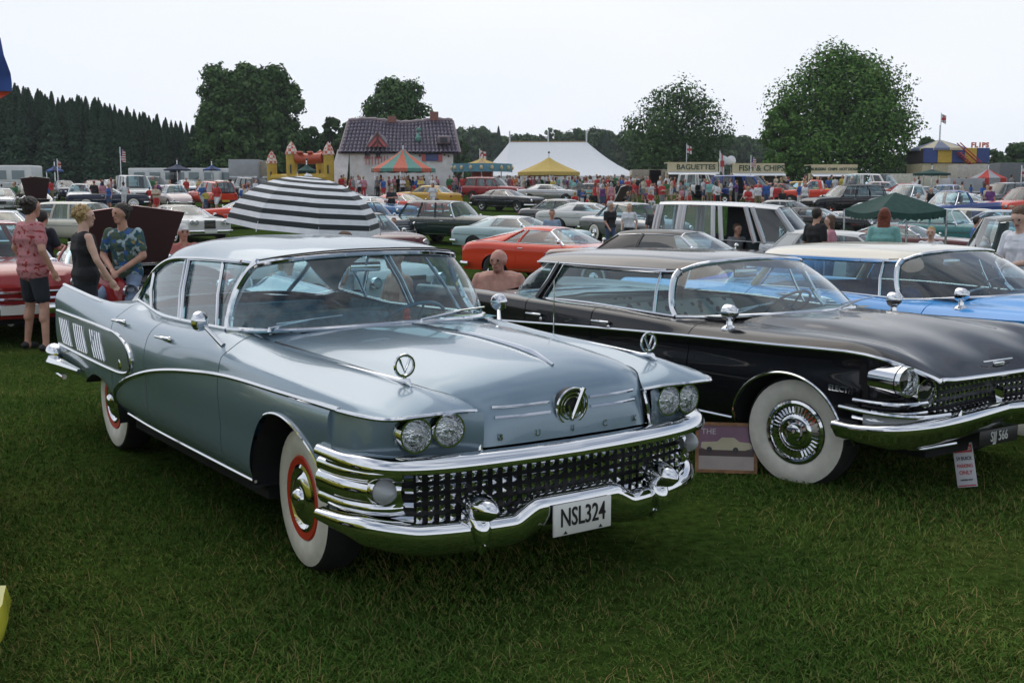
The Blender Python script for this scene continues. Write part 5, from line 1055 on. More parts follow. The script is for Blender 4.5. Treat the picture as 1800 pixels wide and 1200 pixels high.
POSES = dict(
    stand={}, apart=dict(knL=(.03, .15, .50), anL=(0, .20, .085), knR=(.03, -.15, .50), anR=(0, -.20, .085)),
    walk=dict(knL=(.16, .09, .51), anL=(.20, .09, .10), knR=(-.03, -.09, .50), anR=(-.28, -.09, .14), elL=(-.11, .23, 1.15), wrL=(-.06, .22, .92), elR=(.05, -.23, 1.14), wrR=(.20, -.20, .96)),
    cross=dict(elL=(.06, .25, 1.15), wrL=(.20, -.05, 1.17), elR=(.06, -.25, 1.15), wrR=(.20, .06, 1.20)),
    hold=dict(elL=(.02, .24, 1.14), wrL=(.25, .10, 1.10), elR=(.02, -.24, 1.14), wrR=(.25, -.10, 1.10)),
    point=dict(elL=(.10, .27, 1.22), wrL=(.30, .22, 1.30)),
    sit=dict(pel=(0, 0, .50), waist=(-.03, 0, .64), chest=(-.05, 0, .82), neck=(-.04, 0, 1.01), head=(.0, 0, 1.16), hipL=(.02, .09, .47), knL=(.44, .12, .49), anL=(.42, .12, .085), hipR=(.02, -.09, .47), knR=(.44, -.12, .49), anR=(.42, -.12, .085),
             shL=(-.04, .175, .95), elL=(.02, .25, .70), wrL=(.22, .14, .58), shR=(-.04, -.175, .95), elR=(.02, -.25, .70), wrR=(.22, -.14, .58)))
def person_mesh(pose, voxel=.03, sleeve=.5, leg=1.0, hair='short', hands=False, female=False, bulk=1.0, top='shirt', J=None, cap=False, bald=False, hang=.06):
    j = dict(BASEJ); j.update(POSES.get(pose, {})); j.update(J or {}); j = {k: np.array(v, float) for k, v in j.items()}
    C = []      # capsules: a, b, ra, rb, slot   (0 skin 1 top 2 legs 3 hair 4 shoes 5 eye 6 lips)
    def cap_(a, b, ra, rb, s, bias=0): C.append((np.array(a, float), np.array(b, float), ra, rb, s, bias))
    y = np.array([0, 1., 0]); B = bulk; side = j['shL'] - j['shR']; side /= np.linalg.norm(side); up = j['neck'] - j['pel']; up /= np.linalg.norm(up); fwd = np.cross(side, up)
    T = 1 if top != 'bare' else 0; sw = .075 if female else .085
    cap_(j['chest'] - side * sw * B, j['chest'] + side * sw * B, .112 * B, .112 * B, T); cap_(j['chest'] + up * .09 - side * .10 * B, j['chest'] + up * .09 + side * .10 * B, .092 * B, .092 * B, T)
    cap_(j['waist'] - side * .06 * B, j['waist'] + side * .06 * B, (.092 if female else .105) * B, (.092 if female else .105) * B, T)
    cap_(j['shL'] - side * .03 - up * .015, j['neck'] - up * .035, .062, .052, T if top != 'tank' else T); cap_(j['shR'] + side * .03 - up * .015, j['neck'] - up * .035, .062, .052, T)
    for q in (-1, 1):
        cap_(j['pel'] + side * q * .055 * B + up * (.02 if T else .04), j['chest'] + up * .06 + side * q * .075 * B, (.104 if not female else .093) * B, .100 * B, T); cap_(j['chest'] + side * q * .06 + up * .05, j['sh' + 'LR'[q < 0]] - side * q * .02 - up * .03, .085 * B, .062, T)
    hipc = j['pel']; cap_(hipc - side * .07 * B, hipc + side * .07 * B, .112 * B, .112 * B, 2)
    if hang and T: cap_(hipc + up * .05 - side * .07 * B, hipc + up * .05 + side * .07 * B, .116 * B, .116 * B, 1); cap_(hipc + up * (.10 - hang) - side * .075 * B, hipc + up * (.10 - hang) + side * .075 * B, .119 * B, .119 * B, 1)
    if female and T: cap_(j['chest'] + fwd * .06 + side * .07, j['chest'] + fwd * .07 + side * .06, .065, .06, T); cap_(j['chest'] + fwd * .06 - side * .07, j['chest'] + fwd * .07 - side * .06, .065, .06, T)
    cap_(j['neck'] - up * .05, j['head'] - np.array([.015, 0, .05]), .060, .056, 0)
    h = j['head']; hf = fwd * np.array([1, 1, .2]); hf = np.array(j.get('look', hf), float); hf /= np.linalg.norm(hf); hs = np.cross(np.array([0, 0, 1.]), hf); hs /= np.linalg.norm(hs); hu = np.cross(hf, hs)
    cap_(h + hu * .028 - hf * .020, h + hu * .022 + hf * .012, .093, .084, 0); cap_(h - hu * .02 + hf * .018, h - hu * .070 + hf * .042, .070, .042, 0)
    if voxel < .02:
        cap_(h + hu * .012 + hf * .084, h - hu * .020 + hf * .096, .010, .013, 0)
        for q in (-1, 1):
            cap_(h + hs * q * .082 + hu * .01, h + hs * q * .084 - hu * .02, .014, .011, 0); cap_(h + hs * q * .032 + hu * .018 + hf * .082, h + hs * q * .036 + hu * .018 + hf * .081, .0075, .0075, 5, 0)
            cap_(h + hs * q * .022 + hu * .030 + hf * .084, h + hs * q * .045 + hu * .032 + hf * .076, .008, .007, 0)
        cap_(h - hu * .052 + hf * .082 + hs * .02, h - hu * .052 + hf * .082 - hs * .02, .007, .007, 6, 0)
    if cap:
        cap_(h + hu * .06 - hf * .015, h + hu * .055 + hf * .005, .088, .085, 3, -.004); cap_(h + hu * .055 + hf * .07 - hs * .04, h + hu * .055 + hf * .07 + hs * .04, .02, .02, 3); cap_(h + hu * .05 + hf * .12 - hs * .03, h + hu * .05 + hf * .12 + hs * .03, .013, .013, 3)
    elif not bald:
        cap_(h + hu * .050 - hf * .035, h + hu * .060 - hf * .010, .084, .076, 3, 0); cap_(h + hu * .0 - hf * .045, h - hu * .035 - hf * .04, .070, .055, 3, 0)
        if voxel < .013 and hair == 'short':
            for q in range(34):
                a = q * 2.4; e = .05 + .95 * (q + .5) / 34; v = hs * math.cos(a) * math.sqrt(1 - e * e) + hf * (math.sin(a) * .9 - .3) * math.sqrt(1 - e * e) + hu * e; c_ = h + hu * .030 - hf * .022 + v * .088
                if v @ hf < .45: cap_(c_, c_ + v * .012 - hf * .01, .018, .012, 3)
        if hair == 'long':
            for q in (-1, 0, 1): cap_(h + hs * q * .055 - hf * .03, h + hs * q * .06 - hf * .06 - hu * .17, .05, .035, 3)
        if hair == 'curly':
            for q in range(26):
                a = q * 2.4; e = (q + .5) / 26; v = hs * math.cos(a) * math.sqrt(1 - (e * 1.2 - .25) ** 2) + hf * (math.sin(a) * .8 - .25) * math.sqrt(1 - (e * 1.2 - .25) ** 2) + hu * (e * 1.2 - .25); c_ = h + hu * .03 - hf * .02 + v * .085
                if v @ hf < .55: cap_(c_, c_ + v * .02, .034, .026, 3)
    else: cap_(h + hu * .045 - hf * .02, h + hu * .045, .084, .080, 0)
    for q, L_ in ((1, 'L'), (-1, 'R')):
        s, e, w = j['sh' + L_], j['el' + L_], j['wr' + L_]
        sl = sleeve; ra, rb, rc = .053 * (.9 if female else 1), .043 * (.88 if female else 1), .029
        cap_(s, e, ra, rb, 0); cap_(e, w, rb * .98, rc, 0)
        if sl > 0 and T:
            k = min(sl / .5, 1) if sl <= .5 else 1
            cap_(s, s + (e - s) * min(1, sl * 1.5), ra + .016, rb + .020, 1)
            if sl > .7: cap_(e, e + (w - e) * .9, rb + .012, rc + .012, 1)
        d = w - e; d /= np.linalg.norm(d); pal = np.cross(d, fwd); pal = pal / (np.linalg.norm(pal) + 1e-6)
        if hands:
            t_ = j.get('hand' + L_); d2 = d if t_ is None else t_ / np.linalg.norm(t_); nrm = np.cross(d2, pal); nrm /= np.linalg.norm(nrm) + 1e-6; pl2 = np.cross(nrm, d2)
            cap_(w, w + d2 * .07, .026, .030, 0); cap_(w + d2 * .045 - nrm * .022, w + d2 * .08 - nrm * .026, .018, .014, 0); cap_(w + d2 * .045 + nrm * .022, w + d2 * .08 + nrm * .026, .018, .014, 0)
            for k in range(4):
                o = (k - 1.5) * .019; ln = (.062, .075, .070, .055)[k]; b0 = w + d2 * .085 + nrm * o; b1 = b0 + d2 * ln * .55; b2 = b1 + d2 * ln * .35 - pl2 * q * ln * .35; cap_(b0, b1, .0095, .009, 0); cap_(b1, b2, .009, .0075, 0)
            th = w + d2 * .03 + nrm * .03; cap_(w + d2 * .02, th + d2 * .02, .014, .012, 0); cap_(th + d2 * .02, th + d2 * .06 + nrm * .012, .011, .009, 0)
        else: cap_(w, w + d * .10, .028, .034, 0); cap_(w + d * .09, w + d * .15, .030, .018, 0)
        hp, kn, an = j['hip' + L_], j['kn' + L_], j['an' + L_]
        ct = .086 * (1 if B < 1.1 else 1.08); cap_(hp, kn, ct, .056, 0 if leg < 1 else 2); cap_(kn, an, .055, .036, 0 if leg < 1.5 else 2)
        mid = kn + (an - kn) * .3; cap_(kn, mid - fwd * .015, .052, .056, 0 if leg < 1.5 else 2)
        if leg <= 1.0: cap_(hp, hp + (kn - hp) * leg, ct + .020, .088 if leg > .7 else .095, 2)
        else: cap_(hp, kn, ct + .006, .068, 2); cap_(kn, an, .066, .055, 2)
        ft = fwd * np.array([1, 1, 0]); ft = ft / (np.linalg.norm(ft) + 1e-6) + side * q * .25; ft /= np.linalg.norm(ft)
        cap_(an - np.array([0, 0, .035]) - ft * .045, an - np.array([0, 0, .045]) + ft * .12, .042, .034, 4); cap_(an, an - np.array([0, 0, .04]), .038, .042, 4 if leg > 1 else 0)
    m = MB()
    for a, b, ra, rb, s, bi in C:
        d = b - a; L_ = np.linalg.norm(d)
        if L_ < 1e-4: d = np.array([0, 0, 1e-3]); L_ = 1e-3
        d = d / L_; P, Rr = [], []
        for th in np.linspace(-math.pi / 2, 0, 4): P.append(a + d * ra * math.sin(th)); Rr.append(max(ra * math.cos(th), .0008))
        for th in np.linspace(0, math.pi / 2, 4): P.append(b + d * rb * math.sin(th)); Rr.append(max(rb * math.cos(th), .0008))
        m.tube(P, Rr, 10 if voxel < .02 else 8)
    me = m.mesh('person_src', SKIN, smooth=False); o = bpy.data.objects.new('person_src', me); COL.objects.link(o)
    md = o.modifiers.new('r', 'REMESH'); md.mode = 'VOXEL'; md.voxel_size = voxel; md.use_smooth_shade = True
    sm = o.modifiers.new('s', 'SMOOTH'); sm.factor = .5; sm.iterations = 4 if voxel < .02 else 1
    dg = bpy.context.evaluated_depsgraph_get(); out = bpy.data.meshes.new_from_object(o.evaluated_get(dg)); bpy.data.objects.remove(o); bpy.data.meshes.remove(me)
    n = len(out.polygons); ctr = np.empty(n * 3); out.polygons.foreach_get('center', ctr); ctr = ctr.reshape(-1, 3); best = np.full(n, 9.); idx = np.zeros(n, int)
    for a, b, ra, rb, s, bi in sorted(C, key=lambda c: c[4] in (5, 6)):
        d = b - a; t = np.clip(((ctr - a) @ d) / (d @ d + 1e-9), 0, 1); dist = np.linalg.norm(ctr - a - t[:, None] * d, axis=1) - (ra + (rb - ra) * t) + bi
        if s in (5, 6): idx[(dist < .0045) & (idx == 0)] = s; continue
        k = dist < best; best[k] = dist[k]; idx[k] = s
    if not bald and not cap:
        p = ctr - h; a_, b_ = p @ hf, p @ hu; f_ = np.interp(a_, [-.06, -.03, -.005, .02, .05, .075, .10], [-.075, -.055, -.01, .045, .070, .082, .10])
        idx[(np.linalg.norm(p, axis=1) < .17) & (b_ > f_) & np.isin(idx, (0, 3))] = 3
        idx[(idx == 3) & (a_ > .0) & (b_ < f_ - .004) & (hair == 'short')] = 0
    out.materials.clear()
    for _ in range(7): out.materials.append(SKIN)
    out.polygons.foreach_set('material_index', idx.astype(np.int32)); out.polygons.foreach_set('use_smooth', [True] * n); out.name = 'person'
    return out
def put_person(me, loc, yaw, mats, label, height=1.0, group=None, name='person', tilt=0):
    o = bpy.data.objects.new(name, me); link(o); o.location = loc; o.rotation_euler = (0, tilt, yaw); o.scale = (height,) * 3
    full = list(mats) + [EYE, LIPS][len(mats) - 5:] if len(mats) >= 5 else mats
    for sl, mt in zip(o.material_slots, full): sl.link = 'OBJECT'; sl.material = mt
    return tag(o, label, 'person', group)
# ------------------------------------------------------------------ the field
def field():
    xs = np.unique(np.r_[np.linspace(-600, -60, 14), np.linspace(-60, 60, 81), np.linspace(60, 600, 14)]); ys = np.unique(np.r_[np.linspace(-150, -6, 8), np.linspace(-6, 40, 93), np.linspace(40, 130, 46), np.linspace(130, 650, 18)])
    X, Y = np.meshgrid(xs, ys, indexing='ij'); Z = terrain(X, Y)
    near = np.clip(1 - np.hypot(X, Y - 8) / 30, 0, 1); Z = Z + near * .018 * (np.sin(X * 2.3 + Y) * np.sin(Y * 1.9 - X * .7))
    m, nt, b = new_mat('field_grass'); setp(b, rough=1.0, spec=.0)
    tc = nt.nodes.new('ShaderNodeTexCoord'); cur = None
    def nz(scale, detail=6, rough=.6):
        n = nt.nodes.new('ShaderNodeTexNoise'); n.inputs['Scale'].default_value = scale; n.inputs['Detail'].default_value = detail; n.inputs['Roughness'].default_value = rough; nt.links.new(tc.outputs['Object'], n.inputs['Vector']); return n
    n1, n2, n3 = nz(.55), nz(14), nz(90, 3)
    r = nt.nodes.new('ShaderNodeValToRGB'); e = r.color_ramp.elements; e[0].position = .30; e[0].color = (.034, .078, .016, 1); e[1].position = .72; e[1].color = (.10, .128, .036, 1); k = e.new(.55); k.color = (.062, .106, .024, 1)
    nt.links.new(n1.outputs['Fac'], r.inputs[0])
    r2 = nt.nodes.new('ShaderNodeValToRGB'); e = r2.color_ramp.elements; e[0].position = .3; e[0].color = (.35, .35, .3, 1); e[1].position = .7; e[1].color = (1.25, 1.2, 1.1, 1); nt.links.new(n2.outputs['Fac'], r2.inputs[0])
    mx = nt.nodes.new('ShaderNodeMix'); mx.data_type = 'RGBA'; mx.blend_type = 'MULTIPLY'; mx.inputs[0].default_value = 1; nt.links.new(r.outputs[0], mx.inputs[6]); nt.links.new(r2.outputs[0], mx.inputs[7]); nt.links.new(mx.outputs[2], b.inputs['Base Color'])
    bu = nt.nodes.new('ShaderNodeBump'); bu.inputs['Strength'].default_value = .8; bu.inputs['Distance'].default_value = .04; nt.links.new(n3.outputs['Fac'], bu.inputs['Height']); nt.links.new(bu.outputs[0], b.inputs['Normal'])
    o = MB().grid(np.stack([X, Y, Z], -1)).build('ground', m); tag(o, kind='structure')
def near_relief(X, Y): return np.clip(1 - np.hypot(X, Y - 8) / 30, 0, 1) * .018 * (np.sin(X * 2.3 + Y) * np.sin(Y * 1.9 - X * .7))
def grass_mat(name, c1, c2, c3):
    m, nt, b = new_mat(name); setp(b, rough=.9, spec=.03)
    g = nt.nodes.new('ShaderNodeNewGeometry'); r = nt.nodes.new('ShaderNodeValToRGB'); e = r.color_ramp.elements
    e[0].position = 0; e[0].color = (*c1, 1); e[1].position = 1; e[1].color = (*c3, 1); k = e.new(.6); k.color = (*c2, 1)
    nt.links.new(g.outputs['Random Per Island'], r.inputs[0])
    tc = nt.nodes.new('ShaderNodeTexCoord'); n = nt.nodes.new('ShaderNodeTexNoise'); n.inputs['Scale'].default_value = .7; n.inputs['Detail'].default_value = 5; nt.links.new(tc.outputs['Object'], n.inputs['Vector'])
    r2 = nt.nodes.new('ShaderNodeValToRGB'); q = r2.color_ramp.elements; q[0].position = .32; q[0].color = (.50, .62, .52, 1); q[1].position = .70; q[1].color = (1.75, 1.28, 1.2, 1); nt.links.new(n.outputs['Fac'], r2.inputs[0])
    mx = nt.nodes.new('ShaderNodeMix'); mx.data_type = 'RGBA'; mx.blend_type = 'MULTIPLY'; mx.inputs[0].default_value = 1; nt.links.new(r.outputs[0], mx.inputs[6]); nt.links.new(r2.outputs[0], mx.inputs[7]); nt.links.new(mx.outputs[2], b.inputs['Base Color'])
    return m
def blades(name, N, ymax, hmin, hmax, w, mat, label, ymin=3.0, power=1.0, lean=.7):
    u = rng.random(N); Y = ymin + (ymax - ymin) * u ** power; half = Y * .47 + .8; X = (rng.random(N) * 2 - 1) * half
    # clumps
    cx = np.sin(X * 3.1 + 1.3 * np.sin(Y * 2.7)) * np.sin(Y * 3.7 + X); hgt = hmin + (hmax - hmin) * rng.random(N) ** 1.6 * (.65 + .5 * cx.clip(0, 1))
    Z = terrain(X, Y) + near_relief(X, Y) - .004; a = rng.random(N) * 2 * math.pi; dx, dy = np.cos(a), np.sin(a); la = rng.random(N) * 2 * math.pi; ll = lean * hgt * (.2 + .8 * rng.random(N)); ww = w * (.7 + .6 * rng.random(N))
    B = np.stack([X, Y, Z], 1); sd = np.stack([dx, dy, 0 * dx], 1) * ww[:, None]; le = np.stack([np.cos(la), np.sin(la), 0 * la], 1) * ll[:, None]; up = np.stack([0 * hgt, 0 * hgt, hgt], 1)
    v = np.empty((N, 5, 3)); v[:, 0] = B - sd; v[:, 1] = B + sd; v[:, 2] = B + sd * .7 + le * .35 + up * .6; v[:, 3] = B - sd * .7 + le * .35 + up * .6; v[:, 4] = B + le + up * (1 - .25 * rng.random(N))[:, None]
    me = bpy.data.meshes.new(name); me.vertices.add(N * 5); me.vertices.foreach_set('co', v.ravel())
    i = np.arange(N)[:, None] * 5; q = np.concatenate([i + np.array([[0, 1, 2, 3]]), i + np.array([[3, 2, 4]])], 1).ravel()
    me.loops.add(N * 7); me.loops.foreach_set('vertex_index', q.astype(np.int32)); me.polygons.add(N * 2)
    st = (np.arange(N)[:, None] * 7 + np.array([[0, 4]])).ravel(); me.polygons.foreach_set('loop_start', st.astype(np.int32)); me.update(calc_edges=True); me.validate()
    me.polygons.foreach_set('use_smooth', [True] * len(me.polygons)); me.materials.append(mat)
    return tag(link(bpy.data.objects.new(name, me)), label, 'grass', kind='stuff')
field()
GR = grass_mat('grass_blades', (.034, .096, .018), (.070, .162, .032), (.16, .185, .068)); ST = grass_mat('dry_grass_stalks', (.14, .14, .06), (.24, .21, .10), (.34, .29, .15))
blades('grass', 520000, 30, .014, .044, .0030, GR, 'short mown green grass covering the show field', power=2.0, lean=1.9)
blades('grass_stalks', 15000, 16, .03, .12, .0012, ST, 'thin dry seed stalks standing in the mown grass', power=1.3, lean=1.6)
# ------------------------------------------------------------------ trees
def leaf_mat(name, c1, c2, c3):
    m, nt, b = new_mat(name); setp(b, rough=.8, spec=.08)
    g = nt.nodes.new('ShaderNodeNewGeometry'); r = nt.nodes.new('ShaderNodeValToRGB'); e = r.color_ramp.elements
    e[0].position = 0; e[0].color = (*c1, 1); e[1].position = 1; e[1].color = (*c3, 1); k = e.new(.55); k.color = (*c2, 1); nt.links.new(g.outputs['Random Per Island'], r.inputs[0]); nt.links.new(r.outputs[0], b.inputs['Base Color'])
    return m
LEAF_D = leaf_mat('dark_leaves', (.034, .080, .030), (.066, .128, .042), (.11, .18, .060)); LEAF_G = leaf_mat('green_leaves', (.040, .11, .024), (.082, .18, .038), (.15, .25, .060)); LEAF_C = leaf_mat('conifer_needles', (.026, .064, .040), (.046, .092, .052), (.072, .12, .066)); LEAF_M = leaf_mat('mid_leaves', (.034, .074, .032), (.060, .11, .042), (.095, .15, .056))
BARK = simple('bark', (.055, .042, .032), .9, var=.4, scale=5)
def quads(P, Nrm, size, asp=.7):
    n = len(P); t = rng.normal(size=(n, 3)); t -= Nrm * (t * Nrm).sum(1)[:, None]; t /= np.linalg.norm(t, axis=1)[:, None] + 1e-9; b = np.cross(Nrm, t); s = size[:, None]
    v = np.empty((n, 4, 3)); v[:, 0] = P - t * s; v[:, 1] = P - b * s * asp * .8 + Nrm * s * .15; v[:, 2] = P + t * s; v[:, 3] = P + b * s * asp * .8 + Nrm * s * .15
    return v
def quad_mesh(name, v, mat):
    n = len(v); me = bpy.data.meshes.new(name); me.vertices.add(n * 4); me.vertices.foreach_set('co', v.ravel()); me.loops.add(n * 4); me.loops.foreach_set('vertex_index', np.arange(n * 4, dtype=np.int32)); me.polygons.add(n); me.polygons.foreach_set('loop_start', np.arange(0, n * 4, 4, dtype=np.int32)); me.update(calc_edges=True); me.validate()
    me.materials.append(mat); return me
def broadleaf(loc, H, W, label, mat, n=14000, leaf=.22, crown0=.18, lobes=22, group=None, seed=0, fill=.55, shape='round'):
    global rng
    keep = rng; rng = np.random.default_rng(seed + 100)
    T = empty('broadleaf_tree', loc); tag(T, label, 'tree', group); r0 = H * .028
    tr = MB(); tr.tube(crom([(0, 0, -.3), (.02 * W, 0, H * .2), (-.02 * W, .02 * W, H * .45), (.01 * W, 0, H * .75)], 10), np.linspace(r0 * 1.3, r0 * .25, 10), 9); tr.build('trunk', BARK, T)
    z0 = H * crown0; C = []
    for i in range(lobes):
        e = (i + .5) / lobes; a = i * 2.399 + rng.random() * .6; zz = z0 + (H - z0) * (.10 + .84 * e)
        if shape == 'round': rad = math.sqrt(max(0, 1 - abs((e - .38) / .64) ** 2.2))
        elif shape == 'chestnut': rad = float(np.interp(e, [0, .12, .35, .6, .8, .92, 1], [.70, .95, 1.0, .90, .66, .42, .14]))
        elif shape == 'column': rad = .55 + .45 * math.sqrt(max(0, 1 - abs((e - .5) / .52) ** 3))
        else: rad = math.sqrt(max(0, 1 - abs((e - .3) / .72) ** 1.6))
        rr = W / 2 * rad * (.40 + .52 * rng.random() ** .7); C.append((np.array([rr * math.cos(a), rr * math.sin(a) * .9, zz + W * .03 * rng.normal()]), W * (.085 + .085 * rng.random()) * (.75 + .4 * rad)))
    C.append((np.array([0, 0, z0 + (H - z0) * .5]), W * .20)); C.append((np.array([.05 * W, 0, H * .90]), W * .10))
    lb = MB()
    for c, r in C[:lobes:2]:
        st = np.array([0, 0, min(c[2] * .6, H * .55)]); lb.tube(crom([st, (st + c) / 2 + np.array([0, 0, .04 * H]), c], 5), np.linspace(r0 * .5, r0 * .12, 5), 5)
    lb.build('limbs', BARK, T)
    V = []; per = n // len(C)
    for c, r in C:
        k = int(per * (r / (W * .13)) ** 2); d = rng.normal(size=(k, 3)); d /= np.linalg.norm(d, axis=1)[:, None]; q = (fill + (1 - fill) * rng.random(k) ** .5)
        # twig-scale bumpiness leaves gaps between sprays
        bump = 1 + .28 * np.sin(d[:, 0] * 7 + c[0]) * np.sin(d[:, 1] * 6 + c[1]) * np.sin(d[:, 2] * 8) + .10 * rng.normal(size=k)
        P = c + d * (r * q * bump)[:, None] * np.array([1.12, 1.12, .92]); nr = d + rng.normal(size=(k, 3)) * .55; nr[:, 2] += .35; nr /= np.linalg.norm(nr, axis=1)[:, None]
        V.append(quads(P, nr, leaf * (.6 + .8 * rng.random(k))))
    link(bpy.data.objects.new('crown', quad_mesh('crown', np.concatenate(V), mat)), T); rng = keep
    return T
def conifer_mesh(seed, H, W, n=5200, mat=None):
    g = np.random.default_rng(seed); V = []; t = g.random(n) ** .75; z = H * (.12 + .88 * t); rad = W / 2 * (1 - t) ** .85 * (.35 + .65 * g.random(n) ** .5) * (1 + .10 * np.sin(t * 46 + seed + 2 * np.sin(seed * 7 + t * 9))); a = g.random(n) * 2 * math.pi + .3 * np.sin(t * 20)
    P = np.stack([rad * np.cos(a), rad * np.sin(a), z - rad * .28], 1); nr = np.stack([np.cos(a) * .7, np.sin(a) * .7, .7 + 0 * a], 1) + g.normal(size=(n, 3)) * .35; nr /= np.linalg.norm(nr, axis=1)[:, None]
    global rng
    keep = rng; rng = g; v = quads(P, nr, W * (.045 + .045 * g.random(n)) * (1.15 - .85 * t), .6); rng = keep
    return quad_mesh('crown', v, mat or LEAF_C)
def far_pt(px, d): X = (px - 900) / 2000 * d; return (X, d, float(terrain(X, d)))
def ht(py, d, px): return 1.79 + (346 - py) * d / 2000 - far_pt(px, d)[2]
# the plantation on the left: every trunk a tree
CM = [conifer_mesh(i, 16, 5.2) for i in range(5)]; TM = MB().tube([(0, 0, -.5), (0, 0, 15)], [.22, .04], 7).mesh('trunk', BARK)
def conifer(px, d, top, label, group, wide=1.0, k=0):
    T = empty('conifer_tree', far_pt(px, d), random.random() * 6); s = ht(top, d, px) / 16; T.scale = (s * wide, s * wide, s); tag(T, label, 'tree', group)
    link(bpy.data.objects.new('crown', CM[k % 5]), T); link(bpy.data.objects.new('trunk', TM), T)
k = 0
for row, (d, n, jit) in enumerate(((128, 46, 5), (136, 44, 6), (146, 40, 6))):
    for i in range(n):
        px = -30 + (i + .5 * (row % 2)) * (400 / n); top = np.interp(px, [-30, 20, 60, 110, 180, 250, 310, 370], [150, 150, 158, 172, 180, 200, 215, 232]) + random.uniform(-jit * .7, jit * 1.3) + (8 if row == 0 else 0) - 2; px += random.uniform(-7, 7)
        conifer(px, d + random.uniform(-3, 3), top, 'dark conifer in the dense plantation along the left skyline', 'conifers of the left plantation', random.uniform(.95, 1.5), k); k += 1
def bt(px, w, top, d, *a, **kw): return broadleaf(far_pt(px, d), ht(top, d, px), w * d / 2000, *a, **kw)
bt(410, 112, 117, 122, 'tall dark oak, left of the two crowns right of the plantation', LEAF_D, 17000, .24, .06, 64, seed=1, shape='column')
bt(478, 105, 119, 123, 'tall dark oak joined to the plantation, the right of two crowns', LEAF_D, 16000, .24, .06, 60, seed=2, shape='column')
for i, (px, w, top, d) in enumerate(((552, 55, 222, 130), (592, 60, 208, 132), (622, 50, 215, 128))): bt(px, w, top, d, ('low round tree just right of the twin oaks', 'rounded tree beside the cottage roof, left of it', 'bushy tree half hidden by the cottage gable')[i], LEAF_M, 5500, .24, .1, 26, seed=10 + i)
bt(702, 118, 140, 126, 'dark spreading pine rising behind the tiled cottage roof', LEAF_D, 11000, .22, .25, 44, seed=4, fill=.45)
bt(1183, 178, 160, 128, 'open-crowned oak right of the white marquee, sky showing through', LEAF_D, 10000, .18, .16, 52, seed=5, fill=.3)
bt(1472, 238, 95, 112, 'largest tree, broad green chestnut behind the burger stall', LEAF_G, 34000, .17, .08, 110, seed=6, fill=.45, shape='chestnut')
bt(1372, 76, 176, 110, 'left side bough tree standing against the big chestnut', LEAF_G, 6500, .17, .08, 30, seed=7)
bt(1620, 60, 243, 150, 'small rounded tree behind the striped fun house canopy', LEAF_M, 3500, .3, .1, 12, seed=8)
bt(1775, 80, 255, 140, 'grey green tree at the right edge beyond the sheds', LEAF_M, 5000, .28, .1, 14, seed=9); bt(1735, 55, 262, 138, 'thin brown-twigged tree left of the right edge tree', LEAF_M, 2200, .22, .1, 12, seed=19, fill=.3)
FARG = 'trees of the far tree line'
for i in range(46):
    px = 790 + i * 12.2 + random.uniform(-6, 6); d = random.uniform(300, 360); px_ok = px < 1345
    if not px_ok: break
    top = np.interp(px, [800, 850, 900, 980, 1050, 1100, 1180, 1260, 1345], [232, 232, 240, 240, 234, 238, 244, 246, 250]) + random.uniform(-10, 8)
    if i in (7, 16, 17, 22, 28, 36): conifer(px, d, top - 8, 'pointed conifer in the hazy far tree line', 'conifers of the far tree line', 1.1, i)
    else: bt(px, random.uniform(44, 84), top, d, 'hazy rounded tree of the far tree line behind the fair', LEAF_M, 2200, .62, .02, 26, seed=30 + i, group=FARG)
for i in range(14):
    px = 520 + i * 22 + random.uniform(-6, 6); d = random.uniform(150, 165); bt(px, 50, 250 + random.uniform(-8, 8), d, 'low hazy tree filling the gap behind the cottage', LEAF_M, 1800, .4, .02, 10, seed=60 + i, group='low trees behind the cottage')
for i in range(10):
    px = 1560 + i * 26 + random.uniform(-6, 6); d = random.uniform(150, 170); bt(px, 55, 276 + random.uniform(-6, 6), d, 'low hazy tree behind the fairground on the right', LEAF_M, 1800, .4, .02, 10, seed=80 + i, group='low trees behind the right fairground')
# ------------------------------------------------------------------ tents, rides and stalls
def cone_tent(name, px, d, w, peak, eave, cols, label, cat='tent', n=12, poles=4, valance=.25, pole=True, flag=None):
    """round canopy: every gore is a panel of its own"""
    c = far_pt(px, d); T = empty(name, c); r = w * d / 4000; zp = ht(peak, d, px); ze = ht(eave, d, px); tag(T, label, cat)
    for i in range(n):
        a0, a1 = 2 * math.pi * i / n, 2 * math.pi * (i + 1) / n; am = (a0 + a1) / 2; m = MB(); rows = []
        for f in np.linspace(0, 1, 6):
            rr = r * (.03 + .97 * f); z = zp + (ze - zp) * (f ** .85); rows.append([(rr * math.cos(a), rr * math.sin(a), z - (.03 * r * math.sin(math.pi * f) if j == 1 else 0)) for j, a in enumerate((a0, am, a1))])
        m.grid(np.array(rows)); m.grid(np.array([[(r * math.cos(a), r * math.sin(a), ze) for a in (a0, am, a1)], [(r * 1.005 * math.cos(a), r * 1.005 * math.sin(a), ze - valance * (1.15 if j == 1 else 1)) for j, a in enumerate((a0, am, a1))]])); m.build('canopy_panel', cols[i % len(cols)], T)
    for i in range(poles):
        a = 2 * math.pi * (i + .5) / poles; MB().tube([(r * .96 * math.cos(a), r * .96 * math.sin(a), -.1), (r * .96 * math.cos(a), r * .96 * math.sin(a), ze)], .04, 6).build('pole', DULL, T)
    if pole: MB().tube([(0, 0, -.1), (0, 0, zp + .35)], .05, 6).build('king_pole', DULL, T); MB().ball((0, 0, zp + .4), .09, 8, 6).build('finial', TRIMBLK, T)
    return T
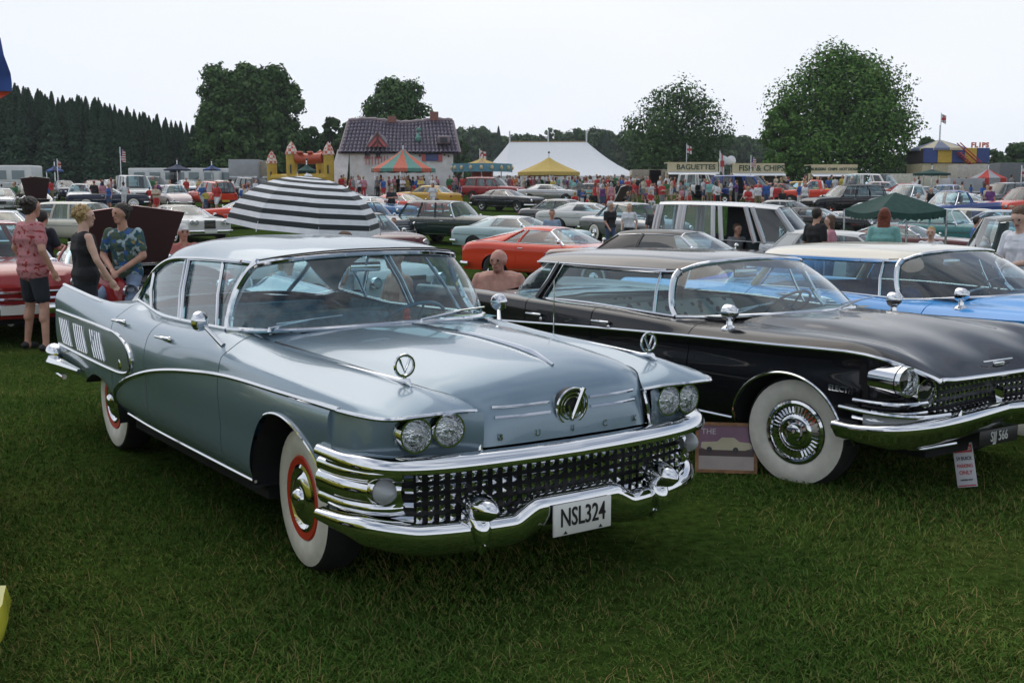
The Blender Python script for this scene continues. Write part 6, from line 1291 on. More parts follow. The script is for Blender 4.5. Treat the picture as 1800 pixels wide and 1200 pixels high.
CANV = dict(white=cloth('white_canvas', (.72, .74, .76), .8, .05, .15), yellow=cloth('yellow_canvas', (.50, .36, .09), .8, .1, .15), red=cloth('orange_red_canvas', (.52, .13, .08), .8), green=cloth('teal_green_canvas', (.10, .26, .22), .8), dgreen=cloth('dark_green_canvas', (.012, .055, .045), .85), grey=cloth('grey_canvas', (.30, .31, .33), .8), blue=cloth('blue_canvas', (.03, .08, .26), .8), navy=cloth('navy_canvas', (.02, .03, .07), .8), crimson=cloth('crimson_canvas', (.45, .04, .03), .8), black=cloth('black_canvas', (.02, .025, .028), .8), brown=cloth('tan_canvas', (.38, .26, .13), .8))
BULB = bpy.data.materials.new('lit_bulbs'); BULB.use_nodes = True; BULB.node_tree.nodes['Principled BSDF'].inputs['Emission Color'].default_value = (1, .72, .25, 1); BULB.node_tree.nodes['Principled BSDF'].inputs['Emission Strength'].default_value = 1.2; BULB.node_tree.nodes['Principled BSDF'].inputs['Base Color'].default_value = (.8, .5, .1, 1)
t = cone_tent('carousel', 711, 88, 112, 264, 297, [CANV['red'], CANV['green']], 'children\'s roundabout under a red and green striped canopy', 'ride', 14, 6)
def bulbs(T, px, d, w, z):
    r = w * d / 4000
    for i in range(22):
        a = math.pi + math.pi * (i + .5) / 22; MB().ball((r * math.cos(a), r * math.sin(a), z), .07, 6, 4).build('bulb', BULB, T)
bulbs(t, 711, 88, 108, ht(300, 88, 711))
t = cone_tent('yellow_tent', 964, 90, 108, 278, 303, [CANV['yellow']], 'yellow pyramid tent standing before the white marquee', 'tent', 8, 6); bulbs(t, 964, 90, 100, ht(304.5, 90, 964))
t = cone_tent('dome_ride', 848, 93, 80, 279, 292, [CANV['yellow'], CANV['brown']], 'yellow-topped ride with a blue painted fascia left of the marquee', 'ride', 10, 6)
fm = simple('blue_fascia', (.10, .26, .34), .5); fm2 = simple('fascia_red', (.45, .08, .05), .5)
for i in range(9):
    a0, a1 = math.pi + i * math.pi / 9, math.pi + (i + 1) * math.pi / 9; r = 2.45; z0, z1 = ht(303, 93, 848), ht(289, 93, 848); q = [(r * math.cos(a), r * math.sin(a)) for a in (a0, a1)]
    p = MB().add([(*q[0], z0), (*q[1], z0), (*q[1], z1), (*q[0], z1), (q[0][0] * .97, q[0][1] * .97, z0), (q[1][0] * .97, q[1][1] * .97, z0), (q[1][0] * .97, q[1][1] * .97, z1), (q[0][0] * .97, q[0][1] * .97, z1)], [(0, 1, 2, 3), (7, 6, 5, 4), (0, 4, 5, 1), (3, 2, 6, 7), (1, 5, 6, 2), (0, 3, 7, 4)]).build('fascia_panel', fm, t, smooth=False)
    am = (a0 + a1) / 2; MB().ball((r * 1.0 * math.cos(am), r * 1.0 * math.sin(am), (z0 + z1) / 2), (.14, .14, .18), 8, 6).build('fascia_boss', simple('cream_boss', (.6, .5, .3), .5), p)
MB().lathe([(.9, -.1), (.9, 2.0), (.8, 2.2)], 12).build('drum', fm2, t)
# white marquee: hipped roof on three king poles
def marquee():
    d = 108; T = empty('marquee', far_pt(985, d)); tag(T, 'large white marquee with three masts behind the crowd', 'tent'); k = d / 2000; L = 270 * k / 2; D = 5.2; ze = ht(311, d, 985); zr = ht(251, d, 985); rx0, rx1 = (896 - 985) * k, (1029 - 985) * k; ex0, ex1 = (835 - 985) * k, (1122 - 985) * k
    def skin(name, A, B, n=8, m_=8, sag=.35, mat=CANV['white']):
        A = np.array([np.array(A[0]) * (1 - f) + np.array(A[1]) * f for f in np.linspace(0, 1, n)]); B = np.array([np.array(B[0]) * (1 - f) + np.array(B[1]) * f for f in np.linspace(0, 1, n)])
        g = np.array([A * (1 - f) + B * f - np.array([0, 0, sag * math.sin(math.pi * f)]) for f in np.linspace(0, 1, m_)]); MB().grid(g).build(name, mat, T)
    xs = np.linspace(rx0, rx1, 5); es = np.linspace(ex0 + 2.6, ex1 - 2.6, 5)
    for i in range(4):
        for s in (-1, 1): skin('roof_panel', ((xs[i], 0, zr), (xs[i + 1], 0, zr)), ((es[i], s * D, ze), (es[i + 1], s * D, ze)))
    for rx, e0, ex in ((rx0, es[0], ex0), (rx1, es[-1], ex1)):
        for s in (-1, 1): skin('roof_panel', ((rx, 0, zr), (rx, 0, zr)), ((e0, s * D, ze), (ex, s * D * .45, ze)))
        skin('roof_panel', ((rx, 0, zr), (rx, 0, zr)), ((ex, -D * .45, ze), (ex, D * .45, ze)))
    pts = [(es[0], -D), (es[1], -D), (es[2], -D), (es[3], -D), (es[4], -D), (ex1, -D * .45), (ex1, D * .45), (es[4], D), (es[0], D), (ex0, D * .45), (ex0, -D * .45)]
    for i in range(len(pts)):
        a, b = pts[i], pts[(i + 1) % len(pts)]; q = np.linspace(0, 1, 9); MB().grid(np.array([[(a[0] + (b[0] - a[0]) * f, a[1] + (b[1] - a[1]) * f, z) for f in q] for z in (ze, ze * .5, .0)]) + np.array([0, 0, 0])).build('wall_panel', CANV['white'], T)
        MB().tube([(a[0], a[1], ze), (a[0] * 1.12, a[1] * 1.35, 0)], .02, 4).build('guy_rope', CANV['brown'], T)
    for rx in (rx0, (rx0 + rx1) / 2, rx1): MB().tube([(rx, 0, 0), (rx, 0, zr + 1.0)], .07, 8).build('mast', simple('pale_mast', (.6, .62, .62), .5), T)
    MB().tube([(rx0, 0, zr + .02), (rx1, 0, zr + .02)], .06, 6).build('ridge_rope', CANV['brown'], T)
marquee()
# inflatable cottage
def cottage():
    d = 100; k = d / 2000; T = empty('inflatable_cottage', far_pt(708, d), R(4)); tag(T, 'crooked inflatable cottage with a purple grey tiled roof', 'inflatable'); X = lambda px: (px - 708) * k; Z = lambda py: ht(py, d, 708)
    WALL = simple('white_wall_vinyl', (.70, .69, .68), .5, var=.1, scale=2); TILE = simple('purple_grey_tile_vinyl', (.15, .13, .17), .4, var=.5, scale=7); RIDGE = simple('mauve_ridge_vinyl', (.20, .15, .17), .45); BEAM = simple('timber_brown_vinyl', (.10, .03, .025), .5); PINK = simple('pink_red_vinyl', (.48, .10, .10), .5); DK = simple('window_dark_vinyl', (.03, .03, .04), .4)
    x0, x1, ze, zt = X(622), X(797), Z(267), Z(217)
    m = MB(); n = 30; rows = []
    for f in np.linspace(0, 1, 6): rows.append([(x0 + (x1 - x0) * t, -2.4 + .08 * math.sin(t * 40), ze * f) for t in np.linspace(0, 1, n)])
    m.grid(np.array(rows)); m.build('wall', WALL, T); MB().box((x0 + .02, -2.3, 0), (x1 - .02, 2.4, ze - .05)).build('rear_wall', WALL, T)
    # every tile course is built: rows of tiles, slope rises from the front eave to the ridge
    nr, nc = 9, 30; xe0, xe1, xr0, xr1 = X(606), X(808), X(618), X(797); tm = MB(); tm.lathe([(.001, 0), (1, 0)], 3)
    P = lambda u, v: np.array([(xe0 + (xe1 - xe0) * u) * (1 - v) + (xr0 + (xr1 - xr0) * u) * v, -2.9 + 2.9 * v, ze - .25 + (zt - ze + .25) * v + .13 * math.sin(u * 9) * v])
    q = np.linspace(0, 1, 5); tile = []
    for r in range(nr):
        for c in range(nc):
            u0, u1, v0, v1 = c / nc, (c + .94) / nc, r / nr, (r + 1.12) / nr; g = np.array([[P(u0 + (u1 - u0) * a, min(v, 1.0)) + np.array([0, -1, .8]) * (.10 * math.sin(math.pi * a) + (.07 if v == v0 else 0)) for a in q] for v in (v0, v1)])
            MB().grid(g, flip=True).build('roof_tile', TILE, T)
    g = np.array([[P(u, v) * np.array([1, 1, 1]) for u in np.linspace(0, 1, 8)] for v in (0, 1)]) + np.array([0, .06, -.06]); MB().grid(g).build('roof_underlay', DK, T)
    MB().grid(np.array([[P(u, 1), P(u, 0) * np.array([1, -1, 1])] for u in np.linspace(0, 1, 8)])).build('rear_roof', TILE, T)
    u = np.linspace(0, 1, 25); MB().tube(np.array([P(a, 1) + np.array([0, 0, .06]) for a in u]), .20 + .05 * np.sin(u * 60), 8).build('roof_ridge', RIDGE, T)
    for uu in (0, 1): MB().tube(np.array([P(uu, v) for v in np.linspace(0, 1, 6)]), .15, 8).build('roof_verge', RIDGE, T)
    gx = X(670); zb = Z(262); zp = Z(238); m = MB(); m.add([(gx - .85, -3.15, zb), (gx + .85, -3.15, zb), (gx, -2.95, zp), (gx, -1.2, zp + .0)], [(0, 1, 2)]); gb = m.build('gable', PINK, T, smooth=False)
    for a, b in (((-.95, 0), (0, 1)), ((.95, 0), (0, 1)), ((0, 0), (0, .9)), ((-.45, 0), (0, .5)), ((.45, 0), (0, .5))): MB().tube([(gx + a[0], -3.16, zb + (zp - zb) * a[1]), (gx + b[0], -3.0, zb + (zp - zb) * b[1])], .09, 6).build('gable_beam', BEAM if abs(a[0]) < .9 else RIDGE, gb)
    for s in (-1, 1): MB().grid(np.array([[(gx + s * .95, -3.2, zb), (gx + s * .6, -2.0, zb + .9)], [(gx, -3.1, zp + .06), (gx, -1.4, zp + .06)]])).build('gable_roof', TILE, gb)
    dx = X(781); MB().rbox((dx - .55, -2.9, Z(257)), (dx + .55, -1.6, Z(243)), .15).build('dormer', RIDGE, T); MB().box((dx - .3, -2.95, Z(255)), (dx + .3, -2.89, Z(246))).build('dormer_window', DK, T)
    for px in (652, 670): w = MB().box((X(px) - .2, -2.56, Z(279)), (X(px) + .2, -2.48, Z(268))).build('window', DK, T); MB().box((X(px) - .28, -2.60, Z(281)), (X(px) + .28, -2.50, Z(279.5))).build('window_sill', PINK, w)
    w = MB().box((X(750), -2.56, Z(285)), (X(772), -2.48, Z(270))).build('window', simple('blue_window_vinyl', (.05, .08, .22), .4), T)
    for px in (747, 775): MB().box((X(px) - .16, -2.6, Z(286)), (X(px) + .16, -2.5, Z(269))).build('shutter', PINK, w)
    for i in range(8): MB().tube([(X(650) + i * .26, -2.75, Z(292)), (X(650) + i * .26, -2.75, Z(277))], .035, 5).build('balcony_rail', PINK, T)
    for px, nm in ((690, 0), (772, 1)): c = P((px - 606) / 202, 1); MB().box((c[0] - .35, -.3, c[2]), (c[0] + .35, .3, c[2] + (.55 if nm == 0 else .75)), rot=.1).build('chimney', simple('brick_vinyl', (.24, .10, .08), .6), T)
    g = MB(); g.tube(crom([(X(738), -2.2, Z(252)), (X(737), -2.0, Z(245)), (X(739), -1.7, Z(238))], 5), [.12, .28, .18, .14, .10], 8); g.ball((X(739), -1.7, Z(232)), .2, 8, 6); g.build('roof_figure', CANV['green'], T)
    for i in range(9): MB().ball((X(733) + i * .35 % 2.9, -2.47, Z(272) - .25 * math.sin(i)), .09, 6, 4).build('wall_stone', BEAM, T)
    MB().grid(np.array([[(x0 - 1.0, -2.2, Z(266)), (x0, -2.4, ze)], [(x0 - 2.1, -3.4, 0), (x0 - .3, -3.4, 0)]])).build('entrance_flap', WALL, T); MB().box((X(622), -3.4, 0), (X(650), -2.5, .9)).build('entrance_step', CANV['white'], T)
cottage()
def castle():
    d = 92; k = d / 2000; T = empty('bouncy_castle', far_pt(540, d)); tag(T, 'yellow and red bouncy castle with chequered turret tops', 'inflatable'); X = lambda px: (px - 540) * k; Z = lambda py: ht(py, d, 540)
    Y = simple('yellow_vinyl', (.50, .32, .02), .35, var=.1, scale=2); RD = simple('red_vinyl', (.48, .08, .03), .35); 
    m, nt, b = new_mat('chequer_vinyl'); tc = nt.nodes.new('ShaderNodeTexCoord'); ck = nt.nodes.new('ShaderNodeTexChecker'); ck.inputs['Scale'].default_value = 4.2; ck.inputs[1].default_value = (.50, .09, .05, 1); ck.inputs[2].default_value = (.62, .58, .5, 1); nt.links.new(tc.outputs['Object'], ck.inputs[0]); nt.links.new(ck.outputs[0], b.inputs['Base Color']); CK = m
    for px, top, mid, r, y in ((480, 265, 287, .40, .6), (518, 250, 272, .45, -.2), (587, 252, 274, .42, -1.6), (560, 262, 282, .38, 2.0)):
        MB().lathe([(r * 1.05, 0), (r, .4), (r, Z(mid)), (r * .6, Z(mid))], 14, o=(X(px), y, 0)).build('turret', Y, T); MB().lathe([(r * 1.18, Z(mid) - .02), (r * .75, Z(mid) * .45 + Z(top) * .55), (.02, Z(top))], 14, o=(X(px), y, 0)).build('turret_cone', CK, T)
        MB().box((X(px) - .06, y - r - .02, Z(mid) * .55), (X(px) + .06, y - r + .1, Z(mid) * .75)).build('arrow_slit', TRIMBLK, T)
    MB().tube([(X(528), -.3, Z(279)), (X(552), -.8, Z(281)), (X(578), -1.4, Z(279))], .42, 12).build('top_beam', RD, T)
    for i in range(3): MB().rbox((X(530 + i * 18), -1.2, Z(272)), (X(540 + i * 18), -.5, Z(268)), .08).build('battlement', RD, T)
    for z in (.35, .95, 1.5): MB().tube([(X(482), .3, z), (X(520), -.4, z), (X(585), -1.7, z)], .33, 10).build('wall_tube', Y, T)
    MB().box((X(490), .8, 0), (X(575), 3.2, .5)).build('bouncing_floor', RD, T)
castle()
# catering stalls
def stall(name, px0, px1, top, fas, base, d, text, label, wings=True, tsize=.62):
    k = d / 2000; pm = (px0 + px1) / 2; T = empty(name, far_pt(pm, d)); tag(T, label, 'stall'); w = (px1 - px0) * k / 2; Z = lambda p: ht(p, d, pm); CR = simple('cream_stall_paint', (.55, .47, .30), .5, var=.08, scale=2); DK = simple('stall_interior', (.06, .05, .04), .8); GRN = simple('dark_green_lettering', (.02, .06, .035), .5, var=0)
    f = MB().box((-w, -.12, Z(fas)), (w, .0, Z(top))).build('fascia', CR, T); text_obj('stall_lettering', text, tsize, GRN, f, extrude=.01, loc=(w * .12 if wings else 0, -.135, Z(top) * .5 + Z(fas) * .5), rot=(R(90), 0, 0), bold=.012)
    MB().box((-w, .02, .0), (w, 2.2, Z(fas) - .0)).build('stall_body', DK, T); MB().box((-w, -.05, 0), (w, .02, 1.0)).build('counter_front', CR, T); MB().box((-w, -.35, 1.0), (w, .0, 1.05)).build('counter', CANV['white'], T)
    MB().grid(np.array([[(-w, -.02, Z(fas)), (w, -.02, Z(fas))], [(-w, -.9, Z(fas) - .25), (w, -.9, Z(fas) - .25)]])).build('awning', CANV['white'], T); MB().box((-w - .02, .0, Z(top)), (w + .02, 2.2, Z(top) + .06)).build('stall_roof', CR, T)
    for s in (-1, 1): MB().box((s * w - .12, -.14, 0), (s * w + .12, .3, Z(fas))).build('stall_post', CR, T)
    return T
stall('baguette_stall', 1170, 1258, 287, 302, 318, 98, 'BAGUETTES', 'cream catering stall with BAGUETTES on its fascia'); stall('chip_stall', 1283, 1373, 289, 304, 318, 98, 'FISH & CHIPS', 'cream catering stall with FISH & CHIPS on its fascia', tsize=.68)
stall('burger_stall', 1420, 1500, 291, 305, 328, 90, 'BURGERS  CHIPS  HOT DOGS', 'cream burger stall below the big chestnut tree', False, .28)
for px in (1268, 1281): T = empty('satellite_dish', far_pt(px, 99)); z = ht(283, 99, px); tag(T, 'white satellite dish between the stalls, ' + ('left one' if px < 1275 else 'right one'), 'dish'); m = MB().lathe([(.42, .14), (.3, .06), (.001, 0)], 16, axis='y', o=(0, 0, z)); m.build('dish', CANV['white'], T); MB().tube([(0, .15, 0), (0, .1, z)], .04, 6).build('mast', DULL, T)
def boxcar(name, px, d, w, h, dep, mat, label, cat, wheels=True, windows=0, rz=0, z0=.45):
    T = empty(name, far_pt(px, d), rz); tag(T, label, cat); MB().rbox((-w / 2, -dep / 2, z0), (w / 2, dep / 2, z0 + h), .12 if cat == 'caravan' else .03).build('body', mat, T)
    for i in range(windows):
        x = (i + .5) / windows * w * .86 - w * .43; MB().box((x - w * .10, -dep / 2 - .02, z0 + h * .45), (x + w * .10, -dep / 2 + .01, z0 + h * .8)).build('window', GLASS_D, T)
    MB().box((-w / 2 + .05, -dep / 2 - .012, z0 + h * .28), (w / 2 - .05, -dep / 2 - .004, z0 + h * .33)).build('side_stripe', DULL, T)
    for s in (-1, 1):
        for x in ((-w * .32, w * .32) if w > 5 else (0,)): MB().lathe([(.05, -.1), (.36, -.1), (.36, .1), (.05, .1)], 16, axis='y', o=(x, s * dep * .42, .36)).build('wheel', TYRE, T)
    return T
WH = simple('white_gel_coat', (.62, .63, .63), .4, var=.06, scale=1.5); GY = simple('grey_panel', (.33, .34, .36), .5, var=.08, scale=1.5); TN = simple('tan_panel', (.34, .29, .22), .5)
for i, (px, d, w) in enumerate(((285, 112, 5.2), (322, 114, 4.6), (352, 112, 4.9), (388, 113, 5.4), (20, 92, 5.0), (-25, 95, 5.2))): boxcar('caravan', px, d, w, 2.0, 2.2, WH, ('leftmost white caravan of the row before the plantation', 'second white caravan from left before the plantation', 'third white caravan from left before the plantation', 'white caravan next to the grey lorry body', 'white caravan at the left edge behind the parked cars', 'outermost caravan cut by the left frame edge')[i], 'caravan', windows=2 if i % 2 else 3)
boxcar('box_lorry', 438, 104, 2.6, 2.2, 2.5, GY, 'grey box lorry body left of the bouncy castle', 'lorry', z0=.9); boxcar('box_lorry', 462, 105, 2.2, 2.1, 2.5, TN, 'tan box trailer between grey lorry and bouncy castle', 'lorry', z0=.9)
for i, (px, w) in enumerate(((1132, 2.6), (1157, 2.2))): boxcar('service_trailer', px, 103, w, 1.6, 2.2, TN, ('tan rounded trailer right of the marquee', 'small tan trailer against the baguette stall')[i], 'trailer', z0=.6)
boxcar('grey_shed_trailer', 1682, 82, 2.4, 1.35, 2.3, GY, 'grey shed trailer with a pale poster on the right', 'trailer', z0=.25)
boxcar('grey_shed_trailer', 1775, 92, 3.4, 2.4, 2.3, simple('dark_grey_panel', (.14, .15, .16), .6), 'dark shed trailer at the right edge', 'trailer', z0=.25)
boxcar('white_kiosk', 1585, 98, 4.6, 1.5, 2.2, simple('pale_cream_panel', (.60, .57, .47), .5), 'pale kiosk half hidden right of the chestnut', 'kiosk', z0=.3)
boxcar('white_kiosk', 1706, 100, 4.0, 2.3, 2.2, simple('stone_panel', (.50, .46, .40), .5), 'stone coloured kiosk under the fun house stairs', 'kiosk', z0=.3)
def funhouse():
    d = 106; k = d / 2000; T = empty('fun_house', far_pt(1645, d)); tag(T, 'blue and yellow fun house with striped canopy and red stairs', 'ride'); X = lambda p: (p - 1645) * k; Z = lambda p: ht(p, d, 1645); YL = simple('yellow_board', (.55, .36, .04), .5); BL = simple('blue_board', (.03, .06, .22), .5); RD = simple('red_steel', (.42, .03, .03), .4); CRM = simple('cream_board', (.55, .48, .32), .5)
    for a, b, m in ((1600, 1624, BL), (1624, 1648, YL), (1648, 1670, BL), (1670, 1690, YL), (1690, 1712, BL)): MB().box((X(a) + .01, -2.2, Z(288)), (X(b) - .01, -2.0, Z(263))).build('wall_board', m, T)
    MB().box((X(1600), -1.98, 0), (X(1712), 2.2, Z(289))).build('base', CRM, T); MB().box((X(1600), -1.97, Z(288)), (X(1712), 2.2, Z(264))).build('core', simple('fun_house_dark', (.04, .03, .03), .8), T)
    c = np.array([X(1641), 0, Z(247)]); n = 12; r = 2.6
    for i in range(n):
        a0, a1 = 2 * math.pi * i / n, 2 * math.pi * (i + 1) / n; ze = Z(263)
        MB().add([tuple(c), (c[0] + r * math.cos(a0), r * math.sin(a0), ze), (c[0] + r * math.cos(a1), r * math.sin(a1), ze), (c[0] + r * math.cos(a1), r * math.sin(a1), ze - .2), (c[0] + r * math.cos(a0), r * math.sin(a0), ze - .2)], [(0, 1, 2), (1, 4, 3, 2)]).build('canopy_panel', CRM if i % 2 else simple('slate_blue_canvas', (.16, .19, .28), .7), T, smooth=False)
    MB().tube([tuple(c), (c[0], 0, Z(222))], .06, 6).build('mast', DULL, T)
    for i in range(9): f = i / 9; MB().box((X(1655) + f * 1.9, -3.0, Z(272) * (1 - f) + Z(305) * f), (X(1655) + f * 1.9 + .25, -2.25, Z(272) * (1 - f) + Z(305) * f + .06)).build('stair_tread', RD, T)
    for y in (-3.0, -2.25):
        for o in (0, .9): MB().tube([(X(1655), y, Z(272) + o), (X(1655) + 2.0, y, Z(305) + o)], .05, 6).build('stair_rail', RD, T)
    for i, c_ in enumerate('FLIPS'): text_obj('sign_letter', c_, .6, simple('red_sign_letter', (.62, .16, .10), .5), T, extrude=.04, loc=(X(1683) + i * .33, -2.1, Z(258.5)), rot=(R(90), 0, 0), bold=.03)
    MB().box((X(1676), -2.05, Z(266)), (X(1712), -1.96, Z(264))).build('sign_rail', RD, T)
funhouse()
cone_tent('parasol_tent', 1728, 86, 62, 297, 313, [CANV['crimson'], CANV['grey']], 'red and grey striped stall canopy on the right', 'tent', 10, 4, .5)
cone_tent('green_canopy', 1630, 88, 62, 298, 305, [CANV['dgreen']], 'low dark green canopy before the fun house', 'tent', 8, 4, .15); cone_tent('green_parasol', 543, 86, 34, 290, 300, [CANV['dgreen']], 'green parasol in front of the bouncy castle', 'parasol', 8, 1, .1)
for i, (px, d, w, pk, ev) in enumerate(((318, 95, 46, 289, 298), (378, 96, 30, 291, 298), (0, 93, 30, 292, 300), (105, 90, 30, 292, 300))): cone_tent('navy_parasol', px, d, w, pk, ev, [CANV['navy'], CANV['blue']][:1 + i % 2], ('wide navy parasol among the left caravans', 'small navy parasol right of the wide one', 'navy parasol at the left edge', 'navy parasol above the open car hood')[i], 'parasol', 8, 1, .1)
# flags
def flag(px, d, top, low, w, style, label, pole_top=None):
    T = empty('flag', far_pt(px, d)); tag(T, label, 'flag'); k = d / 2000; zt, zl = ht(top, d, px), ht(low, d, px); W = w * k; n = 9
    m, nt, b = (None,) * 3; nm = 'flag_' + style
    if nm not in MATS:
        m, nt, b = new_mat(nm); tc = nt.nodes.new('ShaderNodeTexCoord'); sp = nt.nodes.new('ShaderNodeSeparateXYZ'); nt.links.new(tc.outputs['Generated'], sp.inputs[0])
        def band(axis, c, h):
            s = nt.nodes.new('ShaderNodeMath'); s.operation = 'SUBTRACT'; s.inputs[1].default_value = c; nt.links.new(axis, s.inputs[0]); a = nt.nodes.new('ShaderNodeMath'); a.operation = 'ABSOLUTE'; nt.links.new(s.outputs[0], a.inputs[0]); l = nt.nodes.new('ShaderNodeMath'); l.operation = 'LESS_THAN'; l.inputs[1].default_value = h; nt.links.new(a.outputs[0], l.inputs[0]); return l.outputs[0]
        def over(cur, fac, col):
            mx = nt.nodes.new('ShaderNodeMix'); mx.data_type = 'RGBA'; nt.links.new(fac, mx.inputs[0])
            if isinstance(cur, tuple): mx.inputs[6].default_value = (*cur, 1)
            else: nt.links.new(cur, mx.inputs[6])
            mx.inputs[7].default_value = (*col, 1); return mx.outputs[2]
        dif = nt.nodes.new('ShaderNodeMath'); dif.operation = 'SUBTRACT'; nt.links.new(sp.outputs['X'], dif.inputs[0]); nt.links.new(sp.outputs['Z'], dif.inputs[1]); add = nt.nodes.new('ShaderNodeMath'); add.operation = 'ADD'; nt.links.new(sp.outputs['X'], add.inputs[0]); nt.links.new(sp.outputs['Z'], add.inputs[1])
        RED, WHT, NV = (.42, .03, .03), (.65, .65, .66), (.03, .04, .16)
        if style == 'cross': c = over(WHT, band(sp.outputs['X'], .5, .11), RED); c = over(c, band(sp.outputs['Z'], .5, .13), RED)
        elif style == 'union': c = over(NV, band(dif.outputs[0], 0, .13), WHT); c = over(c, band(add.outputs[0], 1, .13), WHT); c = over(c, band(dif.outputs[0], 0, .05), RED); c = over(c, band(sp.outputs['X'], .5, .17), WHT); c = over(c, band(sp.outputs['Z'], .5, .2), WHT); c = over(c, band(sp.outputs['X'], .5, .1), RED); c = over(c, band(sp.outputs['Z'], .5, .12), RED)
        else:
            wv = nt.nodes.new('ShaderNodeMath'); wv.operation = 'MULTIPLY'; wv.inputs[1].default_value = 6.5; nt.links.new(sp.outputs['Z'], wv.inputs[0]); fr = nt.nodes.new('ShaderNodeMath'); fr.operation = 'FRACT'; nt.links.new(wv.outputs[0], fr.inputs[0]); c = over(RED, band(fr.outputs[0], .75, .25), WHT)
            cx = nt.nodes.new('ShaderNodeMath'); cx.operation = 'MULTIPLY'; nt.links.new(band(sp.outputs['X'], .2, .21), cx.inputs[0]); nt.links.new(band(sp.outputs['Z'], .75, .26), cx.inputs[1]); c = over(c, cx.outputs[0], NV)
        nt.links.new(c, b.inputs['Base Color'])
    g = np.array([[(W * u, .10 * W * math.sin(u * 7 + v * 2), zt + (zl - zt) * v - .28 * abs(zt - zl) * u) for u in np.linspace(0, 1, n)] for v in np.linspace(0, 1, 6)]); MB().grid(g).build('cloth', MATS[nm], T)
    MB().tube([(0, 0, 0), (0, 0, zt + .1)], .035, 6).build('flag_pole', DULL, T)
for a in ((220, 84, 262, 282, 9, 'stripes', 'striped flag flying over the left car park'), (110, 86, 282, 294, 6, 'union', 'small union flag over the left car park'), (844, 95, 265, 278, 11, 'cross', 'white flag with red cross over the yellow dome ride'), (1203, 110, 256, 269, 9, 'cross', 'red cross flag before the open-crowned oak'), (1261, 92, 268, 300, 8, 'cross', 'tall red cross banner between the food stalls'), (1315, 95, 276, 292, 9, 'stripes', 'pale striped flag above the chip stall'), (1642, 105, 203, 217, 9, 'union', 'union flag at the top of the fun house mast'), (1786, 70, 294, 310, 11, 'union', 'red flag hanging at the right edge')): flag(*a)
# ------------------------------------------------------------------ parked cars behind
PT = lambda n, c, **k: paint(n + '_paint', c, **k)
RED, DKGREEN, WHITE, CREAM2 = PT('signal_red', (.68, .055, .02)), PT('bottle_green', (.012, .028, .024)), PT('white', (.66, .66, .64)), PT('ivory', (.62, .58, .47))
SILV, BLK, NAVY, MIDBLUE = PT('silver', (.36, .37, .38), metal=.6), PT('gloss_black', (.010, .011, .013)), PT('navy', (.012, .02, .05)), PT('mid_blue', (.06, .17, .36))
MAROON, BROWN, YELLOW, PALEBLUE = PT('maroon', (.10, .018, .018)), PT('brown', (.12, .07, .055), metal=.3), PT('mustard_yellow', (.60, .34, .04)), PT('pale_aqua', (.42, .56, .58))
TEALP, GREY, DGREY, DRED = PT('teal', (.05, .20, .20)), PT('grey', (.22, .23, .24), metal=.4), PT('dark_grey', (.055, .06, .065), metal=.3), PT('deep_red', (.30, .02, .02))
PINKW, VBLUE, LEMON, GREYBLUE = PT('pinkish_white', (.60, .50, .48)), PT('royal_blue', (.02, .06, .25)), PT('lemon', (.62, .58, .05)), PT('grey_blue', (.20, .26, .32), metal=.4)
park('charger', RED, 980, 27.0, -37, 'bright red fastback coupe behind the bald man', near=True)
park('wagon50', DKGREEN, 800, 42.5, -33, 'dark green fifties estate car with whitewall tyres', near=True)
park('boxy70', BROWN, 1185, 23.5, -36, 'brown coupe with a long bonnet and dark vinyl roof', rm=PT('dark_vinyl', (.05, .045, .045), rough=.6), seat=SEATT)
VAN = park('van', PT('light_silver', (.50, .51, .52), metal=.25), 1325, 27.0, -26, 'silver van with its sliding side door open', near=True, seat=SEATD)
park('coupe60', PALEBLUE, 915, 37.5, -36, 'pale aqua hardtop with a white roof behind the red fastback', rm=WHITE)
park('coupe60', BLK, 892, 68, -40, 'black pony coupe in front of the dark red estate')
park('coupe60', SILV, 968, 80, -24, 'silver grey coupe parked before the yellow pyramid tent')
park('saloon', DGREY, 1048, 79, -30, 'dark grey hatchback coupe right of the silver grey coupe', glassm=GLASS_D)
park('suv', DRED, 868, 84, -30, 'dark red estate car behind the black pony coupe', glassm=GLASS_D)
park('saloon', DGREY, 998, 50, -38, 'charcoal coupe between the pale aqua hardtop and black pony coupe')
park('coupe60', WHITE, 1040, 49, -20, 'white coupe with its bonnet raised near the crowd', open_hood=1.1)
park('sedan50', GREY, 1112, 43, -60, 'grey forties saloon beside the strolling couple', rm=DGREY)
park('coupe60', RED, 712, 60, -34, 'red pony coupe left of the green estate', )
park('saloon', YELLOW, 752, 74, 150, 'mustard yellow hatchback seen from behind', glassm=GLASS)
park('coupe60', MIDBLUE, 660, 56, -42, 'mid blue sixties coupe right of the striped umbrella', rm=GREYBLUE)
park('sedan50', DGREY, 640, 44, -52, 'dark grey fifties saloon behind the striped umbrella')
park('sedan50', MAROON, 640, 33, -58, 'maroon fifties saloon with chrome bumper beside the umbrella')
U = park('coupe60', WHITE, 520, 17.5, -38, 'white sixties coupe with its door open under the striped umbrella', near=True)
d = MB().rbox((-.03, -.02, .35), (.03, .95, 1.02), .02).build('open_door', WHITE, U); d.location = (-.7, -.92, 0); d.rotation_euler = (0, 0, R(195))
park('boxy70', WHITE, 322, 45, -52, 'white seventies luxury coupe with tall grille, left of the umbrella', rm=PT('cream_vinyl', (.42, .38, .30), rough=.6))
park('boxy70', GREYBLUE, 5, 40, -72, 'grey blue luxury saloon with tall grille at the left edge')
park('wagon50', CREAM2, 165, 41, -20, 'ivory fifties estate behind the open red hood')
park('sedan50', DRED, -38, 15.8, -55, 'red fifties saloon cut by the left frame edge')
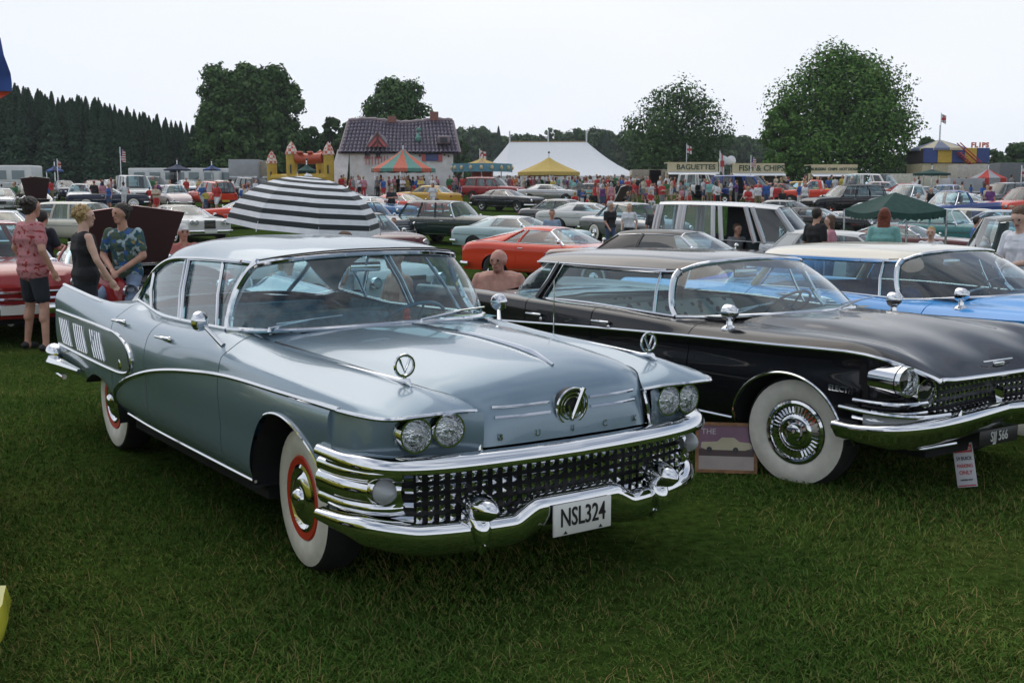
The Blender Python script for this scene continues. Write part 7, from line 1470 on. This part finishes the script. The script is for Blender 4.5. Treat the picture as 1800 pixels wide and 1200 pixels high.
RC = park('conv', DRED, 182, 15.9, -48, 'dark red convertible with its bonnet raised behind the chatting trio', near=True, open_hood=1.30)
park('saloon', PT('lime_yellow', (.55, .52, .05)), 400, 10, -55, 'lime yellow car just entering the lower left edge').location = (-2.752, 3.80, 0)
CARS[-1].rotation_euler = (0, 0, -1.08)
# left car park, far
L = 'cars in the left car park'
for S, pm, px, d, yaw, lab, kw in (
    ('beetle', WHITE, 146, 74, -70, 'white beetle-shaped car in the left car park', {}), ('conv', NAVY, 195, 70, 20, 'dark open roadster left of the white van', {}), ('van', WHITE, 242, 78, -60, 'white van with side door open in the left car park', {}),
    ('suv', RED, 376, 72, 125, 'red off-roader seen from behind, left of the umbrella', dict(glassm=GLASS_D)), ('beetle', PINKW, 312, 72, -60, 'pinkish white beetle-shaped car near the red off-roader', {}), ('coupe60', BLK, 72, 62, -70, 'black car with its bonnet up in the left car park', dict(open_hood=1.25)),
    ('saloon', SILV, 10, 66, -70, 'silver saloon at the left edge of the far car park', {}), ('hatch', NAVY, 122, 86, -60, 'navy hatchback behind the white beetle', {}), ('saloon', DRED, 172, 88, -65, 'deep red saloon in the far left row', {}), ('hatch', WHITE, 206, 90, -60, 'white hatchback in the far left row', {}), ('suv', GREY, 275, 88, -58, 'grey off-roader in the far left row', dict(glassm=GLASS_D)),
    ('saloon', GREYBLUE, 335, 90, -60, 'grey blue saloon in the far left row', {}), ('hatch', SILV, 405, 88, -50, 'silver hatchback near the grey lorry', {}), ('saloon', CREAM2, 60, 90, -62, 'ivory saloon in the far left row', {}), ('coupe60', RED, 432, 52, -150, 'red coupe tail left of the umbrella', {}), ('suv', BLK, 455, 82, -50, 'black off-roader below the tan trailer', dict(glassm=GLASS_D)), ('hatch', RED, 510, 78, -48, 'red hatchback before the bouncy castle', {}), ('saloon', DGREY, 560, 72, -45, 'dark grey saloon above the umbrella', {}), ('coupe60', GREYBLUE, 612, 66, -40, 'grey blue coupe before the cottage', {})):
    park(S, pm, px, d, yaw, lab, group=L, **kw)
Rr = 'cars in the right car park'
for S, pm, px, d, yaw, lab, kw in (
    ('hatch', WHITE, 1505, 25.5, -30, 'small white hatchback behind the couple by the van', {}), ('coupe60', MAROON, 1592, 36, -40, 'maroon sports coupe under the green gazebo', {}), ('sedan50', TEALP, 1655, 42, -40, 'teal saloon behind the green gazebo', {}), ('boxy70', CREAM2, 1715, 46, -30, 'ivory saloon right of the teal saloon', {}),
    ('pickup', DKGREEN, 1755, 19.5, -8, 'dark green pickup with load bed at the right edge', {}), ('van', WHITE, 1245, 86, -30, 'white high van left of the blue window van', {}), ('van', VBLUE, 1310, 78, -32, 'dark van with blue stripe in front of the chip stall', dict(glassm=GLASS_D)), ('pickup', RED, 1432, 74, 160, 'red pickup in front of the burger stall', {}), ('hatch', DRED, 1375, 78, -40, 'dark red hatchback left of the red pickup', {}),
    ('suv', BLK, 1480, 62, -160, 'black off-roader under the big chestnut', dict(glassm=GLASS_D)), ('saloon', SILV, 1520, 76, -40, 'silver saloon behind the black off-roader', {}), ('coupe60', BLK, 1432, 48, -28, 'black sports coupe behind the silver van', {}), ('saloon', GREY, 1385, 52, -30, 'grey saloon with windscreen glare behind the silver van', {}), ('pickup', WHITE, 1595, 62, -150, 'white pickup left of the blue pickup', {}), ('conv', WHITE, 1640, 60, -35, 'long white convertible in the right car park', {}), ('pickup', VBLUE, 1672, 54, -150, 'royal blue pickup right of the gazebo', {}), ('suv', DGREY, 1752, 66, -150, 'dark grey off-roader before the striped stall canopy', dict(glassm=GLASS_D)), ('suv', RED, 1795, 58, -150, 'red off-roader at the far right edge', dict(glassm=GLASS_D)), ('hatch', PINKW, 1560, 82, -45, 'pinkish hatchback in the far right row', {}), ('saloon', YELLOW, 1410, 84, -30, 'yellow saloon behind the red pickup', {}), ('saloon', DRED, 1600, 78, -40, 'deep red saloon in the far right row', {}), ('van', WHITE, 1535, 84, -50, 'white minibus below the chestnut', {}), ('saloon', SILV, 1548, 50, -35, 'silver saloon left of the gazebo peak', {}), ('coupe60', WHITE, 1700, 60, -35, 'white coupe behind the ivory saloon', {}), ('saloon', GREYBLUE, 1778, 44, -35, 'grey blue saloon above the football shirt', {}), ('hatch', DGREY, 1625, 70, -40, 'dark grey hatchback before the shed trailers', {}), ('saloon', WHITE, 1505, 68, -35, 'white saloon beside the black off-roader', {}), ('beetle', MIDBLUE, 1668, 72, -50, 'blue beetle-shaped car before the grey shed trailer', {})):
    park(S, pm, px, d, yaw, lab, group=Rr, **kw)
# ------------------------------------------------------------------ gazebo, umbrella, chairs, boards
def gazebo():
    c = at(1568, 31); T = empty('gazebo', c, R(12)); tag(T, 'dark green pop-up gazebo over the maroon sports coupe', 'gazebo'); h = .96; ze, zp = 1.86, 2.32; G = CANV['dgreen']
    P = [(-h, -h), (h, -h), (h, h), (-h, h)]
    for i in range(4):
        a, b = np.array(P[i]), np.array(P[(i + 1) % 4]); n = 9; rows = []
        for f in np.linspace(0, 1, 6): rows.append([((a + (b - a) * u) * (1 - f)).tolist() + [ze + (zp - ze) * f ** .9 - .10 * math.sin(math.pi * u) * (1 - f)] for u in np.linspace(0, 1, n)])
        MB().grid(np.array(rows)).build('canopy_panel', G, T)
        v = [[(*(a + (b - a) * u), ze - .10 * math.sin(math.pi * u)) for u in np.linspace(0, 1, 25)], [(*(a + (b - a) * u), ze - .10 * math.sin(math.pi * u) - .17 - .03 * math.cos(u * 60)) for u in np.linspace(0, 1, 25)]]; MB().grid(np.array(v)).build('valance', G, T)
        MB().tube([(*a, 0), (*a, ze)], .028, 6).build('leg', DULL, T)
gazebo()
def umbrella():
    c = at(525, 19.4); T = empty('striped_umbrella', c); T.rotation_euler = (R(3), R(5), R(10)); tag(T, 'large black and white striped umbrella above the white coupe', 'umbrella'); r = 1.31; n = 8; mats = [cloth('white_stripe_cloth', (.68, .70, .72), .8, .05, .1), cloth('black_stripe_cloth', (.012, .020, .022), .8, .05, .1)]
    for i in range(n):
        a0, a1 = 2 * math.pi * (i + .22) / n, 2 * math.pi * (i + 1.22) / n; m = MB(); K = 15
        ring = lambda f: [(r * math.sin(f * 1.45) / math.sin(1.45) * q * math.cos(a), r * math.sin(f * 1.45) / math.sin(1.45) * q * math.sin(a), 2.25 - .86 * (1 - math.cos(f * 1.45)) / (1 - math.cos(1.45))) for a, q in ((a0, 1), (a0 * .75 + a1 * .25, .941), ((a0 + a1) / 2, .924), (a0 * .25 + a1 * .75, .941), (a1, 1))]
        for k in range(K): m.cur = k % 2; m.grid(np.array([ring(.06 + .94 * k / K), ring(.06 + .94 * (k + .5) / K), ring(.06 + .94 * (k + 1) / K)]))
        m.build('canopy_gore', mats, T)
        MB().tube([np.array(ring(f)[0]) - np.array([0, 0, .012]) for f in np.linspace(.06, 1.02, 10)], .006, 5).build('rib', DULL, T)
    MB().tube([(0, 0, 0), (0, 0, 2.30)], .02, 8).build('pole', DULL, T); MB().ball((0, 0, 2.26), (.07, .07, .04), 10, 6).build('cap', mats[0], T)
umbrella()
def chair(loc, yaw, mat, label):
    T = empty('camp_chair', loc, yaw); tag(T, label, 'chair'); MB().grid(np.array([[(.22, y, .42), (-.05, y, .38), (-.20, y, .40)] for y in (-.25, 0, .25)])).build('seat', mat, T); MB().grid(np.array([[(-.19, y, .42), (-.25, y, .65), (-.30, y, .92)] for y in (-.25, 0, .25)])).build('backrest', mat, T)
    for s in (-1, 1):
        MB().tube([(-.18, s * .26, 0), (.24, s * .26, .43)], .012, 6).build('leg', DULL, T); MB().tube([(.22, s * .26, 0), (-.20, s * .26, .42), (-.31, s * .26, .94)], .012, 6).build('leg', DULL, T); MB().tube([(.22, s * .27, .62), (-.23, s * .27, .60)], .014, 6).build('armrest', TRIMBLK, T)
    return T
def board():
    T = empty('picture_board', (1.40, 7.28, .0), R(-8)); T.rotation_euler = (R(-12), 0, R(-8)); tag(T, 'wood-framed picture of a car leaning by the black hardtop\'s front wheel', 'picture'); W, H, f = .40, .33, .022; WD = simple('oak_frame', (.26, .12, .045), .5, var=.3, scale=30)
    for lo, hi in (((-W / 2, -.012, 0), (W / 2, .012, f)), ((-W / 2, -.012, H - f), (W / 2, .012, H)), ((-W / 2, -.012, f), (-W / 2 + f, .012, H - f)), ((W / 2 - f, -.012, f), (W / 2, .012, H - f))): MB().box(lo, hi).build('frame_rail', WD, T, smooth=False)
    q = lambda z0, z1, m, nm, y: MB().add([(-W / 2 + f, y, z0), (W / 2 - f, y, z0), (W / 2 - f, y, z1), (-W / 2 + f, y, z1)], [(0, 1, 2, 3)]).build(nm, m, T, smooth=False)
    p = q(f, H - f, simple('mauve_print', (.20, .09, .15), .35), 'picture_sheet', -.004); q(f, .11, simple('pale_caption_print', (.42, .36, .33), .5), 'caption', -.0055); q(.11, .155, simple('dark_ground_print', (.06, .03, .03), .4), 'printed_ground', -.0055)
    car = [(-.165, .165), (-.16, .20), (-.06, .205), (-.03, .232), (.05, .232), (.085, .205), (.15, .20), (.165, .185), (.165, .165), (.12, .15), (-.13, .15)]; MB().add([(x, -.007, z) for x, z in car], [tuple(range(len(car)))]).build('printed_car', simple('cream_print', (.50, .44, .30), .4), T, smooth=False)
    for x in (-.11, .06): MB().lathe([(.001, 0), (.018, 0)], 16, axis='y', o=(x, -.0085, .152)).build('printed_wheel', TRIMBLK, T)
    text_obj('printed_title', 'THE', .052, simple('white_print', (.6, .55, .55), .5), T, extrude=.0005, loc=(-.115, -.0065, .268), rot=(R(90), 0, 0))
board()
def sign():
    T = empty('parking_sign', (2.84, 6.92, .0), R(-14)); T.rotation_euler = (R(-9), R(-9), R(-16)); tag(T, 'small white RESERVED parking sign standing in front of the black hardtop', 'sign'); W, H = .118, .275; MB().rbox((-W / 2, -.004, 0), (W / 2, .004, H), .003, 2).build('sign_plate', simple('sign_white', (.62, .62, .66), .45, var=.05), T); RD = simple('sign_red', (.50, .04, .05), .5, var=0); BK = simple('sign_black', (.02, .02, .03), .5, var=0); Wt = simple('sign_letter_white', (.65, .65, .66), .5, var=0)
    MB().add([(-.052, -.0055, .215), (.052, -.0055, .215), (.052, -.0055, .262), (-.052, -.0055, .262)], [(0, 1, 2, 3)]).build('red_band', RD, T, smooth=False); MB().add([(-.052, -.0055, .006), (.052, -.0055, .006), (.052, -.0055, .014), (-.052, -.0055, .014)], [(0, 1, 2, 3)]).build('red_band', RD, T, smooth=False)
    for tx, z, m, s in (('RESERVED', .238, Wt, .028), ("59 BUICK", .178, BK, .031), ('PARKING', .132, RD, .031), ('ONLY', .090, RD, .034), ('PARKING ONLY', .045, BK, .014)): text_obj('sign_lettering', tx, s, m, T, sx=.72 if len(tx) > 6 else .85, extrude=.0006, loc=(0, -.0065, z), rot=(R(90), 0, 0), bold=.0006)
sign()
def edge_flag():
    T = empty('hanging_flag', (-3.61, 8.0, 0)); tag(T, 'blue and red flag tip hanging at the upper left edge', 'flag'); b = simple('flag_blue_cloth', (.02, .06, .25), .7); r = simple('flag_red_cloth', (.45, .05, .02), .7)
    z = lambda py: 1.79 + (346 - py) * 8.0 / 2000
    MB().grid(np.array([[(x, .02 * math.sin(v * 9 + x * 8), z(60) + (z(165) - z(60)) * v) for x in (-.35 + 0 * v, -.2, -.02 + .02 * v, .06 + .12 * v ** .5 - .01)] for v in np.linspace(0, 1, 8)])).build('blue_cloth', b, T); MB().grid(np.array([[(x - .0 * v, .02 * math.sin(v * 5 + x * 8), z(165) + (z(184) - z(165)) * v) for x in (-.35, -.2, -.02, .15 - .10 * v)] for v in np.linspace(0, 1, 4)])).build('red_cloth', r, T)
    MB().tube([(-.35, 0, 0), (-.35, 0, z(40))], .02, 6).build('flag_pole', DULL, T)
edge_flag()
# ------------------------------------------------------------------ people close to the cars
PINKP = printed('pink_print_shirt', (.46, .19, .20), [((.26, .02, .02), .60, 12, (1, 1, 2.4)), ((.30, .03, .03), .63, 14, (2.4, 1, 1))]); HAW = printed('hawaiian_shirt', (.07, .11, .075), [((.02, .08, .10), .48, 10, (1, 1, 1)), ((.34, .44, .48), .57, 13, (1, 1, 1)), ((.03, .10, .30), .63, 9, (1, 1, 1)), ((.30, .24, .12), .66, 12, (1, 1, 1))])
CL = lambda n, c, **k: cloth(n + '_cloth', c, **k)
JEANS, BLKC, NAVYC, WHC, PALEJ = CL('denim', (.055, .085, .16)), CL('black', (.010, .010, .012)), CL('dark_navy', (.016, .020, .028)), CL('white', (.66, .67, .70)), CL('pale_denim', (.16, .22, .32))
hd_ = dict(hands=True, voxel=.0092)
g0 = lambda px, d: at(px, d)
me = person_mesh('apart', sleeve=.42, leg=.72, bulk=1.16, hang=.13, J=dict(elL=(-.04, .29, 1.16), wrL=(.08, .25, .94), elR=(-.05, -.30, 1.15), wrR=(.06, -.30, .93)), **hd_); put_person(me, g0(58, 13.4), R(52), [SKIN, PINKP, NAVYC, HAIRS['dark'], SHOE], 'person in pink patterned shirt and dark shorts, seen from behind', 1.04)
me = person_mesh('stand', sleeve=0, leg=1.6, female=True, hair='curly', bulk=1.12, top='tank', J=dict(elR=(.04, -.27, 1.16), wrR=(.17, -.27, .95), elL=(.05, .22, 1.14), wrL=(.2, .16, 1.0), look=(.9, -.35, 0)), **hd_); put_person(me, g0(150, 12.2), R(38), [SKIN3, BLKC, NAVYC, HAIRS['blond'], SHOE], 'person with short curly blonde hair in black sleeveless top', .98)
me = person_mesh('stand', sleeve=.45, leg=1.6, hang=.10, J=dict(pel=(-.10, 0, .86), waist=(-.09, 0, 1.0), chest=(-.06, 0, 1.18), neck=(-.04, 0, 1.37), head=(0, 0, 1.53), hipL=(-.10, .09, .82), hipR=(-.10, -.09, .82), knL=(.22, .20, .56), knR=(.22, -.20, .56), anL=(.25, .24, .085), anR=(.25, -.24, .085), shL=(-.05, .175, 1.31), shR=(-.05, -.175, 1.31), elL=(-.02, .25, 1.05), elR=(-.02, -.25, 1.05), wrL=(.16, .05, .88), wrR=(.16, -.05, .90), look=(.9, -.5, -.05)), **hd_); put_person(me, g0(216, 13.9), R(-100), [SKIN, HAW, PALEJ, HAIRS['dark'], SHOE], 'person in green and blue floral shirt leaning on the red convertible', 1.05)
me = person_mesh('sit', sleeve=0, leg=.8, top='bare', bald=True, bulk=1.3, J=dict(look=(.9, -.3, 0), head=(.02, 0, 1.125), shL=(-.04, .215, .955), shR=(-.04, -.215, .955), elL=(.0, .31, .72), elR=(.0, -.31, .72)), **hd_); c = g0(876, 11.9); put_person(me, c, R(-95), [SKIN2, SKIN2, NAVYC, SKIN2, SHOE], 'bald bare-chested person sitting behind the black hardtop\'s boot', 1.0); chair((c[0] - .02, c[1] + .02, c[2]), R(-95), simple('blue_chair_cloth', (.02, .06, .28), .7), 'blue camp chair under the bald bare-chested person')
me = person_mesh('hold', sleeve=.5, leg=1.6, J=dict(head=(.05, 0, 1.60), look=(.85, .2, -.35)), **hd_); put_person(me, g0(1792, 12.4), R(-150), [SKIN3, WHC, NAVYC, HAIRS['brown'], SHOE], 'person in white navy-collared football shirt at the right edge', .98)
sitf = person_mesh('sit', .014, sleeve=0, leg=.8, female=True, hair='long', top='tank'); sitm = person_mesh('sit', .014, sleeve=0, leg=.8, top='bare', cap=True, bulk=1.1); sith = person_mesh('sit', .016, sleeve=.45, leg=1.6); sitc = person_mesh('sit', .016, sleeve=.45, leg=.8, cap=True)
def seated(me, px, d, yaw, mats, label, ch, chl, h=1.0): c = g0(px, d); put_person(me, c, R(yaw), mats, label, h); chair(c, R(yaw), ch, chl)
GRC = simple('green_chair_cloth', (.02, .08, .05), .7); NVC = simple('navy_chair_cloth', (.02, .03, .08), .7)
seated(sitf, 507, 12.2, -40, [SKIN3, WHC, JEANS, HAIRS['blond'], SHOE], 'seated fair-haired person seen through the silver car\'s windscreen', GRC, 'green camp chair seen through the silver car\'s windscreen'); seated(sitm, 693, 11.8, -150, [SKIN, BLKC, NAVYC, CL('navy_cap', (.02, .03, .07)), SHOE], 'bare-shouldered person in dark cap seen through the silver car', NVC, 'navy camp chair behind the silver car\'s steering wheel')
seated(sitf, 604, 14.6, -170, [SKIN, WHC, JEANS, HAIRS['brown'], SHOE], 'person with bare shoulders and white top beyond the silver roof', NVC, 'navy camp chair beyond the silver roof', 1.08); seated(sitc, 325, 19.2, -60, [SKIN2, CL('salmon', (.48, .16, .14)), JEANS, CL('white_cap', (.6, .6, .58)), SHOE], 'person in white cap and salmon shirt left of the silver roof', GRC, 'green camp chair under the person in white cap', 1.12)
seated(sith, 693, 36, -100, [SKIN, DKC := CL('bottle_green_shirt', (.02, .05, .035)), NAVYC, HAIRS['brown'], SHOE], 'person in dark green sitting at the green estate\'s rear', NVC, 'navy camp chair at the green estate\'s rear'); seated(sith, 1295, 26.6, -60, [SKIN, CL('grey_tee', (.20, .20, .21)), JEANS, HAIRS['brown'], SHOE], 'person in grey sitting in the open side door of the silver van', NVC, 'navy seat inside the open silver van', 1.12)
std = [person_mesh(p, .016, sleeve=.5, leg=l, female=f, hair=h) for p, l, f, h in (('stand', 1.6, False, 'short'), ('hold', 1.6, True, 'long'), ('cross', .75, False, 'short'), ('walk', 1.6, True, 'long'))]
for me, px, d, yaw, mats, lab, h in ((std[0], 1432, 20.5, 30, [SKIN, BLKC, JEANS, HAIRS['dark'], SHOE], 'person in black T-shirt seen from behind beside the silver van', 1.03), (std[1], 1458, 21, 170, [SKIN3, CL('rose_pink', (.50, .22, .27)), JEANS, HAIRS['brown'], SHOE], 'person in pink top facing the one in black by the van', .97), (std[1], 1551, 17.6, 60, [SKIN, CL('aqua_top', (.20, .42, .40)), JEANS, HAIRS['red'], SHOE], 'red-haired person in aqua top by the gazebo leg', 1.0), (std[0], 1634, 19, -120, [SKIN3, WHC, NAVYC, HAIRS['blond'], SHOE], 'fair-haired child in white near the gazebo', .86), (std[2], 1712, 28, -10, [SKIN, CL('bright_blue', (.03, .10, .34)), NAVYC, HAIRS['dark'], SHOE], 'person in bright blue T-shirt behind the dark green pickup', 1.0), (std[3], 1072, 36, -60, [SKIN, BLKC, JEANS, HAIRS['grey'], SHOE], 'grey-haired person in black walking by the brown coupe', 1.02), (std[3], 1105, 37, -110, [SKIN3, WHC, NAVYC, HAIRS['blond'], SHOE], 'long-haired person in white vest by the grey forties saloon', .98), (std[0], 1150, 33, 80, [SKIN2, CL('charcoal_vest', (.04, .04, .045)), JEANS, HAIRS['grey'], SHOE], 'person in charcoal vest right of the grey forties saloon', 1.02), (std[0], 970, 30.5, -90, [SKIN, CL('pale_blue_shirt', (.25, .33, .44)), NAVYC, HAIRS['brown'], SHOE], 'person in pale blue shirt standing behind the red fastback', .95), (std[2], 690, 56, -70, [SKIN, NAVYC, NAVYC, HAIRS['dark'], SHOE], 'person in navy beside the red pony coupe', 1.02), (std[3], 762, 66, -120, [SKIN, WHC, WHC, HAIRS['dark'], SHOE], 'person in white walking past the mustard hatchback', .98), (std[0], 410, 74, 100, [SKIN, WHC, CL('khaki', (.20, .17, .10)), HAIRS['dark'], SHOE], 'person in white T-shirt and khaki shorts left of the umbrella', 1.03), (std[2], 78, 17, 70, [SKIN, NAVYC, NAVYC, HAIRS['dark'], SHOE], 'dark-clothed person behind the pink patterned shirt', .96)):
    put_person(me, g0(px, d), R(yaw), mats, lab, h)
# ------------------------------------------------------------------ the crowd
CM_ = [person_mesh(p, .036, sleeve=s, leg=l, female=f, hair=h) for p, s, l, f, h in (('stand', .5, 1.6, False, 'short'), ('walk', .5, 1.6, False, 'short'), ('stand', 0, .75, True, 'long'), ('cross', .5, .75, False, 'short'), ('walk', .5, .75, True, 'long'), ('hold', .5, 1.6, True, 'long'), ('apart', .5, .75, False, 'short'), ('point', .9, 1.6, False, 'short'))]
SITM = [person_mesh('sit', .036, sleeve=.5, leg=1.6), person_mesh('sit', .036, sleeve=0, leg=.75, female=True, hair='long')]
TOPS = dict(white=WHC, red=CL('red', (.45, .03, .03)), blue=MATS['bright_blue_cloth'], black=BLKC, pink=MATS['rose_pink_cloth'], grey=MATS['grey_tee_cloth'], yellow=CL('yellow', (.50, .40, .08)), green=CL('green', (.04, .16, .06)), orange=CL('orange', (.50, .16, .04)), cream=CL('cream', (.50, .44, .33)), purple=CL('purple', (.12, .04, .16)), aqua=MATS['aqua_top_cloth'])
LEGS = dict(blue=JEANS, black=BLKC, khaki=MATS['khaki_cloth'], white=WHC, grey=MATS['grey_tee_cloth'], red=TOPS['red'])
wts = np.array([7, 3, 3, 3, 2, 2, 1.2, 1, 1.2, 2, .8, 1]); wts /= wts.sum(); used = set()
def crowd(n, px0, px1, d0, d1, where, group, sit=0.0):
    for i in range(n):
        for _ in range(60):
            tp = list(TOPS)[rng.choice(12, p=wts)]; lg = random.choice(list(LEGS)); hr = random.choice(list(HAIRS)); st = random.random() < sit; k = random.randrange(2 if st else 8)
            act = 'sitting' if st else ('standing', 'walking', 'standing', 'standing folded-armed', 'walking', 'standing', 'standing wide-legged', 'pointing')[k]; key = (where, tp, lg, hr, act)
            if key not in used: break
        used.add(key); px = px0 + (px1 - px0) * random.random(); d = d0 + (d1 - d0) * random.random(); c = at(px, d)
        if any(abs(o.location.x - c[0]) < 2.2 and abs(o.location.y - c[1]) < 2.2 for o in CARS): d += 2.5; c = at(px, d)
        adj = 'shorts' if (not st and k in (2, 3, 4, 6)) or (st and k == 1) else 'trousers'
        put_person((SITM if st else CM_)[k], (c[0], c[1], c[2] - (.3 if st else 0)), random.random() * 6.28, [random.choice((SKIN, SKIN2, SKIN3)), TOPS[tp], LEGS[lg], HAIRS[hr], SHOE], f'{hr}-haired person in {tp} top, {lg} {adj}, {act} {where}', random.choice((1.0, 1.03, .96, .94, .98, .98, .72)), group)
crowd(100, 800, 1170, 82, 99, 'before the white marquee', 'crowd before the marquee'); crowd(34, 1000, 1230, 66, 82, 'ahead of the marquee crowd', 'crowd in front of the marquee crowd', .3); crowd(50, 1160, 1420, 68, 95, 'by the food stalls', 'crowd by the food stalls', .15); crowd(44, 600, 800, 84, 97, 'below the cottage', 'crowd below the cottage'); crowd(22, 1400, 1540, 80, 88, 'under the chestnut', 'crowd under the chestnut'); crowd(26, 1540, 1800, 62, 88, 'near the fun house', 'crowd near the fun house', .1); crowd(30, 0, 260, 64, 84, 'in the left car park', 'crowd in the left car park', .2); crowd(26, 260, 480, 60, 86, 'left of the striped umbrella', 'crowd left of the striped umbrella', .15); crowd(14, 1290, 1420, 56, 68, 'beyond the silver van', 'crowd beyond the silver van', .5); crowd(10, 1600, 1800, 46, 58, 'beyond the teal saloon', 'crowd beyond the teal saloon', .5)
# ------------------------------------------------------------------ summer haze
hz = MB().box((-640, -180, -2.4), (640, 690, 26)).build('haze', [], smooth=False)
hm = bpy.data.materials.new('haze_air'); hm.use_nodes = True; hm.node_tree.nodes.clear()
ho = hm.node_tree.nodes.new('ShaderNodeOutputMaterial'); hv = hm.node_tree.nodes.new('ShaderNodeVolumePrincipled')
hv.inputs['Color'].default_value = (.86, .90, 1.0, 1); hv.inputs['Density'].default_value = 0.00024; hv.inputs['Anisotropy'].default_value = .3
hm.node_tree.links.new(hv.outputs[0], ho.inputs['Volume']); hz.data.materials.append(hm); tag(hz, 'thin summer haze over the whole field', 'haze', kind='stuff')
